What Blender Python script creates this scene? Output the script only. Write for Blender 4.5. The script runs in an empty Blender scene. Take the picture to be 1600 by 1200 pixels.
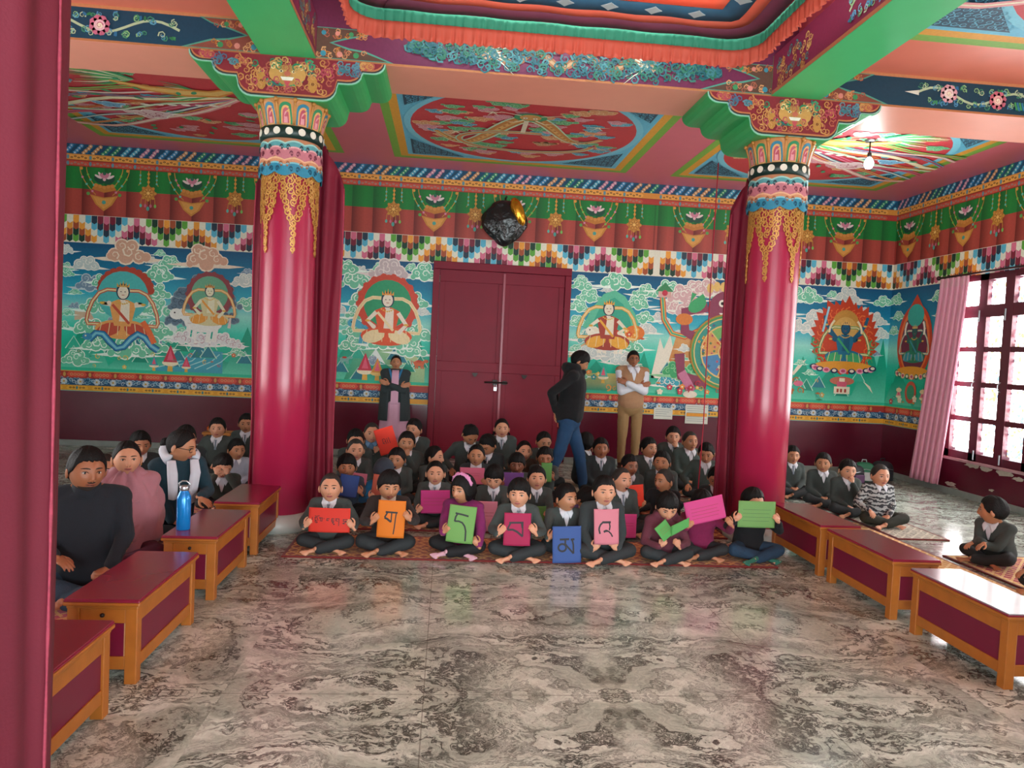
import bpy, bmesh, math, random
from math import sin, cos, pi, radians, sqrt, atan2, hypot
from mathutils import Vector, Matrix, Euler, noise
from mathutils.bvhtree import BVHTree

SC = bpy.context.scene
COL = SC.collection
random.seed(7)

# ------------------------------------------------------------------ camera
cam_d = bpy.data.cameras.new('camera')
cam = bpy.data.objects.new('camera', cam_d)
COL.objects.link(cam)
SC.camera = cam
YAW, PITCH, ROLL, FPX = -0.08909, -0.04261, 0.04812, 1139.62
_f = Vector((-sin(YAW) * cos(PITCH), cos(YAW) * cos(PITCH), sin(PITCH)))
_r0 = Vector((cos(YAW), sin(YAW), 0))
_u0 = _r0.cross(_f)
_r = cos(ROLL) * _r0 + sin(ROLL) * _u0
_u = -sin(ROLL) * _r0 + cos(ROLL) * _u0
M = Matrix((_r, _u, -_f)).transposed().to_4x4()
M.translation = Vector((0, 0, 1.45))
cam.matrix_world = M
cam_d.sensor_width = 36
cam_d.lens = FPX / 1600 * 36
cam_d.clip_start = 0.05
cam_d.clip_end = 200

# ------------------------------------------------------------------ view
SC.view_settings.view_transform = 'Standard'
SC.view_settings.look = 'None'
SC.view_settings.gamma = 1
SC.view_settings.use_curve_mapping = False
SC.view_settings.exposure = 0.82
SC.cycles.max_bounces = 6
SC.cycles.diffuse_bounces = 3
SC.cycles.glossy_bounces = 3
SC.cycles.transmission_bounces = 4
SC.cycles.sample_clamp_indirect = 4
SC.cycles.use_denoising = True

# ------------------------------------------------------------------ world
W = bpy.data.worlds.new('sky')
SC.world = W
W.use_nodes = True
bg = W.node_tree.nodes['Background']
bg.inputs[0].default_value = (0.80, 0.93, 1.0, 1)
bg.inputs[1].default_value = 2.6

def area(name, loc, size, power, color, target):
    d = bpy.data.lights.new(name, 'AREA')
    d.shape = 'RECTANGLE'
    d.size, d.size_y = size
    d.energy = power
    d.color = color
    o = bpy.data.objects.new(name, d)
    COL.objects.link(o)
    o.location = loc
    v = Vector(target) - Vector(loc)
    o.rotation_euler = v.to_track_quat('-Z', 'Y').to_euler()
    return o

# first lamp: daylight entering through the wide open front; the side windows glow by themselves
area('daylight_front', (0.7, -2.5, 1.7), (6.4, 3.2), 60, (0.84, 0.98, 1.0), (0.7, 6, 3.6))
area('added_ceiling_fill', (0.7, -1.9, 0.25), (6.0, 1.4), 215, (0.90, 1.0, 0.98), (0.7, 3.2, 4.6))  # unseen low lamp added to brighten the ceiling from below

# ------------------------------------------------------------------ helpers
def lin(h):
    h = h.lstrip('#')
    out = []
    for i in (0, 2, 4):
        c = int(h[i:i + 2], 16) / 255
        out.append(c / 12.92 if c <= 0.04045 else ((c + 0.055) / 1.055) ** 2.4)
    return tuple(out)

MATS = {}
def mat(name, hexc, rough=0.65, var=0.10, scale=24.0, bump=0.0, bscale=60.0, metal=0.0, spec=0.5, sheen=0.0, coat=0.0):
    if name in MATS:
        return MATS[name]
    m = bpy.data.materials.new(name)
    m.use_nodes = True
    nt = m.node_tree
    b = nt.nodes['Principled BSDF']
    c = lin(hexc)
    tc = nt.nodes.new('ShaderNodeTexCoord')
    n = nt.nodes.new('ShaderNodeTexNoise')
    n.inputs['Scale'].default_value = scale
    n.inputs['Detail'].default_value = 3
    nt.links.new(tc.outputs['Object'], n.inputs['Vector'])
    mx = nt.nodes.new('ShaderNodeMix')
    mx.data_type = 'RGBA'
    mx.inputs[6].default_value = tuple(max(0, v * (1 - var)) for v in c) + (1,)
    mx.inputs[7].default_value = tuple(min(1, v * (1 + var)) for v in c) + (1,)
    nt.links.new(n.outputs['Fac'], mx.inputs[0])
    nt.links.new(mx.outputs[2], b.inputs['Base Color'])
    b.inputs['Roughness'].default_value = rough
    b.inputs['Metallic'].default_value = metal
    b.inputs['Specular IOR Level'].default_value = spec
    if sheen:
        b.inputs['Sheen Weight'].default_value = sheen
    if coat:
        b.inputs['Coat Weight'].default_value = coat
    if bump:
        n2 = nt.nodes.new('ShaderNodeTexNoise')
        n2.inputs['Scale'].default_value = bscale
        n2.inputs['Detail'].default_value = 4
        nt.links.new(tc.outputs['Object'], n2.inputs['Vector'])
        bp = nt.nodes.new('ShaderNodeBump')
        bp.inputs['Strength'].default_value = bump
        bp.inputs['Distance'].default_value = 0.01
        nt.links.new(n2.outputs['Fac'], bp.inputs['Height'])
        nt.links.new(bp.outputs[0], b.inputs['Normal'])
    MATS[name] = m
    return m

def N(nt, t, **kw):
    n = nt.nodes.new(t)
    for k, v in kw.items():
        if k.startswith('i_'):
            key = k[2:]
            n.inputs[int(key) if key.isdigit() else key].default_value = v
        else:
            setattr(n, k, v)
    return n

def paint_mat(name='painted_surface', rough=0.5, spec=0.4, metal=0.0):
    if name in MATS:
        return MATS[name]
    m = bpy.data.materials.new(name)
    m.use_nodes = True
    nt = m.node_tree
    b = nt.nodes['Principled BSDF']
    a = N(nt, 'ShaderNodeVertexColor', layer_name='Col')
    tc = N(nt, 'ShaderNodeTexCoord')
    n = N(nt, 'ShaderNodeTexNoise', i_Scale=45.0, i_Detail=3.0)
    nt.links.new(tc.outputs['Object'], n.inputs['Vector'])
    r = N(nt, 'ShaderNodeMapRange')
    r.inputs[3].default_value = 0.82
    r.inputs[4].default_value = 1.12
    nt.links.new(n.outputs['Fac'], r.inputs[0])
    v = N(nt, 'ShaderNodeVectorMath', operation='SCALE')
    nt.links.new(a.outputs['Color'], v.inputs[0])
    nt.links.new(r.outputs[0], v.inputs['Scale'])
    nt.links.new(v.outputs[0], b.inputs['Base Color'])
    b.inputs['Roughness'].default_value = rough
    b.inputs['Metallic'].default_value = metal
    b.inputs['Specular IOR Level'].default_value = spec
    MATS[name] = m
    return m

def link(o, parent=None):
    COL.objects.link(o)
    if parent is not None:
        o.parent = parent
    return o

def empty(name, loc, rz=0.0, label=None, cat=None, group=None):
    o = bpy.data.objects.new(name, None)
    o.empty_display_size = 0.1
    COL.objects.link(o)
    o.location = loc
    o.rotation_euler = (0, 0, rz)
    tag(o, label, cat, group)
    return o

def tag(o, label=None, cat=None, group=None, kind=None):
    if label: o['label'] = label
    if cat: o['category'] = cat
    if group: o['group'] = group
    if kind: o['kind'] = kind
    return o

class MB:
    """collects shapes into one mesh"""
    def __init__(s):
        s.v = []; s.f = []; s.m = []; s.cur = 0
    def add(s, vs, fs):
        n = len(s.v)
        s.v.extend([tuple(p) for p in vs])
        s.f.extend([tuple(i + n for i in f) for f in fs])
        s.m.extend([s.cur] * len(fs))
        return s
    def box(s, a, b):
        x0, y0, z0 = a; x1, y1, z1 = b
        vs = [(x0, y0, z0), (x1, y0, z0), (x1, y1, z0), (x0, y1, z0), (x0, y0, z1), (x1, y0, z1), (x1, y1, z1), (x0, y1, z1)]
        return s.add(vs, [(0, 3, 2, 1), (4, 5, 6, 7), (0, 1, 5, 4), (1, 2, 6, 5), (2, 3, 7, 6), (3, 0, 4, 7)])
    def quad(s, *p):
        return s.add(p, [tuple(range(len(p)))])
    def loft(s, rings, cap=True, closed=False):
        n = len(rings[0])
        vs = [p for r in rings for p in r]
        fs = []
        k = len(rings)
        for i in range(k if closed else k - 1):
            j2 = (i + 1) % k
            for j in range(n):
                a = i * n + j; b = i * n + (j + 1) % n
                c = j2 * n + (j + 1) % n; d = j2 * n + j
                fs.append((a, b, c, d))
        if cap and not closed:
            fs.append(tuple(reversed(range(n))))
            fs.append(tuple((k - 1) * n + j for j in range(n)))
        return s.add(vs, fs)
    def lathe(s, prof, c=(0, 0), n=32, cap=True):
        rings = [[(c[0] + r * cos(2 * pi * j / n), c[1] + r * sin(2 * pi * j / n), z) for j in range(n)] for r, z in prof]
        return s.loft(rings, cap)
    def tube(s, pts, rad, n=8, cap=True):
        pts = [Vector(p) for p in pts]
        if not hasattr(rad, '__len__'): rad = [rad] * len(pts)
        rings = []
        up = None
        for i, p in enumerate(pts):
            t = (pts[min(i + 1, len(pts) - 1)] - pts[max(i - 1, 0)])
            t = t.normalized() if t.length > 1e-9 else Vector((0, 0, 1))
            if up is None:
                up = Vector((0, 0, 1)) if abs(t.z) < 0.9 else Vector((1, 0, 0))
            a = t.cross(up).normalized(); b = a.cross(t).normalized(); up = b
            rings.append([p + rad[i] * (cos(2 * pi * j / n) * a + sin(2 * pi * j / n) * b) for j in range(n)])
        return s.loft(rings, cap)
    def capsule(s, p0, p1, r0, r1, n=12):
        p0 = Vector(p0); p1 = Vector(p1)
        t = p1 - p0
        L = t.length
        t = t / L if L > 1e-9 else Vector((0, 0, 1))
        pts = []; rad = []
        for a in (-85, -60, -30, 0):
            pts.append(p0 + t * r0 * sin(radians(a))); rad.append(r0 * cos(radians(a)))
        for a in (0, 30, 60, 85):
            pts.append(p1 + t * r1 * sin(radians(a))); rad.append(r1 * cos(radians(a)))
        if L < 1e-6:
            pts.pop(3); rad.pop(3)
        return s.tube(pts, rad, n)
    def ball(s, c, r, n=12, m=8, rot=None):
        if not hasattr(r, '__len__'): r = (r, r, r)
        c = Vector(c); vs = []
        rings = []
        for i in range(m + 1):
            th = 0.04 + (pi - 0.08) * i / m
            ring = []
            for j in range(n):
                p = Vector((r[0] * sin(th) * cos(2 * pi * j / n), r[1] * sin(th) * sin(2 * pi * j / n), r[2] * cos(th)))
                if rot: p = rot @ p
                ring.append(c + p)
            rings.append(ring)
        rings.reverse()
        return s.loft(rings)
    def grid(s, fn, nu, nv):
        vs = [fn(i / nu, j / nv) for j in range(nv + 1) for i in range(nu + 1)]
        fs = [(j * (nu + 1) + i, j * (nu + 1) + i + 1, (j + 1) * (nu + 1) + i + 1, (j + 1) * (nu + 1) + i) for j in range(nv) for i in range(nu)]
        return s.add(vs, fs)
    def prism(s, pts, y0, y1):
        """outline in x,z extruded along y"""
        n = len(pts)
        vs = [(p[0], y0, p[1]) for p in pts] + [(p[0], y1, p[1]) for p in pts]
        fs = [tuple(range(n)), tuple(reversed(range(n, 2 * n)))] + [(i, i + n, (i + 1) % n + n, (i + 1) % n) for i in range(n)]
        return s.add(vs, fs)
    def xf(s, fn):
        s.v = [tuple(fn(Vector(p))) for p in s.v]
        return s
    def mesh(s, name='m'):
        me = bpy.data.meshes.new(name)
        me.from_pydata(s.v, [], s.f)
        return me
    def build(s, name, mats, parent=None, smooth=False, bevel=0.0, solid=0.0, fixn=True):
        me = s.mesh(name)
        if not isinstance(mats, (list, tuple)): mats = [mats]
        for m in mats: me.materials.append(m)
        me.polygons.foreach_set('material_index', s.m)
        if fixn:
            bm = bmesh.new(); bm.from_mesh(me)
            bmesh.ops.recalc_face_normals(bm, faces=bm.faces)
            bm.to_mesh(me); bm.free()
        if smooth:
            me.polygons.foreach_set('use_smooth', [True] * len(me.polygons))
        o = bpy.data.objects.new(name, me)
        link(o, parent)
        if solid:
            md = o.modifiers.new('solid', 'SOLIDIFY'); md.thickness = solid; md.offset = 0
        if bevel:
            md = o.modifiers.new('bevel', 'BEVEL'); md.width = bevel; md.segments = 2; md.limit_method = 'ANGLE'
        return o

def ngon(cx, cy, rx, ry=None, n=14, a0=0.0, rot=0.0):
    if ry is None: ry = rx
    out = []
    for i in range(n):
        a = a0 + 2 * pi * i / n
        x, y = rx * cos(a), ry * sin(a)
        out.append((cx + x * cos(rot) - y * sin(rot), cy + x * sin(rot) + y * cos(rot)))
    return out

class Paint:
    """flat painted decoration: coloured polygons laid on a surface"""
    def __init__(s, eps=1.2e-4):
        s.V = []; s.F = []; s.C = []; s.d = 0.0; s.eps = eps; s.top = 0.0
    def base(s, d):
        s.d = d
    def poly(s, pts, col, cols=None):
        s.d += s.eps
        s.top = max(s.top, s.d)
        n = len(s.V)
        s.V.extend([(p[0], p[1], s.d) for p in pts])
        s.F.append(tuple(range(n, n + len(pts))))
        if cols: s.C.append([lin(c) for c in cols])
        else:
            c = lin(col); s.C.append([c] * len(pts))
    def same(s, polys, col):
        """several polygons that do not overlap, one layer"""
        d = s.d
        for p in polys:
            s.d = d; s.poly(p, col)
    def rect(s, x0, y0, x1, y1, col, cols=None):
        s.poly([(x0, y0), (x1, y0), (x1, y1), (x0, y1)], col, cols)
    def circle(s, cx, cy, r, col, ry=None, n=14, rot=0.0):
        s.poly(ngon(cx, cy, r, ry, n, 0, rot), col)
    def ring(s, cx, cy, r0, r1, col, n=28, ry=1.0, a0=0.0, a1=2 * pi):
        d = s.d
        for i in range(n):
            a = a0 + (a1 - a0) * i / n; b = a0 + (a1 - a0) * (i + 1) / n
            s.d = d
            s.poly([(cx + r0 * cos(a), cy + r0 * ry * sin(a)), (cx + r1 * cos(a), cy + r1 * ry * sin(a)),
                    (cx + r1 * cos(b), cy + r1 * ry * sin(b)), (cx + r0 * cos(b), cy + r0 * ry * sin(b))], col)
    def stroke(s, pts, w, col, taper=False):
        n = len(pts)
        L = []; R = []
        for i, p in enumerate(pts):
            a = pts[max(0, i - 1)]; b = pts[min(n - 1, i + 1)]
            dx, dy = b[0] - a[0], b[1] - a[1]
            l = hypot(dx, dy) or 1
            ww = w[i] if hasattr(w, '__len__') else w
            if taper: ww = ww * (1 - 0.85 * i / (n - 1))
            nx, ny = -dy / l * ww / 2, dx / l * ww / 2
            L.append((p[0] + nx, p[1] + ny)); R.append((p[0] - nx, p[1] - ny))
        d = s.d
        for i in range(n - 1):
            s.d = d
            s.poly([R[i], R[i + 1], L[i + 1], L[i]], col)
    def spiral(s, cx, cy, r, w, col, turns=1.25, a0=0.0, sgn=1, n=12):
        pts = [(cx + r * (1 - 0.8 * t / n) * cos(a0 + sgn * turns * 2 * pi * t / n), cy + r * (1 - 0.8 * t / n) * sin(a0 + sgn * turns * 2 * pi * t / n)) for t in range(n + 1)]
        s.stroke(pts, w, col, True)
    def flower(s, cx, cy, r, c1, c2, n=6, c3=None):
        d = s.d
        for i in range(n):
            a = 2 * pi * i / n + 0.3
            s.d = d
            s.circle(cx + r * .6 * cos(a), cy + r * .6 * sin(a), r * .40, c1, n=7)
        s.circle(cx, cy, r * .55, c3 or c1, n=9)
        s.circle(cx, cy, r * .32, c2, n=8)
    def cloud(s, cx, cy, r, c, rim, wisp=True, seed=None, dark=None):
        rd = random.Random(seed if seed is not None else int((cx * 131 + cy * 77) * 100))
        lob = [(0, 0.15, .5), (-.55, 0, .4), (.55, 0, .4), (-.28, .42, .38), (.3, .45, .36), (0, -.12, .42), (-.9, -.15, .25), (.92, -.12, .27)]
        lob = [(a + rd.uniform(-.12, .12), b + rd.uniform(-.1, .1), q * rd.uniform(.85, 1.15)) for a, b, q in lob]
        if wisp:
            for sg in (-1, 1):
                y = cy + rd.uniform(-.35, -.1) * r
                s.poly([(cx, y - .12 * r), (cx + sg * 1.2 * r, y - .1 * r), (cx + sg * rd.uniform(1.8, 2.4) * r, y + rd.uniform(-.05, .1) * r), (cx + sg * 1.1 * r, y + .1 * r), (cx, y + .15 * r)], rim)
        for a, b, q in lob: s.circle(cx + a * r, cy + b * r, q * r, rim, n=12)
        for a, b, q in lob: s.circle(cx + a * r, cy + b * r, q * r * .82, c, n=12)
        for a, b, q in lob[:5]: s.spiral(cx + a * r, cy + b * r, q * r * .6, q * r * .2, dark or rim, 1.1, rd.uniform(0, 6), n=7)
    def build(s, name, fn, parent=None, m=None, solid=0.0, flip=False):
        me = bpy.data.meshes.new(name)
        me.from_pydata([fn(*v) for v in s.V], [], s.F)
        a = me.color_attributes.new('Col', 'FLOAT_COLOR', 'CORNER')
        buf = []
        for cs in s.C:
            for c in cs: buf.extend((c[0], c[1], c[2], 1.0))
        a.data.foreach_set('color', buf)
        me.materials.append(m or paint_mat())
        o = bpy.data.objects.new(name, me)
        link(o, parent)
        if solid:
            md = o.modifiers.new('solid', 'SOLIDIFY'); md.thickness = solid; md.offset = 0
        return o

# ================================================================== materials of the place
maroon_wall = mat('maroon_gloss_paint', '#5c1026', 0.22, 0.25, 3.0, 0.05, 8.0, spec=0.5)
maroon_door = mat('maroon_door_paint', '#7a0a26', 0.5, 0.15, 4.0, 0.04, 20, spec=.3)
crimson_ceiling = mat('crimson_ceiling_paint', '#d8687c', 0.35, 0.05, 6.0)
salmon = mat('salmon_ceiling_paint', '#e67d66', 0.35, 0.05, 6.0)
peach = mat('peach_beam_paint', '#f09c84', 0.4, 0.05, 6.0)
ochre_trim = mat('ochre_trim_paint', '#b9774a', 0.5, 0.12, 20)
green_beam = mat('green_beam_paint', '#3fbc72', 0.4, 0.07, 5.0)
green_bracket = mat('green_bracket_paint', '#36ab62', 0.4, 0.08, 8.0)
red_col = mat('red_column_paint', '#a82046', 0.28, 0.05, 6.0, spec=0.6)
grey_stone = mat('grey_stone', '#a9aca6', 0.4, 0.3, 9.0, 0.1, 20)
skirt_stone = mat('skirting_stone', '#8d9690', 0.35, 0.25, 9.0)
plaster = mat('off_white_plaster', '#c9c2b4', 0.8, 0.1, 8.0)
gold = mat('gilded_plaster', '#b9813f', 0.42, 0.2, 30.0, 0.2, 80, metal=0.25)
wood = mat('honey_wood', '#a4601f', 0.42, 0.22, 14.0, 0.05, 60)
steel = mat('brushed_steel', '#b5b8bc', 0.3, 0.05, 30, metal=0.9)
iron = mat('dark_iron', '#2d2422', 0.45, 0.1, 30, metal=0.5)

def marble():
    m = bpy.data.materials.new('book_matched_marble')
    m.use_nodes = True
    nt = m.node_tree
    L = nt.links.new
    b = nt.nodes['Principled BSDF']
    g = N(nt, 'ShaderNodeNewGeometry')
    sp = N(nt, 'ShaderNodeSeparateXYZ')
    L(g.outputs['Position'], sp.inputs[0])
    def math_(op, a, b_=None, c=None):
        n = N(nt, 'ShaderNodeMath', operation=op)
        for i, v in enumerate((a, b_, c)):
            if v is None: continue
            if isinstance(v, (int, float)): n.inputs[i].default_value = v
            else: L(v, n.inputs[i])
        return n.outputs[0]
    # mirrored slabs 0.82 m wide each side of x = 0.78
    px = math_('ABSOLUTE', math_('ADD', sp.outputs[0], -0.78))
    py0 = math_('ADD', sp.outputs[1], -3.02 + 11.2)
    py = math_('PINGPONG', py0, 2.24)
    far = math_('MULTIPLY', math_('FLOOR', math_('DIVIDE', math_('ADD', sp.outputs[0], 0.86 + 16.4), 3.28)), 3.7)
    cb = N(nt, 'ShaderNodeCombineXYZ')
    L(px, cb.inputs[0]); L(math_('ADD', py, far), cb.inputs[1]); L(math_('MULTIPLY', far, 1.3), cb.inputs[2])
    # warp
    w = N(nt, 'ShaderNodeTexNoise', i_Scale=1.7, i_Detail=5.0, i_Roughness=0.6)
    L(cb.outputs[0], w.inputs['Vector'])
    ws = N(nt, 'ShaderNodeVectorMath', operation='SCALE'); L(w.outputs['Color'], ws.inputs[0]); ws.inputs['Scale'].default_value = 0.95
    wa = N(nt, 'ShaderNodeVectorMath', operation='ADD'); L(cb.outputs[0], wa.inputs[0]); L(ws.outputs[0], wa.inputs[1])
    mp = N(nt, 'ShaderNodeMapping'); mp.inputs['Scale'].default_value = (0.8, 2.0, 1.0)
    mp.inputs['Rotation'].default_value = (0, 0, 0.4)
    L(wa.outputs[0], mp.inputs[0])
    def ridge(scale, detail, width, rough=0.65):
        n = N(nt, 'ShaderNodeTexNoise', i_Scale=scale, i_Detail=detail, i_Roughness=rough)
        L(mp.outputs[0], n.inputs['Vector'])
        a = math_('ABSOLUTE', math_('SUBTRACT', n.outputs['Fac'], 0.5))
        r = N(nt, 'ShaderNodeMapRange', interpolation_type='SMOOTHSTEP')
        r.inputs[1].default_value = 0.0; r.inputs[2].default_value = width
        r.inputs[3].default_value = 1.0; r.inputs[4].default_value = 0.0
        L(a, r.inputs[0])
        return r.outputs[0]
    v1 = ridge(1.7, 9.0, 0.030, 0.7)
    v2 = ridge(3.4, 9.0, 0.045, 0.75)
    v3 = ridge(11.0, 8.0, 0.06, 0.75)
    zone = N(nt, 'ShaderNodeTexNoise', i_Scale=1.1, i_Detail=2.0)
    L(cb.outputs[0], zone.inputs['Vector'])
    zr = N(nt, 'ShaderNodeMapRange'); zr.inputs[1].default_value = 0.40; zr.inputs[2].default_value = 0.62
    L(zone.outputs['Fac'], zr.inputs[0])
    base = N(nt, 'ShaderNodeTexNoise', i_Scale=2.2, i_Detail=8.0, i_Roughness=0.65)
    L(mp.outputs[0], base.inputs['Vector'])
    cr = N(nt, 'ShaderNodeValToRGB')
    cr.color_ramp.elements[0].position = 0.32; cr.color_ramp.elements[0].color = lin('#8b988d') + (1,)
    cr.color_ramp.elements[1].position = 0.62; cr.color_ramp.elements[1].color = lin('#deebdf') + (1,)
    e = cr.color_ramp.elements.new(0.47); e.color = lin('#bccabd') + (1,)
    L(base.outputs['Fac'], cr.inputs[0])
    fac = math_('MINIMUM', math_('ADD', math_('MULTIPLY', v1, 0.58), math_('MULTIPLY', math_('ADD', math_('MULTIPLY', v2, 0.85), math_('MULTIPLY', v3, 0.35)), math_('ADD', math_('MULTIPLY', zr.outputs[0], 0.6), 0.35))), 0.93)
    mx = N(nt, 'ShaderNodeMix', data_type='RGBA')
    L(fac, mx.inputs[0]); L(cr.outputs[0], mx.inputs[6]); mx.inputs[7].default_value = lin('#3a3d39') + (1,)
    # slab joints
    def joint(coord, off, pitch):
        t = math_('PINGPONG', math_('ADD', coord, off), pitch / 2)
        return math_('LESS_THAN', t, 0.0022)
    j = math_('MAXIMUM', joint(sp.outputs[0], 0.04 + 16.4, 1.64), joint(sp.outputs[1], -3.02 + 11.2, 1.12))
    mj = N(nt, 'ShaderNodeMix', data_type='RGBA')
    L(math_('MULTIPLY', j, 0.6), mj.inputs[0]); L(mx.outputs[2], mj.inputs[6]); mj.inputs[7].default_value = lin('#55544c') + (1,)
    L(mj.outputs[2], b.inputs['Base Color'])
    b.inputs['Roughness'].default_value = 0.14
    rn = N(nt, 'ShaderNodeTexNoise', i_Scale=3.0, i_Detail=4.0)
    L(g.outputs['Position'], rn.inputs['Vector'])
    rr = N(nt, 'ShaderNodeMapRange'); rr.inputs[3].default_value = 0.08; rr.inputs[4].default_value = 0.24
    L(rn.outputs['Fac'], rr.inputs[0]); L(rr.outputs[0], b.inputs['Roughness'])
    b.inputs['Specular IOR Level'].default_value = 0.6
    return m
MARBLE = marble()

XL, XR, YB, YF, ZC = -5.15, 6.13, 9.735, -2.6, 3.81
def struct(o, label=None):
    o['kind'] = 'structure'
    return o

# floor
mb = MB(); mb.box((XL - .1, YF - .1, -0.1), (XR + .1, YB + .1, 0)); struct(mb.build('floor', MARBLE))

# back wall with the door opening: dado, painted zone
DX0, DX1, DZ = -0.24, 1.60, 2.61
mb = MB(); mb.box((XL - .1, YB, 0), (XR + .12, YB + .12, ZC + .5)); wall_back = struct(mb.build('wall_back', maroon_wall))
# right wall with window opening
WY0, WY1, WZ0, WZ1 = 5.55, 8.42, 0.45, 2.62
mb = MB()
mb.box((XR, YF, 0), (XR + .12, 1.2, ZC + .5)); mb.box((XR, 4.4, 0), (XR + .12, WY0, ZC + .5)); mb.box((XR, 1.2, 0), (XR + .12, 4.4, WZ0)); mb.box((XR, 1.2, WZ1), (XR + .12, 4.4, ZC + .5)); mb.box((XR, WY1, 0), (XR + .12, YB, ZC + .5))
mb.box((XR, WY0, 0), (XR + .12, WY1, WZ0)); mb.box((XR, WY0, WZ1), (XR + .12, WY1, ZC + .5))
wall_right = struct(mb.build('wall_right', maroon_wall))
# left wall; its window opening is added for fill light
mb = MB()
mb.box((XL - .12, YF, 0), (XL, 3.2, ZC + .5)); mb.box((XL - .12, 6.0, 0), (XL, YB, ZC + .5))
mb.box((XL - .12, 3.2, 0), (XL, 6.0, WZ0)); mb.box((XL - .12, 3.2, WZ1), (XL, 6.0, ZC + .5))
wall_left = struct(mb.build('wall_left', maroon_wall))
# front wall behind the camera, wide entrance open to daylight
mb = MB()
mb.box((XL, YF - .12, 0), (-2.6, YF, ZC + .5)); mb.box((4.0, YF - .12, 0), (XR, YF, ZC + .5))
mb.box((-2.6, YF - .12, 3.45), (4.0, YF, ZC + .5))
struct(mb.build('wall_front', plaster))

# ceiling: side and back bays at 3.81, higher over the canopy bay
CX0, CX1, CY0, CY1 = -1.07, 2.45, 2.1, 5.62
mb = MB()
for i, (a, b) in enumerate((((XL, 6.1, ZC), (XR, YB, ZC + .08)), ((XL, YF, ZC), (CX0 - .3, 6.1, ZC + .08)), ((CX1 + .3, YF, ZC), (XR, 6.1, ZC + .08)),
            ((CX0 - .3, YF, ZC), (CX1 + .3, 1.9, ZC + .08)), ((CX0 - .3, 1.9, ZC + .55), (CX1 + .3, 6.1, ZC + .63)),
            ((CX0 - .3, 6.0, ZC), (CX1 + .3, 6.1, ZC + .6)), ((CX0 - .3, 1.9, ZC), (CX1 + .3, 2.0, ZC + .6)),
            ((CX0 - .35, 1.9, ZC), (CX0 - .25, 6.1, ZC + .6)), ((CX1 + .25, 1.9, ZC), (CX1 + .35, 6.1, ZC + .6)))):
    mb.cur = 1 if i in (1, 2, 3) else 0
    mb.box(a, b)
ceiling = struct(mb.build('ceiling', [crimson_ceiling, salmon]))

# skirting
mb = MB(); mb.box((XL, YB - .02, 0), (DX0 - .02, YB, .075)); mb.box((DX1 + .02, YB - .02, 0), (XR, YB, .075)); struct(mb.build('baseboard_back', skirt_stone, bevel=.004))
mb = MB(); mb.box((XR - .02, YF, 0), (XR, YB - .02, .075)); struct(mb.build('baseboard_right', skirt_stone, bevel=.004))
mb = MB(); mb.box((XL, YF, 0), (XL + .02, YB - .02, .075)); struct(mb.build('baseboard_left', skirt_stone, bevel=.004))

# flaking plaster below the right window
mb = MB()
rd = random.Random(3)
for (y, z, r) in ((7.95, .40, .09), (7.72, .395, .07), (7.42, .39, .10), (7.25, .36, .06), (8.28, .12, .08), (8.2, .07, .07), (6.9, .38, .09), (7.62, .17, .035), (6.5, .36, .12)):
    pts = [(XR - .003, y + r * 1.5 * cos(a) * rd.uniform(.5, 1.1), max(.08, z + r * .45 * sin(a) * rd.uniform(.5, 1.1))) for a in [2 * pi * i / 14 for i in range(14)]]
    mb.quad(*pts)
mb.build('bare_plaster_patch', mat('bare_plaster', '#b7a99c', .9, .25, 30), wall_right)
mb = MB(); mb.box((XR - .045, WY0 - .05, WZ0 - .03), (XR + .1, WY1 + .05, WZ0)); mb.build('window_sill', mat('sill_paint', '#b98a92', .5, .35, 10), wall_right, bevel=.004)

# ------------------------------------------------------------------ painted walls
TILE_P = ['#d9708c', '#7e2238', '#22384a', '#59b4cf', '#e9e4cf', '#d9708c', '#7e2238', '#22384a', '#59b4cf', '#59b4cf']
TILE_O = ['#f0a03a', '#a8502c', '#153c2c', '#5fa83e', '#e9e4cf', '#f0a03a', '#a8502c', '#153c2c', '#5fa83e', '#5fa83e']

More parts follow.
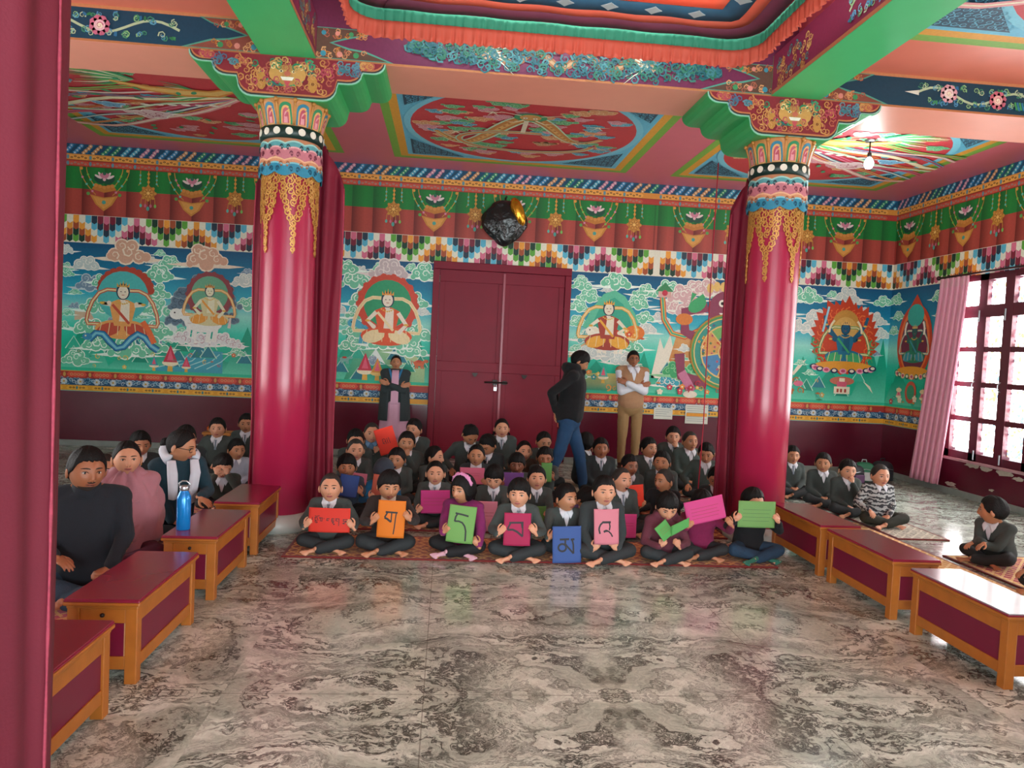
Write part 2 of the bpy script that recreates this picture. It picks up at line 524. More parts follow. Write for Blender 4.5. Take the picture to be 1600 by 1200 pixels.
def frieze(P, u0, u1, phase):
    rd = random.Random(11)
    U = u1 - u0
    # top slanted floral band
    P.base(0.0008)
    P.rect(u0, 3.685, u1, ZC, '#164a66')
    n = int(U / 0.115) + 2
    cs = ['#c98aa0', '#4f97c4', '#d09a62', '#3f9e6a', '#58b0c8']
    for i in range(-1, n):
        x = u0 + i * 0.115; c = cs[(i // 2) % 5]
        d = P.d
        a, b = max(u0, min(u1, x)), max(u0, min(u1, x + .06))
        c0, c1 = max(u0, min(u1, x + .10)), max(u0, min(u1, x + .16))
        if i % 2 == 0: P.poly([(a, 3.685), (b, 3.685), (c1, ZC), (c0, ZC)], '#1b5f83')
        for k in range(4):
            P.d = d + 3e-4
            xx, yy = x + .02 + k * .028 + rd.uniform(-.006, .006), 3.70 + k * .029
            if u0 + .02 < xx < u1 - .02: P.flower(xx, yy, .026, c, '#e8e2d0', 5)
        P.d = d
    P.base(0.0016)
    # ochre band with scroll cartouches, then red band
    for z0, z1, bgc, cc, dk in ((3.605, 3.685, '#d98f3c', '#eaa54e', '#3a2313'), (3.53, 3.605, '#b23a34', '#8f8a84', '#c9652e')):
        P.base(0.0016)
        P.rect(u0, z0, u1, z1, bgc)
        P.same([[(u0, z0), (u1, z0), (u1, z0 + .006), (u0, z0 + .006)]], '#7a2a1c')
        zc = (z0 + z1) / 2
        k = 0; x = u0 + 0.02
        while x < u1 - .28:
            P.base(0.0020)
            P.poly([(x, zc), (x + .02, z1 - .012), (x + .24, z1 - .012), (x + .26, zc), (x + .24, z0 + .012), (x + .02, z0 + .012)], cc if z0 > 3.6 else '#c9553e')
            for q in range(5):
                xx = x + .045 + q * .042
                P.base(0.0024)
                P.circle(xx, zc + (.008 if q % 2 else -.006), .016, dk if z0 > 3.6 else cc, .011, 8)
                P.circle(xx, zc + (.008 if q % 2 else -.006), .006, cc if z0 > 3.6 else dk, n=6)
            P.base(0.0024)
            P.circle(x - .0, zc, .018, '#5f8f9a', .028, 8)
            x += .27; k += 1
    # green and brown folded cloth
    F = .268
    x = u0 - ((u0 - phase) % F)
    while x < u1:
        a, b = max(x, u0), min(x + F, u1)
        if b > a:
            P.base(0.0012)
            m = a + (b - a) * .62
            P.rect(a, 3.255, m, 3.53, '', ['#145c2a', '#1f8138', '#1f8138', '#145c2a'])
            P.same([], '#000000')
            P.base(0.0012)
            P.rect(m, 3.255, b, 3.53, '', ['#1f8138', '#1d7735', '#1d7735', '#1f8138'])
            P.base(0.0012)
            P.rect(a, 2.93, m, 3.255, '', ['#6d2420', '#b34a3e', '#b34a3e', '#6d2420'])
            P.base(0.0012)
            P.rect(m, 2.93, b, 3.255, '', ['#b34a3e', '#a8433a', '#a8433a', '#b34a3e'])
        x += F
    # ornaments: swags and pendants
    per = 1.07
    k0 = int((u0 - phase) / (per / 2)) - 1
    for k in range(k0, k0 + int(U / (per / 2)) + 3):
        cx = phase + k * per / 2
        if cx < u0 + .28 or cx > u1 - .28: continue
        P.base(0.0022)
        if k % 2 == 0:
            # chains
            for sg in (-1, 1):
                for w in (.30, .22):
                    pts = [(cx + sg * (w - (w - .10) * (t / 8) ** 1.8), 3.53 - .34 * t / 8 * (w / .3)) for t in range(9)]
                    P.stroke(pts, .009, '#c98e3e')
                    for t in (3, 5, 7):
                        P.circle(pts[t][0], pts[t][1], .015, random.choice(['#5fb7a8', '#d27f9a', '#74b84e']), n=7)
                P.circle(cx + sg * .28, 3.51, .02, '#d6973f', n=7)
            # lotus
            for sg, c in ((-1, '#1c4d3a'), (1, '#1c4d3a')):
                P.circle(cx + sg * .06, 3.385, .075, c, .05, 9, sg * .5)
            for a in (-1.1, -.6, .6, 1.1):
                P.circle(cx + .085 * sin(a), 3.395 + .05 * cos(a), .05, '#e7cfcb', .016, 8, pi / 2 - a)
            for a in (-.7, -.35, 0, .35, .7):
                P.circle(cx + .05 * sin(a), 3.40 + .035 * cos(a), .04, '#cf7f93', .016, 8, pi / 2 - a)
            P.circle(cx, 3.46, .022, '#356b54', n=8)
            P.circle(cx, 3.385, .02, '#e9b4bd', n=8)
            # gold crown and point
            P.poly([(cx - .15, 3.26), (cx - .10, 3.33), (cx, 3.30), (cx + .10, 3.33), (cx + .15, 3.26), (cx, 3.22)], '#c27a34')
            for t in range(5): P.circle(cx - .10 + t * .05, 3.285 + .012 * abs(t - 2), .024, '#d08a43', n=8)
            P.poly([(cx - .17, 3.19), (cx - .06, 3.17), (cx, 3.16), (cx + .06, 3.17), (cx + .17, 3.19), (cx + .10, 3.07), (cx, 2.99), (cx - .10, 3.07)], '#c9853a')
            P.poly([(cx - .13, 3.17), (cx, 3.145), (cx + .13, 3.17), (cx + .08, 3.075), (cx, 3.02), (cx - .08, 3.075)], '#d9984a')
            P.circle(cx, 3.10, .025, '#4f9d8e', n=9)
            for sg in (-1, 1): P.circle(cx + sg * .19, 3.20, .022, '#5d9e4e', n=8)
        else:
            P.stroke([(cx, 3.53), (cx, 3.30)], .012, '#c98e3e')
            for z in (3.49, 3.44, 3.39): P.circle(cx, z, .018, '#d6973f', n=6)
            for sg in (-1, 1):
                P.stroke([(cx + sg * .10, 3.53), (cx + sg * .10, 3.38), (cx + sg * .12, 3.34)], .008, '#c98e3e')
                for z in (3.47, 3.42, 3.37): P.circle(cx + sg * .10, z, .014, '#66b3a8', n=6)
            P.circle(cx, 3.25, .085, '#b5742f', n=16)
            for a in range(8): P.circle(cx + .085 * cos(a * pi / 4), 3.25 + .085 * sin(a * pi / 4), .02, '#c98a3c', n=6)
            P.circle(cx, 3.25, .060, '#d29545', n=14)
            for a in range(4): P.stroke([(cx + .055 * cos(a * pi / 4), 3.25 + .055 * sin(a * pi / 4)), (cx - .055 * cos(a * pi / 4), 3.25 - .055 * sin(a * pi / 4))], .009, '#8f5424')
            P.circle(cx, 3.25, .02, '#efc06c', n=8)
            for t, c in zip((-.08, -.03, .03, .08), ('#5fae9d', '#c9667e', '#c9667e', '#7bb858')):
                P.stroke([(cx + t, 3.19), (cx + t * 1.1, 3.10)], .007, '#c98e3e')
                P.circle(cx + t * 1.1, 3.09, .016, c, .024, 7)
            P.circle(cx, 3.055, .02, '#4e9c90', .03, 7)
    # chevron scale tiles
    tw = .0735
    P.base(0.0010)
    P.rect(u0, 2.58, u1, 2.93, '#e6e0cc')
    n0 = int(math.floor((u0 - phase) / tw)); n1 = int(math.ceil((u1 - phase) / tw))
    for i in range(n0, n1):
        x = phase + i * tw
        if x < u0 or x + tw > u1 + .01: continue
        t = i % 20
        dp = min(t, 20 - t); do = abs(t - 10)
        if dp <= 5: seq, d = TILE_P, dp
        else: seq, d = TILE_O, do
        if d == 5: seq = TILE_P if t < 10 else TILE_O
        for j in range(3, -1, -1):
            k = j + d
            c = seq[k] if k < 10 else seq[9]
            if t > 10 and k > 4: c = TILE_O[k]
            if t <= 10 and k > 4: c = TILE_P[k]
            z1 = 2.925 - j * .078; z0 = z1 - .078
            P.base(0.0014 + .0002 * (3 - j))
            P.poly([(x + .002, z1), (x + tw - .002, z1), (x + tw - .002, z0 - .004), (x + tw / 2, z0 - .028), (x + .002, z0 - .004)], c)

def low_bands(P, u0, u1):
    # red cartouches / blue floral / yellow scroll
    P.base(0.0012)
    P.rect(u0, .865, u1, .96, '#a8382f'); P.rect(u0, .95, u1, .96, '#d99a3c')
    P.base(0.0012); P.rect(u0, .775, u1, .865, '#1f4f74')
    P.base(0.0012); P.rect(u0, .70, u1, .775, '#e2a02e'); P.same([[(u0, .70), (u1, .70), (u1, .708), (u0, .708)]], '#74b7b0')
    x = u0 + .02
    rd = random.Random(5)
    while x < u1 - .25:
        P.base(0.0018)
        P.poly([(x, .91), (x + .03, .945), (x + .22, .945), (x + .25, .91), (x + .22, .877), (x + .03, .877)], '#d9523f')
        for q in range(4):
            P.circle(x + .06 + q * .043, .911, .02, '#e29064', .018, 8)
            P.circle(x + .06 + q * .043, .911, .009, '#c2402f', n=6)
        P.circle(x + .285, .91, .018, '#c99a52', .03, 8)
        P.base(0.0018)
        P.poly([(x, .742), (x + .02, .765), (x + .25, .765), (x + .27, .742), (x + .25, .718), (x + .02, .718)], '#efb23c')
        for q in (0, 1, 3, 4):
            P.circle(x + .05 + q * .04, .742, .016, '#4a2f14', .012, 7)
            P.circle(x + .05 + q * .04, .742, .006, '#efb23c', n=5)
        P.circle(x + .13, .742, .015, '#3f7f86', .022, 6)
        x += .31
    x = u0 + .02
    k = 0
    while x < u1 - .03:
        P.base(0.0018)
        z = .82 + rd.uniform(-.02, .02)
        if k % 5 == 2: P.flower(x, .82, .042, '#dfe8ea', '#c7a24c', 8)
        else:
            P.spiral(x, z, .028, .010, rd.choice(['#cfdde2', '#8fc0d2', '#b6d0da']), 1.2, rd.uniform(0, 6), rd.choice((-1, 1)), 7)
            P.spiral(x + .01, .845 - (z - .82), .02, .008, '#7fb0c9', 1.1, rd.uniform(0, 6), 1, 6)
        x += .04; k += 1

def sky(P, u0, u1, hor=0.45):
    z0, z1 = .96, 2.60
    stops = [(0, '#2fbf98'), (.18, '#10b58f'), (.34, '#35cbb0'), (.48, '#93dccb'), (.60, '#35b2c6'), (.78, '#0b7a9e'), (1, '#0a4f78')]
    P.base(0.0004)
    for (a, ca), (b, cb) in zip(stops[:-1], stops[1:]):
        P.base(0.0004)
        P.rect(u0, z0 + a * (z1 - z0), u1, z0 + b * (z1 - z0), '', [ca, ca, cb, cb])

def fill_clouds(P, u0, u1, n, seed, pal=None):
    rd = random.Random(seed)
    pal = pal or [(GC, GR), (GC, GR), (GC, GR), (WC, WR), (BC, BR)]
    for i in range(n):
        x, z = u0 + .12 + (u1 - u0 - .24) * rd.random(), 2.5 - 1.35 * rd.random() ** 1.3
        c, rm = rd.choice(pal)
        P.base(.0022 + .0013 * (i % 2)); P.cloud(x, z, rd.uniform(.06, .10), c, rm, True, seed=seed * 50 + i)
        if rd.random() < .35:
            P.base(.00290 + i * 1.1e-5); y = 1.0 + .3 * rd.random()
            P.poly([(x - .10, y), (x, y + .16), (x + .10, y)], rd.choice(['#0f8f74', '#35b596', '#2a7f8f'])); P.stroke([(x - .10, y), (x, y + .16), (x + .10, y)], .012, '#bfe3cf')

def mountain(P, cx, z, w, h, c='#0f9f7f', c2='#62d2b0', snow=False):
    P.poly([(cx - w, z), (cx - w * .55, z + h * .45), (cx - w * .4, z + h * .5), (cx, z + h), (cx + w * .35, z + h * .55), (cx + w * .6, z + h * .4), (cx + w, z)], '', [c2, c, c, c, c, c, c2])
    if snow: P.poly([(cx - w * .42, z + h * .48), (cx, z + h), (cx + w * .38, z + h * .52), (cx + w * .15, z + h * .62), (cx, z + h * .5), (cx - w * .2, z + h * .66)], '#dfe9e2')

def stupa(P, cx, z, h, c='#c8344a', rim='#efe3c0'):
    P.poly([(cx - h * .10, z), (cx + h * .10, z), (cx + h * .08, z + h * .25), (cx - h * .08, z + h * .25)], '#e2b04a')
    P.circle(cx, z + h * .32, h * .30, rim, h * .12)
    P.poly([(cx - h * .26, z + h * .35), (cx + h * .26, z + h * .35), (cx, z + h)], c)
    P.poly([(cx - h * .12, z + h * .42), (cx + h * .12, z + h * .42), (cx, z + h * .85)], '#e2607a')

def lotus_seat(P, cx, z, w, h=.06, c1='#e39a2e', c2='#1d2a55', c3='#e39ab0'):
    P.circle(cx, z + h * .5, w, c1, h, 20)
    n = 11
    for i in range(n):
        a = -pi * .98 + pi * .96 * i / (n - 1)
        x, y = cx + w * cos(a), z + h * .3 + h * .8 * sin(a)
        P.circle(x, y, w * .13, (c2, c3)[i % 2], h * .55, 9)
        P.circle(x, y + h * .05, w * .075, ('#e8d9c2', '#c0446a')[i % 2], h * .3, 8)

def flames(P, cx, cz, rx, rz, c='#d8482c', c2='#ef8a3c', n=26, seed=1):
    rd = random.Random(seed)
    P.circle(cx, cz, rx, c, rz, 30)
    for i in range(n):
        a = 2 * pi * i / n
        x, y = cx + rx * .92 * cos(a), cz + rz * .92 * sin(a)
        r = rd.uniform(.10, .17) * (rx + rz) / 2 * 1.3
        ta = a * .6 + pi / 2 * .4
        P.poly([(x + r * cos(a + 1.4), y + r * sin(a + 1.4)), (x + 1.5 * r * cos(a + .2), y + 1.5 * r * sin(a + .2) + r * .6), (x + r * cos(a - 1.4), y + r * sin(a - 1.4))], c)
        P.spiral(x * .92 + cx * .08, y * .92 + cz * .08, r * .7, r * .22, c2, 1.1, a, 1, 7)

def deity(P, cx, z, s, skin, robe, robe2, halo=None, aura=None, crown='#e3b04a', arms=1, prop=None, seed=0):
    """generic seated robed figure, seat level z, height about 1.0*s"""
    rd = random.Random(seed)
    if aura: 
        P.ring(cx, z + .62 * s, .36 * s, .47 * s, aura, 20, 1.0)
        for i in range(18):
            a = 2 * pi * i / 18
            P.circle(cx + .44 * s * cos(a), z + .62 * s + .44 * s * sin(a), .055 * s, aura, n=7)
    if halo: P.circle(cx, z + .64 * s, .37 * s, halo, n=22)
    # streaming scarves
    for sg in (-1, 1):
        pts = [(cx + sg * s * (.10 + .42 * sin(t / 10 * pi)), z + s * (.72 - .75 * t / 10 + .10 * sin(t * .9))) for t in range(11)]
        P.stroke(pts, .055 * s, robe2)
        P.stroke(pts, .025 * s, '#e9cf9a')
    # legs and lap
    P.circle(cx, z + .13 * s, .40 * s, robe, .15 * s, 18)
    P.circle(cx - .2 * s, z + .12 * s, .18 * s, robe2, .10 * s, 12, .3)
    P.circle(cx + .2 * s, z + .12 * s, .18 * s, robe2, .10 * s, 12, -.3)
    for t in range(6): P.stroke([(cx + (-.3 + t * .12) * s, z + .22 * s), (cx + (-.34 + t * .136) * s, z + .04 * s)], .012 * s, '#e9cf9a')
    # torso
    P.poly([(cx - .12 * s, z + .18 * s), (cx + .12 * s, z + .18 * s), (cx + .20 * s, z + .52 * s), (cx + .07 * s, z + .58 * s), (cx - .07 * s, z + .58 * s), (cx - .20 * s, z + .52 * s)], robe)
    P.poly([(cx - .05 * s, z + .25 * s), (cx + .10 * s, z + .25 * s), (cx + .10 * s, z + .56 * s), (cx - .02 * s, z + .56 * s)], skin)
    P.stroke([(cx - .15 * s, z + .5 * s), (cx + .1 * s, z + .22 * s)], .04 * s, robe2)
    # arms
    for k in range(arms):
        for sg in (-1, 1):
            up = .10 + .28 * k / max(1, arms - 1) if arms > 1 else rd.uniform(-.1, .15)
            e = (cx + sg * (.30 + .05 * k) * s, z + (.38 + up) * s)
            h = (cx + sg * (.20 + .12 * k) * s, z + (.30 + 1.6 * up) * s)
            P.stroke([(cx + sg * .17 * s, z + .50 * s), e, h], .065 * s, skin)
            P.circle(h[0], h[1], .035 * s, skin, n=7)
            P.circle(e[0], e[1], .04 * s, '#e3b04a', .02 * s, 7)
    # neck, head, crown
    P.rect(cx - .035 * s, z + .55 * s, cx + .035 * s, z + .64 * s, skin)
    P.circle(cx, z + .70 * s, .10 * s, '#20304a', .125 * s, 14)
    P.circle(cx, z + .69 * s, .080 * s, skin, .10 * s, 14)
    for sg in (-1, 1): P.circle(cx + sg * .03 * s, z + .70 * s, .014 * s, '#2a1a1a', .007 * s, 6)
    P.stroke([(cx - .02 * s, z + .65 * s), (cx + .02 * s, z + .65 * s)], .01 * s, '#b23a34')
    for t in (-2, -1, 0, 1, 2):
        P.poly([(cx + (t * .036 - .02) * s, z + .77 * s), (cx + (t * .036 + .02) * s, z + .77 * s), (cx + t * .045 * s, z + (.87 - .02 * abs(t)) * s)], crown)
    for t in range(7): P.circle(cx + (-.09 + .03 * t) * s, z + (.55 - .035 * sin(pi * t / 6)) * s, .014 * s, '#e3b04a', n=6)

def animal(P, cx, z, s, c, c2, flip=1):
    """generic four-legged mount"""
    X = lambda x: cx + flip * x * s
    P.circle(X(0), z + .22 * s, .30 * s, c, .16 * s, 18)
    for x in (-.2, -.1, .12, .22): P.stroke([(X(x), z + .15 * s), (X(x + .03), z - .08 * s)], .075 * s, c)
    P.stroke([(X(.22), z + .26 * s), (X(.36), z + .36 * s), (X(.42), z + .30 * s)], .15 * s, c)
    P.circle(X(.42), z + .34 * s, .11 * s, c, .09 * s, 12)
    P.circle(X(.45), z + .36 * s, .015 * s, '#20140f', n=6)
    P.stroke([(X(-.28), z + .25 * s), (X(-.42), z + .35 * s), (X(-.40), z + .15 * s)], .05 * s, c2)
    for t in range(5): P.spiral(X(-.15 + t * .09), z + .24 * s, .05 * s, .014 * s, c2, 1.1, t, 1, 7)
    P.circle(X(0), z + .33 * s, .16 * s, '#c8442f', .07 * s, 12)

def dragonline(P, pts, w, c, c2, spine):
    P.stroke(pts, w * 1.25, spine); P.stroke(pts, w, c); 
    P.stroke([(x, y - .0) for x, y in pts], w * .45, c2)

def scatter(P, u0, u1, z0, z1, n, cols, seed, smin=.02, smax=.05):
    rd = random.Random(seed)
    for _ in range(n):
        x, z, r = rd.uniform(u0, u1), rd.uniform(z0, z1), rd.uniform(smin, smax)
        c = rd.choice(cols)
        t = rd.random()
        if t < .4: P.flower(x, z, r, c, '#e9dfb8', 5)
        elif t < .8: P.spiral(x, z, r, r * .4, c, 1.2, rd.uniform(0, 6), 1, 8)
        else: P.poly([(x - r, z), (x, z + r * .4), (x + r, z), (x, z - r * .3)], c)

GC, GR = '#74c8a2', '#eefaee'      # green clouds
WC, WR = '#c9d2cc', '#f0ece0'
PC, PR = '#d8a58a', '#f0dcc4'
BC, BR = '#7b93a8', '#c8d2d6'

def mural_back_left(P, u0, u1):
    sky(P, u0, u1)
    P.base(.0012)
    for cx, w, h in ((-4.6, .3, .75), (-4.0, .35, .35), (-3.55, .3, .5), (-3.0, .35, .3), (-2.6, .3, .62)): mountain(P, cx, 1.0, w, h)
    P.poly([(-3.85, 1.42), (-3.72, 1.62), (-3.66, 1.55), (-3.58, 1.75), (-3.5, 1.6), (-3.42, 1.45)], '#dbe8e2')
    P.poly([(-4.74, 1.72), (-4.6, 1.78), (-4.52, 1.66), (-4.4, 1.45), (-4.45, 1.42), (-4.6, 1.62), (-4.74, 1.6)], '#d8b79a')
    P.base(.0020)
    P.poly([(-3.8, 1.0), (-3.2, 1.3), (-2.9, 1.28), (-2.9, 1.0)], '#3fa3b8')
    for k in range(5): P.stroke([(-3.7 + k * .15, 1.05), (-3.4 + k * .12, 1.15), (-3.3 + k * .12, 1.25)], .012, '#a8dcd8')
    k = 0
    for x, z, r, c, rm in ((-4.12, 2.45, .16, PC, PR), (-3.15, 2.45, .16, PC, PR), (-4.6, 2.3, .10, WC, WR), (-4.55, 2.05, .11, BC, BR), (-4.4, 2.1, .09, GC, GR), (-3.72, 2.22, .12, GC, GR), (-3.6, 2.38, .09, GC, GR), (-3.75, 1.98, .12, GC, GR),
                     (-3.72, 1.78, .12, GC, GR), (-4.5, 1.78, .11, GC, GR), (-4.55, 1.5, .12, GC, GR), (-4.45, 1.3, .12, GC, GR), (-3.72, 1.5, .12, GC, GR), (-3.8, 1.3, .12, GC, GR), (-4.1, 1.25, .14, GC, GR),
                     (-2.65, 2.2, .10, WC, WR), (-2.62, 1.9, .09, GC, GR), (-4.7, 1.1, .10, GC, GR)):
        P.base(.0045 + .0025 * (k % 3)); P.cloud(x, z, r * 1.5, c, rm, seed=k); k += 1
    # left figure: robed sage under a fruit arch with a curling blue water serpent
    P.base(.013)
    for i in range(13):
        a = pi * i / 12
        P.circle(-4.12 + .30 * cos(a), 2.02 + .24 * sin(a), .055, '#b8442f', n=8)
    P.base(.0155)
    deity(P, -4.15, 1.40, .84, '#eeddc6', '#e9a25a', '#c8503a', '#4fb6b2', None, '#d6a14a', 1, seed=2)
    P.base(.023)
    pts = [(-4.55 + .085 * t, 1.36 + .10 * sin(t * 1.1)) for t in range(11)]
    dragonline(P, pts, .07, '#2f7fb0', '#7fc3d2', '#1b4f78')
    P.circle(-4.57, 1.40, .06, '#3f8fb8', .045); P.circle(-4.59, 1.41, .012, '#f2e6c0', n=6)
    P.stroke([(-3.9, 1.62), (-3.82, 1.5), (-3.75, 1.35)], .07, '#e86f3a')
    # right figure: grey-blue cloud bank, robed rider on a white elephant
    P.base(.010)
    k = 0
    for x, z, r in ((-3.45, 1.85, .15), (-3.4, 2.0, .13), (-3.2, 2.12, .16), (-2.95, 2.1, .14), (-2.85, 1.9, .14), (-3.5, 1.65, .13), (-2.85, 1.7, .12), (-3.15, 1.9, .17)):
        P.base(.010 + .0022 * (k % 3)); P.cloud(x, z, r, '#5e7688', '#8fa3ab', False, seed=20 + k, dark='#3c5160'); k += 1
    for x, z, r in ((-3.4, 1.42, .13), (-3.15, 1.4, .15), (-2.9, 1.42, .14), (-2.75, 1.38, .10)):
        P.base(.014 + .0022 * (k % 3)); P.cloud(x, z, r, '#e2e2e0', '#f4f1ea', True, seed=30 + k, dark='#c39aa2'); k += 1
    P.base(.018); animal(P, -3.15, 1.47, .8, '#eceae2', '#d9c9c2', -1)
    P.base(.024); deity(P, -3.08, 1.62, .62, '#e8e2c2', '#d8cc9a', '#e79a3a', '#6aa886', '#8f3f45', '#e79a3a', 1, seed=4)
    P.base(.012)
    stupa(P, -3.55, 1.0, .34); stupa(P, -3.35, 1.0, .2, '#d8415a'); stupa(P, -3.75, 1.0, .2, '#3aa3b0')
    scatter(P, -4.7, -2.5, 1.0, 1.25, 16, ['#d2693a', '#2f8f6a', '#c94b5a', '#e2c05a'], 3, .02, .04)

def mural_door_left(P, u0, u1):
    sky(P, u0, u1)
    P.base(.0012)
    for cx, w, h in ((-1.6, .25, .8), (-1.3, .2, .75), (-.4, .2, .7), (-.95, .5, .5), (-.75, .22, .72)): mountain(P, cx, 1.0, w, h)
    P.poly([(-1.35, 1.0), (-.3, 1.0), (-.3, 1.3), (-.7, 1.42), (-1.2, 1.38)], '', ['#2fa47e', '#9cc48e', '#b8c890', '#a8c48e', '#59b890'])
    mountain(P, -.95, 1.0, .35, .42, '#0f9c7e', '#3fb89a', True)
    P.base(.0022)
    for x, z, r, c, rm, k in ((-.83, 2.44, .14, '#c9b6b6', '#e9dcd6', 1), (-.83, 2.28, .10, '#c9b6b6', '#e9dcd6', 9), (-1.4, 2.45, .11, GC, GR, 2), (-1.25, 2.28, .12, GC, GR, 3), (-.36, 2.42, .12, GC, GR, 4), (-1.12, 2.05, .13, GC, GR, 5), (-.48, 2.05, .12, GC, GR, 6), (-1.2, 1.85, .10, GC, GR, 7),
                           (-1.2, 1.65, .12, GC, GR, 8), (-.45, 1.62, .13, GC, GR, 10), (-.85, 1.5, .13, GC, GR, 11), (-1.25, 1.45, .1, GC, GR, 12), (-.5, 1.42, .12, GC, GR, 13), (-1.48, 1.9, .08, WC, WR, 14)):
        P.base(.003 + .0022 * (k % 3)); P.cloud(x, z, r * 1.5, c, rm, seed=50 + k)
    P.base(.010); animal(P, -1.0, 1.53, .62, '#4aa8c2', '#2f7a9a', -1)
    P.base(.014); deity(P, -.82, 1.48, .84, '#efe0cc', '#e0562c', '#efd9a8', '#2f9a6a', '#cf4a34', '#e79a3a', 1, seed=7)
    P.base(.012); animal(P, -.38, 1.2, .24, '#d8693c', '#b8482c', 1)
    animal(P, -1.35, 1.22, .2, '#7fb8ae', '#5f9a96', 1)
    stupa(P, -1.08, 1.0, .36); stupa(P, -.92, 1.0, .30, '#d8913a', '#e8c878')

def mural_door_right(P, u0, u1):
    sky(P, u0, u1)
    P.base(.0012)
    for cx, w, h in ((1.75, .3, .6), (2.4, .3, .5), (2.65, .25, .55), (2.0, .4, .4)): mountain(P, cx, 1.0, w, h)
    P.poly([(1.62, 1.5), (1.85, 1.65), (2.0, 1.8), (1.95, 1.7), (1.62, 1.42)], '#d9b98a')
    P.poly([(1.62, 1.0), (2.74, 1.0), (2.74, 1.25), (1.62, 1.22)], '', ['#2f9a7a', '#2f9a7a', '#e0b060', '#8fc07a'])
    for x, z, r, c, rm, k in ((2.2, 2.46, .13, GC, GR, 1), (1.75, 2.4, .09, GC, GR, 2), (1.85, 2.25, .10, GC, GR, 3), (1.72, 2.1, .09, GC, GR, 4), (1.7, 1.9, .08, GC, GR, 5), (2.62, 2.35, .10, GC, GR, 6), (2.52, 2.2, .10, GC, GR, 7), (2.62, 2.0, .09, GC, GR, 8),
                           (2.66, 1.85, .09, WC, WR, 9), (1.9, 1.7, .11, '#6ab0a8', WR, 10), (2.45, 1.6, .11, GC, GR, 11), (2.1, 1.48, .12, WC, WR, 12), (2.35, 1.42, .10, WC, WR, 13), (1.85, 1.5, .1, WC, WR, 14)):
        P.base(.003 + .0022 * (k % 3)); P.cloud(x, z, r * 1.5, c, rm, seed=80 + k)
    P.base(.0100)
    P.poly([(1.78, 1.85), (1.9, 2.1), (2.05, 2.3), (2.2, 2.36), (2.35, 2.28), (2.5, 2.05), (2.6, 1.8), (2.2, 1.7)], '#5fbf9a')
    P.poly([(1.9, 1.85), (2.0, 2.1), (2.12, 2.22), (2.2, 2.26), (2.32, 2.18), (2.42, 2.0), (2.48, 1.82)], '#3aa78a')
    animal(P, 2.2, 1.56, .7, '#efe8d4', '#c8b890', -1)
    P.base(.0145); deity(P, 2.13, 1.56, .78, '#e8dcc4', '#a8402f', '#e9a83a', None, None, '#e9a83a', 1, seed=9)
    P.base(.014)
    P.circle(2.5, 1.8, .14, '#e07a34', .10); scatter(P, 2.38, 2.62, 1.72, 1.9, 6, ['#f0b050', '#d9542f'], 4, .03, .05)
    scatter(P, 1.66, 2.7, 1.0, 1.25, 20, ['#e8913a', '#d9542f', '#efe4c8', '#2f9a9a', '#e2c05a'], 8, .03, .055)
    stupa(P, 2.1, 1.1, .25, '#4fb0a0')

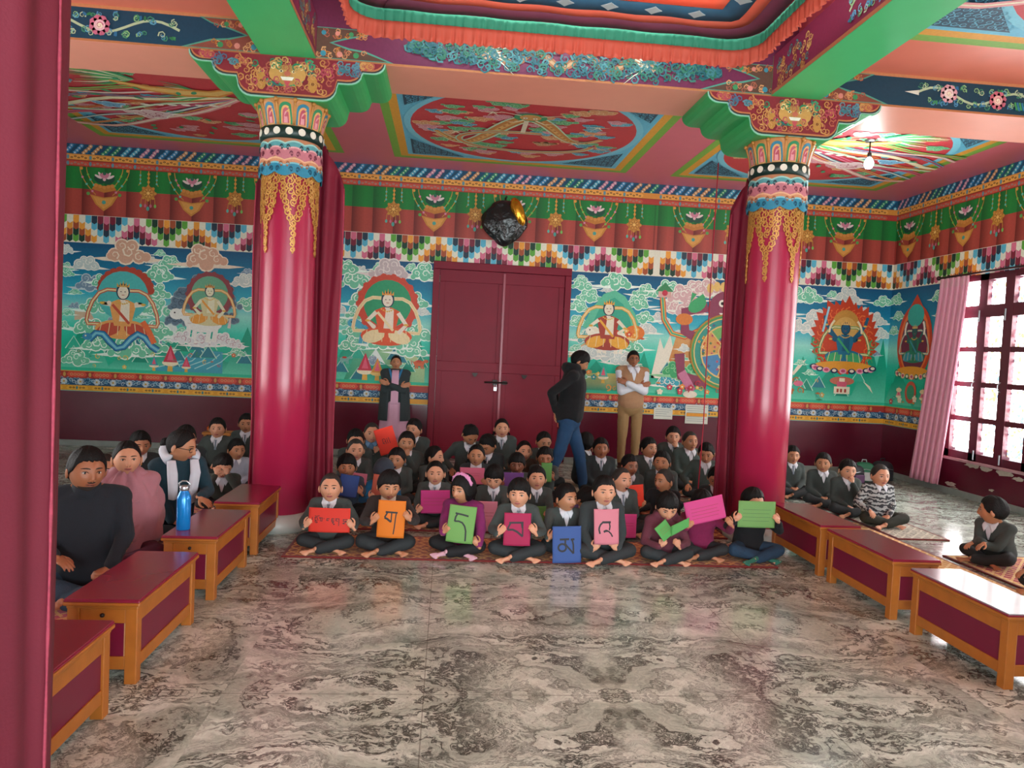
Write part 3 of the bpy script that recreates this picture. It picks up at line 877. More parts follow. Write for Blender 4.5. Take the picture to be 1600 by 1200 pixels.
def mural_wheel(P, u0, u1):
    sky(P, u0, u1)
    P.base(.0012)
    for cx, w, h in ((3.0, .25, .5), (3.3, .3, .35)): mountain(P, cx, 1.0, w, h)
    P.poly([(2.76, 1.2), (2.86, 1.75), (2.92, 1.6), (3.0, 1.8), (3.05, 1.62), (3.12, 1.75), (3.2, 1.2)], '#e9e2cf')
    P.poly([(3.0, 1.45), (3.1, 1.85), (3.22, 1.9), (3.36, 1.8), (3.5, 1.92), (3.6, 1.5), (3.3, 1.2)], '', ['#c9803f', '#d9a86a', '#e2c79a', '#c98a4f', '#d9a86a', '#b8733a', '#c9803f'])
    for x, z, r, c, rm, k in ((2.95, 2.4, .12, GC, GR, 1), (3.15, 2.32, .13, '#d9b0b0', WR, 2), (3.3, 2.42, .12, '#d9b0b0', WR, 3), (3.0, 2.15, .10, '#d9b0b0', WR, 4), (3.25, 2.15, .12, '#d9b0b0', WR, 5), (2.85, 2.0, .08, WC, WR, 6), (3.5, 2.45, .12, '#d9b0b0', WR, 7), (3.1, 1.3, .12, '#3fa86a', '#8fd09a', 8), (3.35, 1.25, .13, '#3fa86a', '#8fd09a', 9), (3.0, 1.15, .1, '#3aa8b8', WR, 10)):
        P.base(.003 + .0022 * (k % 3)); P.cloud(x, z, r * 1.5, c, rm, seed=110 + k)
    # rainbow path to a small shrine
    P.base(.010)
    pts = [(2.86, 2.3), (2.9, 2.0), (3.02, 1.82), (3.2, 1.78), (3.45, 1.9)]
    P.stroke(pts, .075, '#c8503a'); P.stroke(pts, .05, '#e9b04a'); P.stroke(pts, .025, '#3fa88a')
    P.rect(2.8, 2.3, 2.98, 2.38, '#d9a8a0'); P.poly([(2.77, 2.38), (3.01, 2.38), (2.89, 2.5)], '#3f8a5a')
    P.circle(2.89, 2.36, .04, '#c8344a')
    # monster behind
    cx, cz, R = 3.80, 1.60, .52
    P.circle(cx, cz + .58, .30, '#8f3f5a', .26, 20)
    for t in range(7): P.circle(cx - .28 + .093 * t, cz + .86 + .03 * sin(t), .05, '#e9c070', .07, 8)
    for sg in (-1, 1):
        P.circle(cx + sg * .1, cz + .66, .05, '#f0e8da'); P.circle(cx + sg * .1, cz + .66, .022, '#241418')
        P.stroke([(cx + sg * .3, cz + .6), (cx + sg * .62, cz + .52), (cx + sg * .6, cz + .25), (cx + sg * .48, cz + .2)], .13, '#8f3f5a')
        P.stroke([(cx + sg * .25, cz - .45), (cx + sg * .62, cz - .35), (cx + sg * .66, cz - .05)], .14, '#8f3f5a')
        P.stroke([(cx + sg * .62, cz - .3), (cx + sg * .45, cz - .56)], .12, '#c97a9a')
        P.circle(cx + sg * .48, cz - .6, .10, '#e9e0cc', .05)
        P.stroke([(cx + sg * .36, cz + .75), (cx + sg * .55, cz + .62), (cx + sg * .5, cz + .78)], .07, '#3fa86a')
    P.poly([(cx - .14, cz + .53), (cx + .14, cz + .53), (cx + .08, cz + .46), (cx - .08, cz + .46)], '#f0e8da')
    P.circle(cx - .45, cz + .62, .14, '#3fa86a', .09, 12, .6); P.circle(cx - .62, cz + .42, .12, '#d9803a', .08)
    # the wheel
    P.base(.0165)
    P.circle(cx, cz, R, '#b8862f', n=36); P.circle(cx, cz, R * .96, '#4f9a5a', n=36); P.circle(cx, cz, R * .90, '#e2c27a', n=36)
    cs = ['#3f9a9a', '#7ab86a', '#d9a05a', '#4f8ab8', '#c8705a', '#8ab87a']
    P.circle(cx, cz, R * .87, '#3f9a8a', n=36)
    d = P.d
    for i in range(6):
        a0 = i * pi / 3 + .2
        P.d = d
        P.poly([(cx + .14 * cos(a0), cz + .14 * sin(a0))] + [(cx + R * .68 * cos(a0 + t * pi / 18), cz + R * .68 * sin(a0 + t * pi / 18)) for t in range(7)] + [(cx + .14 * cos(a0 + pi / 3), cz + .14 * sin(a0 + pi / 3))], cs[i])
    rd = random.Random(6)
    for i in range(60):
        a, r = rd.uniform(0, 6.28), rd.uniform(.16, R * .84)
        P.flower(cx + r * cos(a), cz + r * sin(a), rd.uniform(.018, .035), rd.choice(['#e9dfc0', '#d9542f', '#2f7a9a', '#e8a84a', '#2f8f5a', '#c9667e']), '#8f3f2a', 4)
    P.ring(cx, cz, R * .68, R * .72, '#e2c27a')
    for i in range(6):
        a0 = i * pi / 3 + .2
        P.stroke([(cx + .12 * cos(a0), cz + .12 * sin(a0)), (cx + R * .7 * cos(a0), cz + R * .7 * sin(a0))], .018, '#e2c27a')
    P.circle(cx, cz, .13, '#e2c27a', n=20); P.circle(cx, cz, .11, '#c8503a', n=20)
    scatter(P, 2.8, 3.9, .99, 1.15, 14, ['#e8913a', '#c8344a', '#efe4c8', '#e2c05a'], 12, .025, .05)

def mural_blue_protector(P, u0, u1):
    sky(P, u0, u1)
    P.base(.0012)
    for cx, w, h in ((4.5, .35, .7), (4.9, .3, .6), (5.9, .3, .75), (6.05, .2, .9), (5.3, .4, .45)): mountain(P, cx, 1.0, w, h)
    P.poly([(4.75, 1.35), (4.85, 1.5), (4.95, 1.56), (4.88, 1.45), (4.78, 1.33)], '#e9e0c8'); P.poly([(5.78, 1.3), (5.95, 1.12), (5.9, 1.22)], '#e9e0c8')
    for x, z, r, c, rm, k in ((4.72, 2.4, .12, GC, GR, 1), (4.95, 2.42, .11, GC, GR, 2), (4.6, 2.2, .10, GC, GR, 3), (4.75, 2.0, .09, WC, WR, 4), (6.0, 2.4, .08, GC, GR, 5), (5.05, 2.0, .12, WC, WR, 6), (5.95, 1.95, .10, WC, WR, 7), (5.05, 2.15, .09, WC, WR, 8), (5.9, 2.15, .10, WC, WR, 9), (5.48, 2.45, .11, WC, WR, 10), (4.3, 2.35, .12, GC, GR, 11)):
        P.base(.003 + .0022 * (k % 3)); P.cloud(x, z, r * 1.5, c, rm, seed=140 + k)
    P.base(.010)
    flames(P, 5.48, 1.86, .42, .46, '#c8401f', '#e8743a', 30, 3)
    P.circle(5.48, 2.05, .20, '#c9903f', .22, 20); P.circle(5.48, 2.0, .17, '#d9a85a', .17, 18)
    P.base(.0175)
    deity(P, 5.48, 1.52, .70, '#175a78', '#1d6f8f', '#3fa86a', None, None, '#e9c070', 3, seed=5)
    for sg in (-1, 1): P.ring(5.48, 1.95, .22, .25, '#e8d9b0', 8, 1.0, 0 if sg > 0 else pi * .75, pi * .25 if sg > 0 else pi)
    P.stroke([(5.15, 1.95), (5.22, 2.3)], .03, '#9ad0e0')
    for sg in (-1, 1):
        for t in range(3): P.spiral(5.48 + sg * (.36 + .03 * t), 1.55 + t * .13, .06, .02, '#3fa86a', 1.2, t)
    lotus_seat(P, 5.48, 1.45, .43, .07)
    # small pink shrine
    P.base(.012)
    P.circle(5.48, 1.28, .18, '#c8705a', .06); P.rect(5.37, 1.1, 5.6, 1.2, '#efe4c8'); P.rect(5.41, 1.2, 5.55, 1.27, '#d9607a'); P.rect(5.44, 1.27, 5.52, 1.32, '#efe4c8')
    for x in (5.41, 5.46, 5.52): P.rect(x, 1.12, x + .03, 1.17, '#a8402f')
    P.circle(4.85, 1.22, .07, '#d9708c', .04); scatter(P, 4.3, 5.2, 1.0, 1.3, 22, ['#b8702f', '#2f8f6a', '#c9a85a', '#3fa89a'], 15, .03, .06)

def mural_arch(P, u0, u1):
    # right wall, u runs from the corner towards the camera
    sky(P, u0, u1)
    P.base(.0012); mountain(P, .3, 1.0, .3, .6); mountain(P, .95, 1.0, .3, .5)
    for x, z, r, k in ((.12, 2.42, .10, 1), (.2, 2.2, .09, 2), (1.0, 2.42, .1, 3), (1.1, 2.2, .1, 4), (.12, 2.0, .08, 5)):
        P.base(.003 + .0022 * (k % 3)); P.cloud(x, z, r * 1.2, GC, GR, seed=170 + k)
    P.base(.010)
    cx = .58
    P.circle(cx, 1.85, .36, '#c8401f', .50, 30); P.poly([(cx - .3, 2.1), (cx, 2.48), (cx + .3, 2.1)], '#c8401f')
    P.circle(cx, 1.85, .31, '#e8743a', .44, 28)
    P.circle(cx, 1.83, .27, '#6b2440', .40, 28)
    P.circle(cx, 2.2, .17, '#2fa89a', .15, 18)
    deity(P, cx, 1.58, .58, '#1d5f5a', '#1d7a5a', '#2f8fa0', None, None, '#e9c070', 2, seed=8)
    for sg in (-1, 1): P.ring(cx, 2.0, .18, .215, '#efe8da', 8, 1.0, -.3 if sg > 0 else pi - .6, .6 if sg > 0 else pi + .3)
    lotus_seat(P, cx, 1.42, .33, .07, '#e39a2e', '#1d7a5a', '#e3c0a0')
    P.base(.012)
    P.circle(cx, 1.18, .12, '#c8503a', .15); P.circle(cx, 1.18, .08, '#3f8f6a', .1); 
    for sg in (-1, 1): stupa(P, cx + sg * .25, 1.05, .2, '#e29a9a'); P.circle(cx + sg * .25, 1.2, .06, '#efe0b0', .03)
    scatter(P, .1, 1.2, 1.0, 1.12, 12, ['#e8913a', '#c8344a', '#efe4c8', '#2fa89a'], 17, .025, .05)

back = lambda u, v, d: (u, YB - .001 - d, v)
right = lambda u, v, d: (XR - .001 - d, YB - u, v)
leftm = lambda u, v, d: (XL + .001 + d, YB - u, v)

P = Paint(); frieze(P, XL, -1.54, -3.88 - .535 + .0); P.build('painted_frieze', back, wall_back)
P = Paint(); frieze(P, -1.54, 2.74, -1.33 + .0); P.build('painted_frieze', back, wall_back)
P = Paint(); frieze(P, 2.74, XR, 2.74 + .50); P.build('painted_frieze', back, wall_back)
for qi, (fn, a, b, nm) in enumerate(((mural_back_left, XL, -1.54, 0), (mural_door_left, -1.54, DX0, 0), (mural_door_right, DX1, 2.74, 0), (mural_wheel, 2.74, 4.25, 0), (mural_blue_protector, 4.25, XR, 0))):
    P = Paint(4e-5); fn(P, a, b); fill_clouds(P, a, b, int((b - a) * 13), 3 + qi); P.build('painted_mural', back, wall_back)
for a, b in ((XL, DX0 - .0), (DX1, XR)):
    P = Paint(); low_bands(P, a, b); P.build('painted_border', back, wall_back)
P = Paint(); frieze(P, 0, 7.0, .30); P.build('painted_frieze', right, wall_right)
P = Paint(4e-5); mural_arch(P, 0, YB - WY1 - .02); P.build('painted_mural', right, wall_right)
P = Paint(); low_bands(P, 0, YB - WY1 - .02); P.build('painted_border', right, wall_right)
P = Paint(); frieze(P, 0, 7.0, .30); P.build('painted_frieze', leftm, wall_left)
P = Paint(4e-5); sky(P, 0, 3.7)
for k in range(9): P.base(.003 + .002 * (k % 3)); P.cloud(.3 + .4 * k, 2.2 - .35 * (k % 3), .15, GC, GR, seed=k)
P.build('painted_mural', leftm, wall_left)
P = Paint(); low_bands(P, 0, 3.7); P.build('painted_border', leftm, wall_left)

# ------------------------------------------------------------------ door
mb = MB()
for a, b in (((DX0, YB - .045, 0), (DX0 + .085, YB - .001, DZ - .1005)), ((DX1 - .085, YB - .045, 0), (DX1, YB - .001, DZ - .1005)), ((DX0, YB - .045, DZ - .10), (DX1, YB - .001, DZ))): mb.box(a, b)
door = struct(mb.build('door_1', maroon_door, bevel=.006))
xm = .705
for (x0, x1) in ((DX0 + .09, xm - .004), (xm + .004, DX1 - .09)):
    mb = MB()
    mb.box((x0, YB - .022, .01), (x1, YB - .002, DZ - .105))
    for z0, z1 in ((.01, .16), (1.17, 1.30), (DZ - .26, DZ - .105)): mb.box((x0, YB - .034, z0), (x1, YB - .022, z1))
    for xx in (x0, x1 - .07):
        mb.box((xx, YB - .033, .1605), (xx + .07, YB - .0225, 1.1695)); mb.box((xx, YB - .033, 1.3005), (xx + .07, YB - .0225, DZ - .2605))
    leaf = mb.build('door_leaf', maroon_door, door, bevel=.004)
mb = MB(); mb.box((xm - .02, YB - .05, .02), (xm + .012, YB - .034, DZ - .12)); mb.build('cover_strip', mat('strip_paint', '#8f1c34', .3), door, bevel=.003)
mb = MB(); mb.tube([(xm - .21, YB - .065, 1.045), (xm + .1, YB - .065, 1.045)], .011); mb.box((xm - .10, YB - .06, 1.01), (xm - .04, YB - .034, 1.08)); mb.box((xm + .03, YB - .06, 1.02), (xm + .09, YB - .034, 1.07))
mb.build('door_bolt', iron, door)
mb = MB(); mb.box((xm - .085, YB - .085, .935), (xm - .045, YB - .06, .985)); mb.tube([(xm - .08, YB - .07, .98), (xm - .078, YB - .07, 1.02), (xm - .052, YB - .07, 1.02), (xm - .05, YB - .07, .98)], .004)
mb.build('padlock', steel, door, bevel=.003)
for xx in (xm - .34, xm + .32):
    mb = MB(); mb.prism([(xx - .04, 1.16), (xx + .04, 1.16), (xx + .02, 1.12), (xx, 1.105), (xx - .02, 1.12)], YB - .045, YB - .034); mb.build('door_hasp', iron, door)

# paper notices on the back wall
def notice(x0, x1, z0, z1, label):
    mb = MB(); mb.box((x0, YB - .012, z0), (x1, YB - .0095, z1))
    o = mb.build('paper_notice', mat('notice_paper', '#d5d8cc', .7, .05))
    tag(o, label, 'notice', 'paper notices pasted on the back wall')
    mb = MB()
    for k in range(int((z1 - z0) / .028) - 1):
        z = z1 - .03 - k * .028
        mb.box((x0 + .02, YB - .0128, z), (x1 - .02 - .03 * (k % 3), YB - .0121, z + .005))
    mb.build('printed_lines', mat('grey_print', '#7c8a8c', .8), o)
notice(2.83, 3.09, .645, .80, 'smaller pale green paper notice on the back wall right of the man in tan')
notice(3.27, 3.59, .60, .86, 'larger white paper notice on the back wall beside the right column drape')
mb = MB(); mb.box((3.285, YB - .0145, .70), (3.575, YB - .0125, .745)); mb.build('orange_strip', mat('notice_orange', '#e39a34', .7), bpy.data.objects['paper_notice.001'])

# ------------------------------------------------------------------ window (right wall)
win_paint = mat('window_maroon_paint', '#5a1a2c', .35, .15, 12)
def pane_mat():
    m = bpy.data.materials.new('patterned_daylit_glass'); m.use_nodes = True
    nt = m.node_tree; L = nt.links.new
    b = nt.nodes['Principled BSDF']
    tc = N(nt, 'ShaderNodeTexCoord')
    vo = N(nt, 'ShaderNodeTexVoronoi', i_Scale=24.0); L(tc.outputs['Object'], vo.inputs['Vector'])
    cr = N(nt, 'ShaderNodeValToRGB')
    cr.color_ramp.interpolation = 'CONSTANT'
    es = cr.color_ramp.elements
    es[0].color = (1, 1, 1, 1); es[1].position = .58; es[1].color = (.10, .055, .016, 1)
    e = es.new(.70); e.color = (.025, .060, .085, 1); e = es.new(.82); e.color = (1, .97, .9, 1)
    sx = N(nt, 'ShaderNodeSeparateColor'); L(vo.outputs['Color'], sx.inputs[0]); L(sx.outputs[0], cr.inputs[0])
    ed = N(nt, 'ShaderNodeTexVoronoi', i_Scale=24.0, feature='DISTANCE_TO_EDGE'); L(tc.outputs['Object'], ed.inputs['Vector'])
    lt = N(nt, 'ShaderNodeMath', operation='LESS_THAN'); L(ed.outputs['Distance'], lt.inputs[0]); lt.inputs[1].default_value = .045
    mx = N(nt, 'ShaderNodeMix', data_type='RGBA'); L(lt.outputs[0], mx.inputs[0]); L(cr.outputs[0], mx.inputs[6]); mx.inputs[7].default_value = (.06, .065, .06, 1)
    L(mx.outputs[2], b.inputs['Emission Color']); b.inputs['Emission Strength'].default_value = PANE_E
    b.inputs['Base Color'].default_value = (.6, .65, .65, 1)
    b.inputs['Roughness'].default_value = .3
    return m
PANE_E = 11.0
PANE = pane_mat()
def window(name, X, y0, y1, sgn):
    """sgn=+1: wall to the right of the room"""
    w = MB()
    xi, xo = X - sgn * .01, X + sgn * .08
    lo, hi = min(xi, xo), max(xi, xo)
    bx = lambda a0, a1, z0, z1, t=0: w.box((lo - (t if sgn > 0 else 0), a0, z0), (hi + (t if sgn < 0 else 0), a1, z1))
    bx(y0, y1, WZ0, WZ0 + .09); bx(y0, y1, WZ1 - .07, WZ1); bx(y0, y0 + .07, WZ0, WZ1); bx(y1 - .07, y1, WZ0, WZ1)
    rows = [(.57, .90), (.96, 1.31), (1.37, 1.72), (1.78, 2.12), (2.26, 2.53)]
    n = int((y1 - y0) / .40)
    ys = [y1 - .07 - .40 * k for k in range(n + 1)]
    for k, y in enumerate(ys[1:]): bx(y - .065, y + .065, WZ0, WZ1, .006 if k % 2 else 0)
    bx(y0, y1, 2.12, 2.26, .004)
    for k in range(3): bx(y0, y1, rows[k][1], rows[k + 1][0], -.006)
    fr = struct(w.build(name, win_paint))
    g = MB()
    xg = (X + sgn * .045)
    edges = [y1 - .07] + [v for y in ys[1:] for v in (y + .065, y - .065)] + [y0 + .07]
    for i in range(0, len(edges) - 1, 2):
        a, b = edges[i + 1], edges[i]
        if b - a < .05: continue
        for z0, z1 in rows: g.box((min(xg, xg + sgn * .008), a, z0), (max(xg, xg + sgn * .008), b, z1))
    g.build('window_pane', PANE, fr)
    if sgn > 0:
        for k, y in enumerate(ys[1:-1]):
            h = MB()
            h.tube([(X - .035, y + .02, 2.07), (X - .035, y + .02, 2.20)], .010); h.tube([(X - .035, y - .05, .47), (X - .035, y - .05, .58)], .009)
            h.build('window_bolt', steel, fr)
            h = MB(); h.tube([(X - .02, y + .03, 1.38), (X - .05, y + .035, 1.35), (X - .05, y + .035, 1.30), (X - .02, y + .03, 1.27)], .007); h.build('window_handle', steel, fr)
    return fr
window('window_1', XR, WY0, WY1, 1)
window('added_fill_window', XL, 3.2, 6.0, -1)  # unseen glowing window, added on the left wall as fill light
window('window_3', XR, 1.2, 4.4, 1)
# skylight over the canopy bay
mb = MB()
for a, b in (((-.45, 2.65), (1.85, 2.75)), ((-.45, 5.0), (1.85, 5.1)), ((-.45, 2.75), (-.35, 5.0)), ((1.75, 2.75), (1.85, 5.0)), ((.66, 2.75), (.72, 5.0)), ((-.35, 3.85), (.66, 3.9)), ((.72, 3.85), (1.75, 3.9))): mb.box((a[0], a[1], ZC + .49), (b[0], b[1], ZC + .55))
sk = struct(mb.build('window_4', win_paint))
skm = bpy.data.materials.new('skylight_glass'); skm.use_nodes = True
_b = skm.node_tree.nodes['Principled BSDF']; _b.inputs['Emission Color'].default_value = (.88, .97, 1, 1); _b.inputs['Emission Strength'].default_value = 5
mb = MB(); mb.box((-.40, 2.7, ZC + .535), (1.80, 5.05, ZC + .545)); mb.build('window_pane', skm, sk)

# curtain rod and pink curtain
mb = MB(); mb.tube([(XR - .09, 8.62, 2.63), (XR - .09, 5.3, 2.63)], .013, 10); mb.ball((XR - .09, 8.64, 2.63), .028)
o = mb.build('curtain_rod', mat('rod_metal', '#4a2f30', .35, metal=.7), smooth=True); tag(o, 'dark metal curtain rod above the right window', 'curtain rod')
for y in (8.58, 7.0, 5.4):
    mb = MB(); mb.tube([(XR - .09, y, 2.63), (XR, y, 2.63)], .008); mb.box((XR - .012, y - .02, 2.625), (XR, y + .02, 2.67)); mb.build('rod_bracket', iron, o)
pink_cloth = mat('pink_satin_curtain', '#dc93a8', .5, .06, 8, sheen=.1)
def curtain_fn(u, v):
    # u along the width, v up
    z = .10 + v * 2.512
    spread = .47 + .04 * (1 - v)
    y = 8.56 + .27 * (1 - v) ** 1.3 - u * spread
    ph = u * 2 * pi * 5 + .8 * sin(v * 2.3)
    x = XR - .10 - .022 * sin(ph) * (1 - .35 * v) - .05 * (1 - v)
    return (x, y + .012 * sin(2 * ph), z)
mb = MB(); mb.grid(curtain_fn, 90, 30)
o = mb.build('window_curtain', pink_cloth, smooth=True, solid=.004); tag(o, 'pink satin curtain drawn to the corner side of the window', 'curtain')
mb = MB(); mb.grid(lambda u, v: (lambda p: (p[0] - .006, p[1], p[2]))(curtain_fn(u, .955 + v * .045)), 90, 3); mb.build('heading_tape', mat('tape_cloth', '#d59aa6', .7), o, smooth=True)

# ================================================================== ceiling panels
def scroll_corner(P, cx, cy, sx, sy, s, col='#1d4a63'):
    """dark interlaced scroll filling a corner"""
    P.poly([(cx, cy), (cx + sx * s, cy), (cx + sx * s * .96, cy + sy * s * .035), (cx + sx * .035 * s, cy + sy * s * .96), (cx, cy + sy * s)], col)
    rd = random.Random(4)
    for i in range(9):
        for j in range(9 - i):
            x, y = cx + sx * s * (.05 + i * .105), cy + sy * s * (.05 + j * .105)
            P.spiral(x + sx * s * .03, y + sy * s * .03, s * .052, s * .020, '#5fb0cc', 1.3, rd.uniform(0, 6), rd.choice((-1, 1)), 8)

def ceiling_panel(cx, cy, w, h, kind):
    P = Paint(6e-5)
    P.base(.001)
    x0, x1, y0, y1 = cx - w / 2, cx + w / 2, cy - h / 2, cy + h / 2
    P.rect(x0, y0, x1, y1, '#7fb348'); P.rect(x0 + .09, y0 + .09, x1 - .09, y1 - .09, '#e8a63c'); P.rect(x0 + .18, y0 + .18, x1 - .18, y1 - .18, '#66bfdc')
    for sx in (-1, 1):
        for sy in (-1, 1): scroll_corner(P, cx - sx * (w / 2 - .24), cy - sy * (h / 2 - .24), sx, sy, .62)
    R = min(w, h) / 2 - .24
    P.base(.006)
    P.circle(cx, cy, R + .07, '#7ccbe0', n=48); P.circle(cx, cy, R, '#cc3f48', n=48)
    rd = random.Random(9 + int(cx * 10))
    cl = [('#d98f9a', '#eab8b8'), ('#4f9fb8', '#9ad0da'), ('#5fb07a', '#a8d8a8'), ('#e09a6a', '#f0c8a0')]
    k = 0
    for i in range(95 if kind == 'dragon' else 40):
        a, r = rd.uniform(0, 6.28), R * sqrt(rd.uniform(.02, .80))
        c, rm = rd.choice(cl)
        P.base(.0075 + .0022 * (k % 3)); k += 1
        P.cloud(cx + r * cos(a), cy + r * sin(a), rd.uniform(.07, .125), c, rm, False, seed=300 + i, dark=rm)
    P.base(.016)
    if kind == 'dragon':
        pts = []
        for t in range(41):
            u = t / 40
            pts.append((cx - .78 * R + 1.5 * R * u, cy + R * (.32 * sin(u * 9.0) + .12 * cos(u * 4))))
        w_ = [.05 + .10 * sin(pi * min(1, i / 40 * 1.1)) for i in range(41)]
        P.stroke(pts, [v * 1.35 for v in w_], '#bfe0c0'); P.stroke(pts, w_, '#d08a4a'); P.stroke([(x, y + .015) for x, y in pts], [v * .4 for v in w_], '#e3b06a')
        for i in range(3, 38): P.circle(pts[i][0], pts[i][1], .018, '#b8703a', n=6)
        pts2 = [(cx + .05 * R + .62 * R * cos(a / 10), cy + .30 * R + .30 * R * sin(a / 10)) for a in range(0, 50)]
        P.stroke(pts2, .085, '#9fd6b8'); P.stroke(pts2, .05, '#d9905a')
        hx, hy = cx + .02 * R, cy - .42 * R
        P.circle(hx, hy, .17, '#3f9a6a', .12, 16); P.circle(hx, hy, .11, '#d9a05a', .09, 14)
        for sg in (-1, 1):
            P.circle(hx + sg * .05, hy + .02, .025, '#f2ecd8', n=8); P.circle(hx + sg * .05, hy + .02, .01, '#1d1d1d', n=6)
            P.stroke([(hx + sg * .06, hy + .08), (hx + sg * .16, hy + .18), (hx + sg * .26, hy + .14)], .03, '#e8e0c0', True)
            P.stroke([(hx + sg * .1, hy - .05), (hx + sg * .3, hy - .12), (hx + sg * .4, hy - .02)], .02, '#e8e0c0', True)
        P.stroke([(hx - .03, hy + .1), (hx - .03, hy + .5)], .05, '#e6dcc0')
        for x, y in ((-.6, .1), (.5, .2), (-.3, -.5), (.62, -.3)):
            for q in range(4): P.stroke([(cx + x * R, cy + y * R), (cx + x * R + .12 * cos(q), cy + y * R + .12 * sin(q))], .022, '#e8e0c0', True)
    else:
        s = 1 if kind == 'phoenix' else -1
        X = lambda x, y: (cx + s * x * R, cy + y * R)
        for q, c in enumerate(['#7fc060', '#e08a9a', '#4fa0c0', '#efe0b0', '#e89a4a', '#9ad6a8', '#d9708c', '#3f8fb0', '#e9c070', '#e9a0a0']):
            a = -.5 + q * .17
            pts = [X(.55 - .25 * (t / 4) - 1.0 * (t / 12) ** 1.3 , -.30 + .62 * a * sin(t / 12 * 1.9) + .45 * (t / 12) ** 1.6 + .07 * sin(t * .9 + q * 1.3) * (t / 12)) for t in range(13)]
            P.stroke(pts, .075 if q % 3 == 0 else .05, c); P.stroke(pts, .02, '#efe8cc' if q % 2 else '#c2323c')
        # wing feathers
        for wing, (bx, by, dr) in enumerate(((.35, -.35, 1), (-.15, -.62, 1))):
            for q in range(14):
                a = 2.4 + q * .13
                L = .50 + .1 * sin(q)
                P.stroke([X(bx, by), X(bx + L * .6 * cos(a), by + L * .6 * sin(a) * .8), X(bx + L * cos(a) * .98, by + L * sin(a) * .6)], .045, ['#5fc060', '#3fa070', '#efe8c8'][q % 3], True)
        body = [X(-.35, -.55), X(-.1, -.42), X(.15, -.38), X(.4, -.40), X(.62, -.55)]
        P.stroke(body, [.05, .16, .22, .18, .08], '#e0903c'); P.stroke(body, [.03, .08, .12, .1, .04], '#efc070')
        P.circle(*X(.66, -.58), .085, '#e8b04a', .07); P.circle(*X(.69, -.57), .016, '#201010', n=6)
        P.poly([X(.72, -.60), X(.86, -.66), X(.73, -.54)], '#efe8c8')
        for q in range(6): P.circle(*X(.3 - .12 * q, -.1 + .02 * q), .05, '#efe8d8', .03, 8)
        P.cloud(*X(-.35, .25), .22, '#e9c8c8', '#f4ece0', True, seed=5, dark='#c9808c')
        P.cloud(*X(-.62, .05), .14, '#7fb8d8', '#cfe6ec', True, seed=6, dark='#4f90b8')
        for q in range(16):
            a = rd.uniform(0, 6.28); r = R * rd.uniform(.3, .9)
            P.circle(cx + r * cos(a), cy + r * sin(a), .05, '#3fa070', .025, 8, a)
    o = P.build('painted_ceiling_panel', lambda u, v, d: (u, v, ZC - d), ceiling)
    return o
ceiling_panel(.69, 7.83, 2.92, 2.86, 'dragon')
ceiling_panel(-2.82, 7.83, 2.88, 2.86, 'phoenix')
ceiling_panel(4.12, 7.83, 2.78, 2.86, 'peacock')
ceiling_panel(4.30, 3.60, 2.85, 2.86, 'phoenix')
ceiling_panel(-2.95, 3.60, 2.85, 2.86, 'dragon')

# ================================================================== beams
YC0, YC1 = 5.62, 6.22
ZB = 3.55
beam = MB(); beam.box((XL, YC0, ZB), (XR, YC1, ZC + .02))
beam = struct(beam.build('beam_back', peach)); beam.name = 'trim_1'
def vine(P, u0, u1, z0, z1, seed, bgc='#14425a', flow=(('#d9705a', '#f0b09a'), ('#c96a84', '#eab8c0'))):
    rd = random.Random(seed)
    zc = (z0 + z1) / 2; h = z1 - z0
    pts = [(u0 + (u1 - u0) * t / 40, zc + h * .26 * sin(t * .55)) for t in range(41)]
    P.stroke(pts, .018, '#b7c8a0')
    for t in range(1, 40):
      for _ in range(3):
        x, z = pts[t]; x += rd.uniform(-.5, .5) * (u1 - u0) / 40
        sg = 1 if t % 2 else -1
        P.spiral(x, zc + sg * h * rd.uniform(.18, .34), h * rd.uniform(.09, .14), h * .05, rd.choice(['#8fbf80', '#5fa8c0', '#3f8a6a', '#b7c8a0', '#4f90b8']), 1.3, rd.uniform(0, 6), sg, 8)
        if t % 3 == 0: P.circle(x, zc - sg * h * .3, h * .09, rd.choice(['#2f7a4a', '#2f6f9a', '#3f8f5a']), h * .045, 8, rd.uniform(0, 3))
    k = 0
    x = u0 + h * 1.3
    while x < u1 - h:
        a, b = flow[k % 2]
        z = zc + h * .05 * (-1) ** k
        P.flower(x, z, h * .36, a, '#f3e6c8', 8, b); P.spiral(x, z, h * .12, h * .04, a, 1.2, 0)
        x += h * (2.0 if k % 2 == 0 else 4.2); k += 1
    P.poly([(u0 - .10, zc), (u0 + .02, zc + .02), (u0 + .02, zc - .02)], '#d8d8c8')

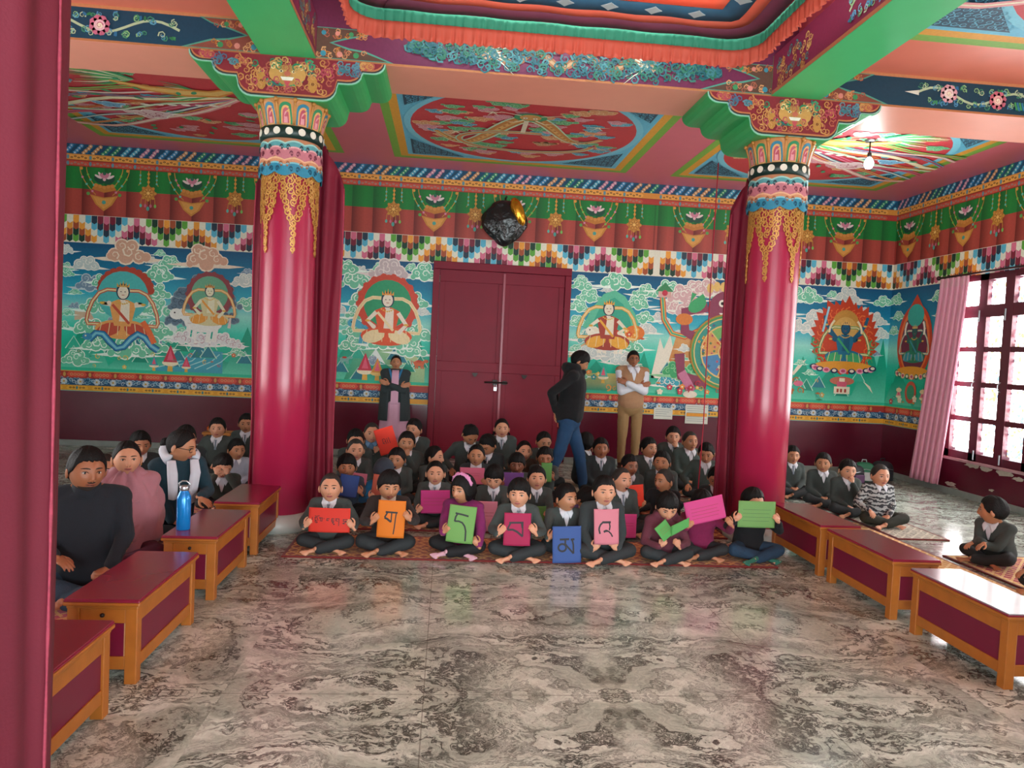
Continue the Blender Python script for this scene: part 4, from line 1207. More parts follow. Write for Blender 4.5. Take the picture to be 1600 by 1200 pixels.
def beam_ends(P, xc, sg, half, col='#8a4a3c'):
    # carved end piece meeting the column axis xc on side sg
    w = half
    P.base(.004)
    P.poly([(xc + sg * .18, ZB + .015), (xc + sg * (.18 + w * .95), ZB + .015), (xc + sg * (.18 + w * .62), ZB + .085), (xc + sg * (.18 + w * .42), ZB + .10), (xc + sg * (.18 + w * .22), ZB + .13), (xc + sg * (.18 + w * .4), ZB + .165), (xc + sg * (.18 + w * .62), ZB + .20), (xc + sg * (.18 + w * .75), ZC - .02), (xc + sg * .18, ZC - .02)], '#4f9a84')
    P.poly([(xc + sg * .18, ZB + .02), (xc + sg * (.18 + w * .88), ZB + .02), (xc + sg * (.18 + w * .60), ZB + .075), (xc + sg * (.18 + w * .40), ZB + .088), (xc + sg * (.18 + w * .18), ZB + .13), (xc + sg * (.18 + w * .38), ZB + .175), (xc + sg * (.18 + w * .60), ZB + .205), (xc + sg * (.18 + w * .70), ZC - .025), (xc + sg * .18, ZC - .025)], col)
    rd = random.Random(int(xc * 10) + sg)
    for k in range(26):
        x = xc + sg * (.2 + rd.uniform(0, .8) * w * .72)
        z = rd.choice([ZB + rd.uniform(.03, .08), ZC - rd.uniform(.04, .08)])
        P.spiral(x, z, .024, .011, rd.choice(['#c98a5a', '#d9a06a', '#a8604a', '#b8742f']), 1.3, rd.uniform(0, 6), 1, 7)
    for k, c in enumerate(['#3f8fa0', '#d98a7a', '#3f8f5a']): P.circle(xc + sg * (.25 + .12 * k), ZB + .05, .022, c, n=8); P.circle(xc + sg * (.25 + .10 * k), ZC - .06, .018, c, n=8)

XA, XB_ = -1.27, 2.625
P = Paint(5e-5)
P.base(.0005); P.rect(XL, ZB + .012, XA, ZC - .02, '#14425a'); P.base(.0005); P.rect(XB_, ZB + .012, XR, ZC - .02, '#123f52')
P.base(.0005); P.rect(XA, ZB + .012, XB_, ZC + .3, '#6d2a4a')
for a, b in ((XL, XA), (XA, XB_), (XB_, XR)):
    P.base(.0008); P.rect(a, ZB, b, ZB + .016, '#b9774a'); P.base(.0008)
    if a != XA: P.rect(a, ZC - .024, b, ZC, '#c9855a')
P.base(.002); vine(P, -4.6, -2.05, ZB + .02, ZC - .03, 1)
P.base(.002); vine(P, 3.62, 6.0, ZB + .02, ZC - .03, 2, flow=(('#d9a0a8', '#f0d8d0'), ('#c96a7a', '#e8b0a8')))
# gold ring and crane wings on the right beam
P.ring(4.75, 3.67, .085, .115, '#c98a3a', 20)
for t in range(8):
    P.stroke([(4.78 + .02 * t, 3.60), (4.80 + .05 * t, 3.68), (4.86 + .05 * t, 3.72)], .02, ['#3f9a5a', '#2f7fa0'][t % 2])
    P.stroke([(4.62 - .02 * t, 3.60), (4.60 - .02 * t, 3.66)], .015, ['#2f7fa0', '#3f9a5a'][t % 2])
# central dragon band
P.base(.002)
rd = random.Random(21)
for k in range(420):
    x = rd.uniform(-.40, 2.0)
    e = min(1, (x + .45) / .5, (2.05 - x) / .5)
    z = ZB + .145 + rd.uniform(-.11, .11) * e
    P.spiral(x, z, rd.uniform(.025, .045), .016, rd.choice(['#2f6f78', '#2f735a', '#45868a', '#24606a', '#3a7868']), 1.3, rd.uniform(0, 6), rd.choice((-1, 1)), 8)
P.base(.0065)
pts = [(.1 + 1.35 * t / 30, ZB + .14 + .055 * sin(t * .75)) for t in range(31)]
P.stroke(pts, .055, '#9c6a48'); P.stroke(pts, .022, '#b8946c')
for hx, sg in ((1.45, -1), (.20, 1)):
    P.circle(hx, ZB + .15, .07, '#d9b08a', .05, 12)
    for q in range(6): P.stroke([(hx, ZB + .15), (hx + sg * .12, ZB + .15 + .03 * (q - 2.5)), (hx + sg * .2, ZB + .13 + .05 * (q - 2.5))], .014, '#d8e0c8', True)
for xc in (XA, XB_):
    for sg in (-1, 1): beam_ends(P, xc, sg, .62, '#8a4a3c' if (xc, sg) in ((XA, -1), (XB_, 1)) else '#5f4436')
P.build('beam_painting', lambda u, v, d: (u, YC0 - .001 - d, v), beam)

# longitudinal beams, green underside
for k, xc in enumerate((XA, XB_)):
    mb = MB(); mb.box((xc - .20, YF, ZB + .004), (xc + .20, YC0 - .013, ZC + .05))
    lb = struct(mb.build('trim_%d' % (k + 2), green_beam))
    for sg in (-1, 1):
        P = Paint(5e-5)
        P.base(.0005)
        inner = (k == 0 and sg > 0) or (k == 1 and sg < 0)
        P.rect(YF, ZB + .006, YC0 - .02, ZC + (.05 if inner else 0), '#7a2440' if inner else '#123f52')
        P.rect(YF, ZB + .006, YC0 - .02, ZB + .035, '#b06a48')
        P.base(.002)
        rr = random.Random(31 + k)
        if inner:
            for u0, u1 in ((3.1, 4.5), (.8, 2.2)):
                P.base(.002); vine(P, u0, u1, ZB + .04, ZC + .0, 5 + k)
            P.base(.002)
            for q in range(40):
                P.spiral(rr.uniform(5.0, 5.5), rr.uniform(ZB + .05, ZC), .03, .014, rr.choice(['#b8823f', '#c99a5a', '#3f7f7a', '#8a5a3c']), 1.3, rr.uniform(0, 6), 1, 8)
        else:
            vine(P, 1.0, 4.6, ZB + .04, ZC - .01, 6 + k)
        P.build('beam_painting', (lambda s: (lambda u, v, d: (xc + s * (.201 + d), u, v)))(sg), lb)

# ================================================================== columns
def bracket_profile(xc):
    h = []
    def arc(x0, z0, x1, z1, n=5, cv=1):
        out = []
        for i in range(n + 1):
            a = pi / 2 * i / n
            if cv: out.append((x0 + (x1 - x0) * sin(a), z0 + (z1 - z0) * (1 - cos(a))))
            else: out.append((x0 + (x1 - x0) * (1 - cos(a)), z0 + (z1 - z0) * sin(a)))
        return out
    h += [(0, 3.24), (.26, 3.24)] + arc(.26, 3.24, .36, 3.34)[1:] + [(.37, 3.375), (.44, 3.375)] + arc(.44, 3.375, .54, 3.445)[1:] + [(.55, 3.465), (.62, 3.465)] + arc(.62, 3.465, .71, 3.535)[1:] + [(.71, ZB)]
    return h
def column(xc, yc, label, dlabel, front=True):
    t = empty('temple_column', (xc, yc, 0), 0, label, 'column', 'round red columns of the hall')
    mb = MB(); mb.lathe([(.27, 0), (.275, .05), (.265, .09), (.235, .115), (.21, .13)], n=40)
    mb.build('base', grey_stone, t, smooth=True)
    mb = MB(); mb.lathe([(.208, .125), (.207, 1.2), (.203, 2.3), (.197, 3.0), (.197, 3.05)], n=48)
    mb.build('shaft', red_col, t, smooth=True)
    # cloud collar with relief
    mb = MB(); mb.lathe([(.205, 2.70), (.222, 2.72), (.225, 2.9), (.215, 2.96), (.20, 2.97)], n=48)
    mb.build('collar', mat('collar_peach', '#d3936c', .5, .12, 30), t, smooth=True)
    R0 = .2265
    P = Paint(2e-4)
    C = 2 * pi
    nn = 10
    for ring_i, (z, ca, cb, amp) in enumerate(((2.925, '#5aa3a8', '#9fd0c8', .035), (2.88, '#c97a86', '#e8b0b0', .05), (2.80, '#d3936c', '#e6b48e', .03), (2.765, '#2f8aa8', '#7fc4d0', .055))):
        zb = z - .10
        for i in range(nn * 8):
            a0, a1 = C * i / (nn * 8), C * (i + 1) / (nn * 8)
            f = lambda a: z + .02 * abs(sin(a * nn / 2)) - .0
            g = lambda a: z - amp - .028 * abs(cos(a * nn / 2))
            P.base(.0005 + ring_i * .002)
            P.poly([(a0, g(a0)), (a1, g(a1)), (a1, f(a1)), (a0, f(a0))], ca)
            P.poly([(a0, f(a0) - .012), (a1, f(a1) - .012), (a1, f(a1)), (a0, f(a0))], cb)
        P.base(.0035 + ring_i * .002)
        for i in range(nn):
            a = C * (i + .5 * (ring_i % 2)) / nn
            # spirals in angle/z space
            for sg in (-1, 1):
                pts = [(a + sg * (.10 + .07 * (1 - .8 * q / 9) * cos(q * .8)), z - .035 + .022 * (1 - .8 * q / 9) * sin(q * .8)) for q in range(10)]
                P.stroke(pts, .010 if False else .012, ('#2a3f4a', '#7a3448', '#a0603c', '#174f68')[ring_i])
    P.build('cloud_band', lambda u, v, d: ((R0 + d) * sin(u), -(R0 + d) * cos(u), v), t, solid=.004)
    # black ring with white discs
    mb = MB(); mb.lathe([(.20, 2.965), (.232, 2.968), (.236, 3.01), (.232, 3.052), (.20, 3.055)], n=48)
    rg = mb.build('dark_ring', mat('ring_black_green', '#12302b', .4), t, smooth=True)
    P = Paint(); 
    for i in range(16):
        a = C * (i + .3) / 16
        P.base(.001); P.poly([(a + .115 * cos(q * pi / 7), 3.01 + .027 * sin(q * pi / 7)) for q in range(14)], '#ece6d6')
    P.build('white_disc', lambda u, v, d: ((.2365 + d) * sin(u), -(.2365 + d) * cos(u), v), rg, solid=.003)
    # lotus capital
    mb = MB(); mb.lathe([(.205, 3.05), (.215, 3.06), (.222, 3.12), (.240, 3.18), (.262, 3.225), (.262, 3.24), (.2, 3.24)], n=48)
    cp = mb.build('capital', mat('capital_ochre', '#c7884c', .5, .15, 30), t, smooth=True)
    rad = lambda z: .222 + max(0, (z - 3.06)) ** 1.6 * .75
    P = Paint(2e-4)
    for i in range(12):
        a = C * i / 12
        def petal(w, z0, z1, c, cb, q=12):
            P.poly([(a - w, z0), (a + w, z0)] + [(a + w * cos(pi * s / q) , z1 - .05 + .05 * sin(pi * s / q)) for s in range(q + 1)], c)
        P.base(.001)
        petal(.245, 3.06, 3.225, '#c98a4c', 0); petal(.205, 3.06, 3.212, ('#2f8a5a', '#2f7f9a')[i % 2], 0); petal(.15, 3.06, 3.19, '#e0a868', 0); petal(.105, 3.068, 3.175, '#b8485a' if i % 2 else '#c25a6a', 0); petal(.06, 3.07, 3.15, '#e09aa0', 0)
    P.build('petal', lambda u, v, d: ((rad(v) + d) * sin(u), -(rad(v) + d) * cos(u), v), cp, solid=.004)
    mb = MB()
    for i in range(12):
        a = C * (i + .5) / 12
        mb.ball((.268 * sin(a), -.268 * cos(a), 3.228), .018, 8, 6)
        mb.tube([((rad(z) + .004) * sin(a), -(rad(z) + .004) * cos(a), z) for z in (3.06, 3.1, 3.15, 3.2, 3.225)], .009, 6)
    mb.build('petal_rib', gold, cp, smooth=True)
    # hanging gilded filigree, eight points
    P = Paint(3e-4)
    ca = lambda z: .2095
    n = 6
    rdd = random.Random(2)
    for i in range(n):
        a = C * (i + .33) / n
        for k in range(15):
            z = 2.69 - k * .039
            w = .50 * (1 - k / 15.5) ** .95 if k > 5 else .5
            cols = 4 if k < 4 else (3 if k < 6 else (2 if k < 9 else 1))
            ww = (.30, .29, .28, .27, .25, .23, .19, .165, .14, .105, .09, .08, .07, .055, .035)[k] * 1.75
            for c in range(cols):
                off = 0 if cols == 1 else (c / (cols - 1) - .5) * 2 * (ww - .11)
                if k < 5: off *= 1.0
                r = .026 if cols > 1 else .024 * (1 - .05 * (k - 8))
                ac = a + off
                sg = 1 if (c + k) % 2 else -1
                pts = [(ac + r / .21 * (1 - .75 * q / 10) * cos(sg * q * .85 + k) * 1.15, z + r * (1 - .75 * q / 10) * sin(sg * q * .85 + k) * 1.15) for q in range(11)]
                L = []
                # thick gilded curl in (arc, z) metric
                P.base(.001 + .0015 * ((c + k) % 2))
                m = [(x * .21, y) for x, y in pts]
                P.stroke(m, .0098, '#d09a4e')
                if c % 2 == 0: 
                    P.base(.001)
                    P.stroke([(ac * .21, z + .02), (ac * .21 + .012, z), (ac * .21, z - .03)], .012, '#b9803a')
    P.build('gilded_filigree', lambda u, v, d: ((.2095 + d) * sin(u / .21), -(.2095 + d) * cos(u / .21), v), t, m=paint_mat('gilded_paint', .38, .6, .35), solid=.008)
    # bracket
    h = bracket_profile(0)
    prof = [(x, z) for x, z in h] + [(-x, z) for x, z in reversed(h)]
    y0, y1 = YC0 - yc - .012, YC1 - yc + .01
    if not front: y0, y1 = -.2, .4
    mb = MB(); mb.prism(prof, y0, y1)
    br = mb.build('bracket', green_bracket, t)
    P = Paint(5e-5)
    def inset(k, dz): return [(x * (1 - k), z + dz + (ZB - z) * k * 1.2) for x, z in h]
    def side(k, dz, col):
        g = inset(k, dz)
        P.poly([(-x, min(z, ZB)) for x, z in reversed(g)] + [(x, min(z, ZB)) for x, z in g], col)
    P.base(.0005); side(.0, .004, '#8fc4ae'); side(.012, .012, '#3a3a38'); side(.022, .022, '#c27a4c'); side(.03, .032, '#8a2a34')
    rr = random.Random(8)
    lim = lambda x: next((z for (xx, z) in h[1:] if xx >= abs(x)), 3.5)
    P.base(.003)
    for q in range(170):
        x = rr.uniform(-.66, .66); z0 = lim(x) + .055
        if z0 > ZB - .03: continue
        z = rr.uniform(z0, ZB - .025)
        ax = abs(x)
        c = rr.choice(['#4f6f8a', '#3f7f8a', '#5f8f9a']) if .38 < ax < .52 else rr.choice(['#b8604a', '#c98a4c', '#b84a5a', '#d09a5a'])
        P.spiral(x, z, .028, .013, c, 1.3, rr.uniform(0, 6), rr.choice((-1, 1)), 8)
    P.base(.006)
    for q in range(26):
        x = rr.uniform(-.24, .24); P.spiral(x, rr.uniform(3.34, 3.53), .03, .015, rr.choice(['#2f7f5a', '#3f9a6a', '#2f6f6a']), 1.3, rr.uniform(0, 6), 1, 8)
    # face mask
    P.circle(0, 3.415, .10, '#b8864a', .075, 16)
    for sg in (-1, 1):
        P.circle(sg * .085, 3.42, .05, '#d09a54', .055, 10); P.circle(sg * .045, 3.44, .016, '#e0d0a8', .010, 8); P.circle(sg * .045, 3.44, .007, '#241418', n=6); P.spiral(sg * .06, 3.47, .03, .012, '#2f7f5a', 1.2, 1)
        P.circle(sg * .185, 3.36, .035, '#c48a44', .065, 10); P.spiral(sg * .10, 3.47, .03, .012, '#efd8a0', 1.2, 0)
        for q in range(3): P.circle(sg * .185, 3.36, .03 - .007 * q, ('#a86a34', '#d9a860', '#8f5a2c')[q], .012, 8)
    P.poly([(-.05, 3.40), (.05, 3.40), (.035, 3.375), (-.035, 3.375)], '#efe8d8'); P.circle(0, 3.425, .025, '#c86a54', .02, 8); P.poly([(-.025, 3.37), (.025, 3.37), (0, 3.325)], '#c8505a')
    P.build('bracket_painting', lambda u, v, d: (u, y0 - .001 - d, v), br)
    return t
column(XA, 5.83, 'left round red column with gilded filigree, beside the farthest left table', 0)
column(XB_, 5.83, 'right round red column with gilded filigree, behind the child in black', 0)
column(XA, 1.98, 'near left red column hidden inside the dark maroon drape at the left edge', 0, False)
column(XB_, 1.98, 'near right red column out of frame beside the camera', 0, False)

# drapes tied behind the columns
drape_m = mat('maroon_drape_cloth', '#7a0c2a', .7, .12, 5, .1, 120)
def drape(x0, x1, y, depth, z0, z1, label, dome=True, folds=7):
    mb = MB()
    nu = folds * 10
    def fn(u, v):
        x = x0 + (x1 - x0) * u
        top = z1 - (.0 if not dome else (.34 * (abs(u - .5) * 2) ** 3.2 + (.05 if abs(u - .5) > .28 else 0)))
        z = z0 + (top - z0) * v
        yy = y - depth * sin(pi * u) ** .6 * .0 + .028 * sin(u * 2 * pi * folds + .5 * sin(3 * v)) * (1.1 - .6 * v) + .012 * sin(u * 31 + v * 5)
        return (x + .012 * sin(v * 6 + u * 9), yy, z)
    mb.grid(fn, nu, 36)
    # returns wrapping around the back so that the cloth is a sleeve
    def fb(u, v):
        p = fn(u, v)
        return (p[0], p[1] + depth * sin(pi * u) ** .5 + .02, p[2])
    mb.grid(fb, nu, 12)
    o = mb.build('column_drape', drape_m, smooth=True, solid=.006)
    tag(o, label, 'drape', 'maroon drapes gathered behind the columns')
    for xe in (0.004, .996):
        mb = MB(); mb.tube([fn(xe, v / 24) for v in range(25)], .006, 6); mb.build('hem', mat('drape_hem', '#a8324a', .7, .3, 40), o, smooth=True)
    return o
drape(-1.60, -.91, 6.12, .10, .02, 3.10, 'maroon drape hanging behind the left column with the gilded top')
drape(2.36, 2.98, 6.12, .10, .02, 3.10, 'maroon drape hanging behind the right column with the gilded top')
# near left: a big drape around the near column, its edge running down the left side of the picture
mb = MB()
def nd(u, v):
    a = -pi * .98 + 2 * pi * u * .98
    r = .250 + .010 * sin(a * 9 + .3 * sin(v * 5)) + .004 * sin(a * 17 + v * 3) + .006 * v
    return (-1.275 + r * cos(a) * (1.0 if cos(a) < 0 else .97), 1.98 + r * sin(a), .01 + v * 3.2)
mb.grid(nd, 160, 30)
o = mb.build('column_drape', mat('dark_maroon_drape_cloth', '#5e0a22', .75, .12, 5, .1, 120), smooth=True, solid=.006)
tag(o, 'large dark maroon drape wrapped round the near column along the left edge', 'drape', 'maroon drapes gathered behind the columns')
mb = MB(); mb.tube([(lambda p: (p[0] + .006, p[1], p[2]))(nd(.505, v / 30)) for v in range(31)], [.004 + .0012 * sin(v * 2.3) for v in range(31)], 6)
mb.build('hem', mat('frayed_hem', '#8a2c40', .8, .5, 60), o, smooth=True)
mb = MB()
def nd2(u, v):
    a = -pi * .98 + 2 * pi * u * .98
    r = .30 + .022 * sin(a * 9)
    return (2.63 + r * cos(a), 1.98 + r * sin(a), .01 + v * 3.2)
mb.grid(nd2, 120, 20)
o = mb.build('column_drape', drape_m, smooth=True, solid=.006); tag(o, 'maroon drape around the near right column out of frame', 'drape', 'maroon drapes gathered behind the columns')
# thin red cord beside the right column
mb = MB(); mb.tube([(2.285, 6.3, 3.2), (2.28, 6.3, 2.0), (2.29, 6.3, .9), (2.27, 6.3, .02)], .005, 8)
o = mb.build('hanging_cord', mat('red_cord', '#b00f30', .6), smooth=True); tag(o, 'thin red cloth cord hanging beside the right column drape', 'cord')
mb = MB(); mb.ball((2.27, 6.3, .02), .018, 8, 6); mb.build('knot', MATS['red_cord'], o, smooth=True)

# ================================================================== canopy
can = empty('cloth_canopy', (.68, 3.7, 3.86), 0, 'square peach cloth canopy with pleated green and orange valance over the centre', 'canopy')
KX0, KX1, KY0, KY1 = -.76, 2.12, 2.3, 5.27
def rrect(t, inset=0.0, r=.20):
    """point on rounded rectangle, t in 0..1, with tangent"""
    x0, x1, y0, y1 = KX0 + inset, KX1 - inset, KY0 + inset, KY1 - inset
    r = max(.02, r - inset * .6)
    segs = [((x0 + r, y1), (x1 - r, y1)), (x1 - r, y1 - r, pi / 2, 0), ((x1, y1 - r), (x1, y0 + r)), (x1 - r, y0 + r, 0, -pi / 2), ((x1 - r, y0), (x0 + r, y0)), (x0 + r, y0 + r, -pi / 2, -pi), ((x0, y0 + r), (x0, y1 - r)), (x0 + r, y1 - r, pi, pi / 2)]
    Ls = [hypot(s[1][0] - s[0][0], s[1][1] - s[0][1]) if len(s) == 2 else r * pi / 2 for s in segs]
    T = (t % 1.0) * sum(Ls)
    for s, L in zip(segs, Ls):
        if T <= L or s is segs[-1]:
            f = min(1, T / L)
            if len(s) == 2:
                dx, dy = (s[1][0] - s[0][0]) / L, (s[1][1] - s[0][1]) / L
                return (s[0][0] + dx * T, s[0][1] + dy * T, -dy, dx)
            a = s[2] + (s[3] - s[2]) * f
            return (s[0] + r * cos(a), s[1] + r * sin(a), cos(a), sin(a))
        T -= L
def loc(p): return (p[0] - .68, p[1] - 3.7, p[2] - 3.86)
def band(t0in, t1in, z0, z1):
    def fn(u, v):
        x, y, nx, ny = rrect(u, t0in + (t1in - t0in) * v)
        return loc((x, y, z0 + (z1 - z0) * v + .004 * sin(u * 140)))
    return fn
can_cols = [('mauve_band', '#8a4c62', 0.0, .13, 3.810, 3.818), ('peach_band', '#d07a64', .13, .22, 3.818, 3.823), ('blue_band', '#4a7288', .22, .38, 3.823, 3.830)]
for nm, c, a, b, z0, z1 in can_cols:
    mb = MB(); mb.grid(band(a, b, z0, z1), 160, 2); mb.build(nm, mat('canopy_' + nm, c, .7, .05, 8), can, smooth=True, solid=.003)
mb = MB(); mb.grid(lambda u, v: loc((KX0 + .38 + (KX1 - KX0 - .76) * u, KY0 + .38 + (KY1 - KY0 - .76) * v, 3.830 + .06 * sin(pi * u) * sin(pi * v))), 24, 24)
mb.build('top_cloth', mat('canopy_peach', '#e8866a', .7, .05, 8), can, smooth=True, solid=.003)
# white diamonds on the blue band
k = 0
for i in range(7):
    for side_ in range(4):
        f = (i + .5) / 7
        c = {0: (KX0 + .38 + (KX1 - KX0 - .76) * f, KY1 - .30), 1: (KX0 + .38 + (KX1 - KX0 - .76) * f, KY0 + .30), 2: (KX0 + .30, KY0 + .38 + (KY1 - KY0 - .76) * f), 3: (KX1 - .30, KY0 + .38 + (KY1 - KY0 - .76) * f)}[side_]
        mb = MB(); zz = 3.8185
        pts = []
        for j in range(8):
            a = j * pi / 4; r = .055 if j % 2 == 0 else .036
            pts.append((c[0] + r * cos(a) * 1.1, c[1] + r * sin(a)))
        vs = [loc((x, y, zz)) for x, y in pts] + [loc((x, y, zz + .003)) for x, y in pts]
        mb.add(vs, [tuple(range(8)), tuple(range(15, 7, -1))] + [(j, (j + 1) % 8, (j + 1) % 8 + 8, j + 8) for j in range(8)])
        mb.build('white_diamond', mat('canopy_white', '#dfe6e6', .7, .05), can)
for _n in ('canopy_mauve_band', 'canopy_peach_band', 'canopy_blue_band', 'canopy_peach', 'canopy_white'):
    _m = MATS[_n]; _nt = _m.node_tree; _p = _nt.nodes['Principled BSDF']; _o = _nt.nodes['Material Output']
    _t = N(_nt, 'ShaderNodeBsdfTranslucent'); _src = _p.inputs['Base Color'].links[0].from_socket; _nt.links.new(_src, _t.inputs[0])
    _x = N(_nt, 'ShaderNodeMixShader'); _x.inputs[0].default_value = .5
    _nt.links.new(_p.outputs[0], _x.inputs[1]); _nt.links.new(_t.outputs[0], _x.inputs[2]); _nt.links.new(_x.outputs[0], _o.inputs[0])
# pleated valance: green upper frill over an orange lower frill
def frill(z0, z1, amp, off, drop):
    def fn(u, v):
        x, y, nx, ny = rrect(u, -off)
        ph = u * 2 * pi * 190
        j = sin(u * 997) * .5 + sin(u * 413)
        d = amp * sin(ph + j) * (1.15 - v) + .012 * (1 - v)
        z = z0 + (z1 - z0) * v
        if v < .02: z += drop * sin(ph * .5 + j * 2)
        return loc((x + nx * d, y + ny * d, z))
    return fn
mb = MB(); mb.grid(frill(3.612, 3.728, .012, .0, .006), 1900, 4); mb.build('orange_frill', mat('canopy_orange_frill', '#c4543f', .7, .06, 10), can, smooth=True, solid=.002)
mb = MB(); mb.grid(frill(3.705, 3.815, .008, .012, .002), 1900, 4); mb.build('green_frill', mat('canopy_green_frill', '#33896a', .7, .06, 10), can, smooth=True, solid=.002)
for x, y in ((KX0, KY0), (KX1, KY0), (KX0, KY1), (KX1, KY1)):
    mb = MB()
    sx, sy = (-1 if x < .7 else 1), (-1 if y < 4 else 1)
    mb.tube([loc((x - .05 * sx, y - .05 * sy, 3.88)), loc((x + .24 * sx, y + .24 * sy, 4.2))], .006, 6)
    mb.build('tie_cord', mat('cord_grey', '#8f8f88', .8), can)

# ================================================================== lamp
lp = empty('pendant_lamp', (4.20, 7.22, ZC), 0, 'bright bare bulb hanging from the painted ceiling at right', 'lamp')
mb = MB(); mb.lathe([(.05, -.03), (.055, -.012), (.05, 0)], n=20); mb.build('ceiling_rose', steel, lp, smooth=True)
mb = MB(); mb.tube([(0, 0, -.03), (0, 0, -.16)], .008); mb.lathe([(.018, -.19), (.022, -.16), (.018, -.14)], n=16); mb.build('stem', iron, lp, smooth=True)
em = bpy.data.materials.new('lit_bulb'); em.use_nodes = True
b = em.node_tree.nodes['Principled BSDF']; b.inputs['Emission Color'].default_value = (.85, 1, 1, 1); b.inputs['Emission Strength'].default_value = 45
mb = MB(); mb.lathe([(.012, -.185), (.03, -.205), (.045, -.24), (.045, -.265), (.03, -.295), (.008, -.305)], n=20); mb.build('bulb', em, lp, smooth=True)
pl = bpy.data.lights.new('bulb_light', 'POINT'); pl.energy = 17; pl.color = (.85, 1, 1); pl.shadow_soft_size = .06
po = bpy.data.objects.new('bulb_light', pl); COL.objects.link(po); po.location = (4.20, 7.22, ZC - .40)

# ================================================================== black bag over the door
def blob(name, fn, m, parent, n=48, k=32):
    mb = MB()
    mb.loft([[fn(2 * pi * j / n, .02 + (pi - .04) * i / k) for j in range(n)] for i in range(k + 1)])
    return mb.build(name, m, parent, smooth=True)
bagm = bpy.data.materials.new('black_plastic_film'); bagm.use_nodes = True
nt = bagm.node_tree; b = nt.nodes['Principled BSDF']
b.inputs['Base Color'].default_value = (.008, .009, .010, 1); b.inputs['Roughness'].default_value = .18; b.inputs['Specular IOR Level'].default_value = .7
n1 = N(nt, 'ShaderNodeTexNoise', i_Scale=14.0, i_Detail=4.0); bp = N(nt, 'ShaderNodeBump'); bp.inputs['Strength'].default_value = .6; bp.inputs['Distance'].default_value = .02
nt.links.new(n1.outputs['Fac'], bp.inputs['Height']); nt.links.new(bp.outputs[0], b.inputs['Normal'])
bag = empty('wrapped_wall_ornament', (.66, YB - .02, 3.15), 0, 'black plastic bag tied over an ornament above the maroon door', 'bag')
def bagf(a, t):
    x, y, z = sin(t) * cos(a), sin(t) * sin(a), cos(t)
    w = .30 * (1 - .25 * max(0, z)) * (1 if z > -.1 else 1 - .55 * (-z - .1))
    nz = noise.noise(Vector((x * 3, y * 3, z * 3))) * .035 + .012 * sin(a * 9 + z * 4)
    return (x * (w + nz), -.13 + y * .12 * (1 + nz * 6), z * .30 - .02 + (.03 if z > 0 else 0) * abs(x))
blob('plastic_bag', bagf, bagm, bag)
goldm = mat('polished_brass', '#d9962a', .25, .3, 20, .2, 40, metal=.8)
def gf(a, t):
    x, y, z = sin(t) * cos(a), sin(t) * sin(a), cos(t)
    return (.13 + x * .10 + .05 * (1 - z) * .6, -.20 + y * .07, .13 + z * .16 - .05 * x + .012 * sin(a * 7))
blob('brass_ornament', gf, goldm, bag)
mb = MB(); mb.tube([(.02, -.1, .22), (.0, -.05, .32), (.02, 0.015, .36)], .012); mb.build('hanging_hook', iron, bag, smooth=True)

# ================================================================== low tables
top_red = mat('maroon_laminate', '#84203a', .22, .08, 4, spec=.6)
panel_red = mat('maroon_panel', '#6c1030', .35, .08, 6)
def low_table(xc, y0, y1, side, label, pale=False, rz=0.0):
    w, H, L = .30, .36, (y1 - y0)
    t = empty('low_table', (xc, (y0 + y1) / 2, 0), rz, label, 'table', 'low maroon and honey wood tables in two rows')
    l = L / 2; h = w / 2
    mb = MB(); mb.box((-h - .0, -l, H - .014), (h + .0, l, H - .006)); 
    tp = mb.build('tabletop', top_red, t, bevel=.003)
    mb = MB(); mb.box((-h + .004, -l + .004, H - .006), (h - .004, l - .004, H)); mb.build('laminate_sheet', top_red if not pale else mat('window_reflection_laminate', '#8d8890', .16, .06, 5, spec=.7), tp)  # pale version has the window's reflection put into the sheet colour
    mb = MB()
    for z0, z1, o in ((H - .030, H - .014, .002), (H - .044, H - .030, -.008)):
        mb.box((-h - o, -l - o, z0), (h + o, l + o, z1))
    mb.build('moulding', wood, t, bevel=.005)
    for sx in (-1, 1):
        for sy in (-1, 1):
            mb = MB(); x = sx * (h - .035); y = sy * (l - .035)
            mb.box((x - .024, y - .024, 0), (x + .024, y + .024, H - .04)); mb.build('leg', wood, t, bevel=.003)
    for sx in (-1, 1):
        x = sx * (h - .028)
        for z0, z1 in ((H - .105, H - .044), (.06, .115)): mb = MB(); mb.box((x - .012, -l + .059, z0), (x + .012, l - .059, z1)); mb.build('side_rail', wood, t, bevel=.003)
        mb = MB(); mb.box((x - .006, -l + .058, .115), (x + .006, l - .058, H - .105)); mb.build('side_panel', panel_red, t)
    for sy in (-1, 1):
        y = sy * (l - .028)
        for z0, z1 in ((H - .105, H - .044), (.06, .115)): mb = MB(); mb.box((-h + .059, y - .012, z0), (h - .059, y + .012, z1)); mb.build('end_rail', wood, t, bevel=.003)
        mb = MB(); mb.box((-h + .058, y - .006, .115), (h - .058, y + .006, H - .105)); mb.build('end_panel', panel_red, t)
        for a, b in (((-h + .058, .115), (-h + .066, H - .105)), ((h - .066, .115), (h - .058, H - .105))): mb = MB(); mb.box((a[0], y + sy * .004 - .004, a[1]), (b[0], y + sy * .004 + .004, b[1])); mb.build('bead', mat('pale_bead', '#c99a6a', .5, .1), t)
        mb = MB(); mb.lathe([(.008, 0), (.009, .008), (.004, .012)], n=12); mb.xf(lambda p: Vector((p.x, y + sy * (.012 + p.z), H - .07 + p.y)))
        mb.build('knob', iron, t, smooth=True)
    return t
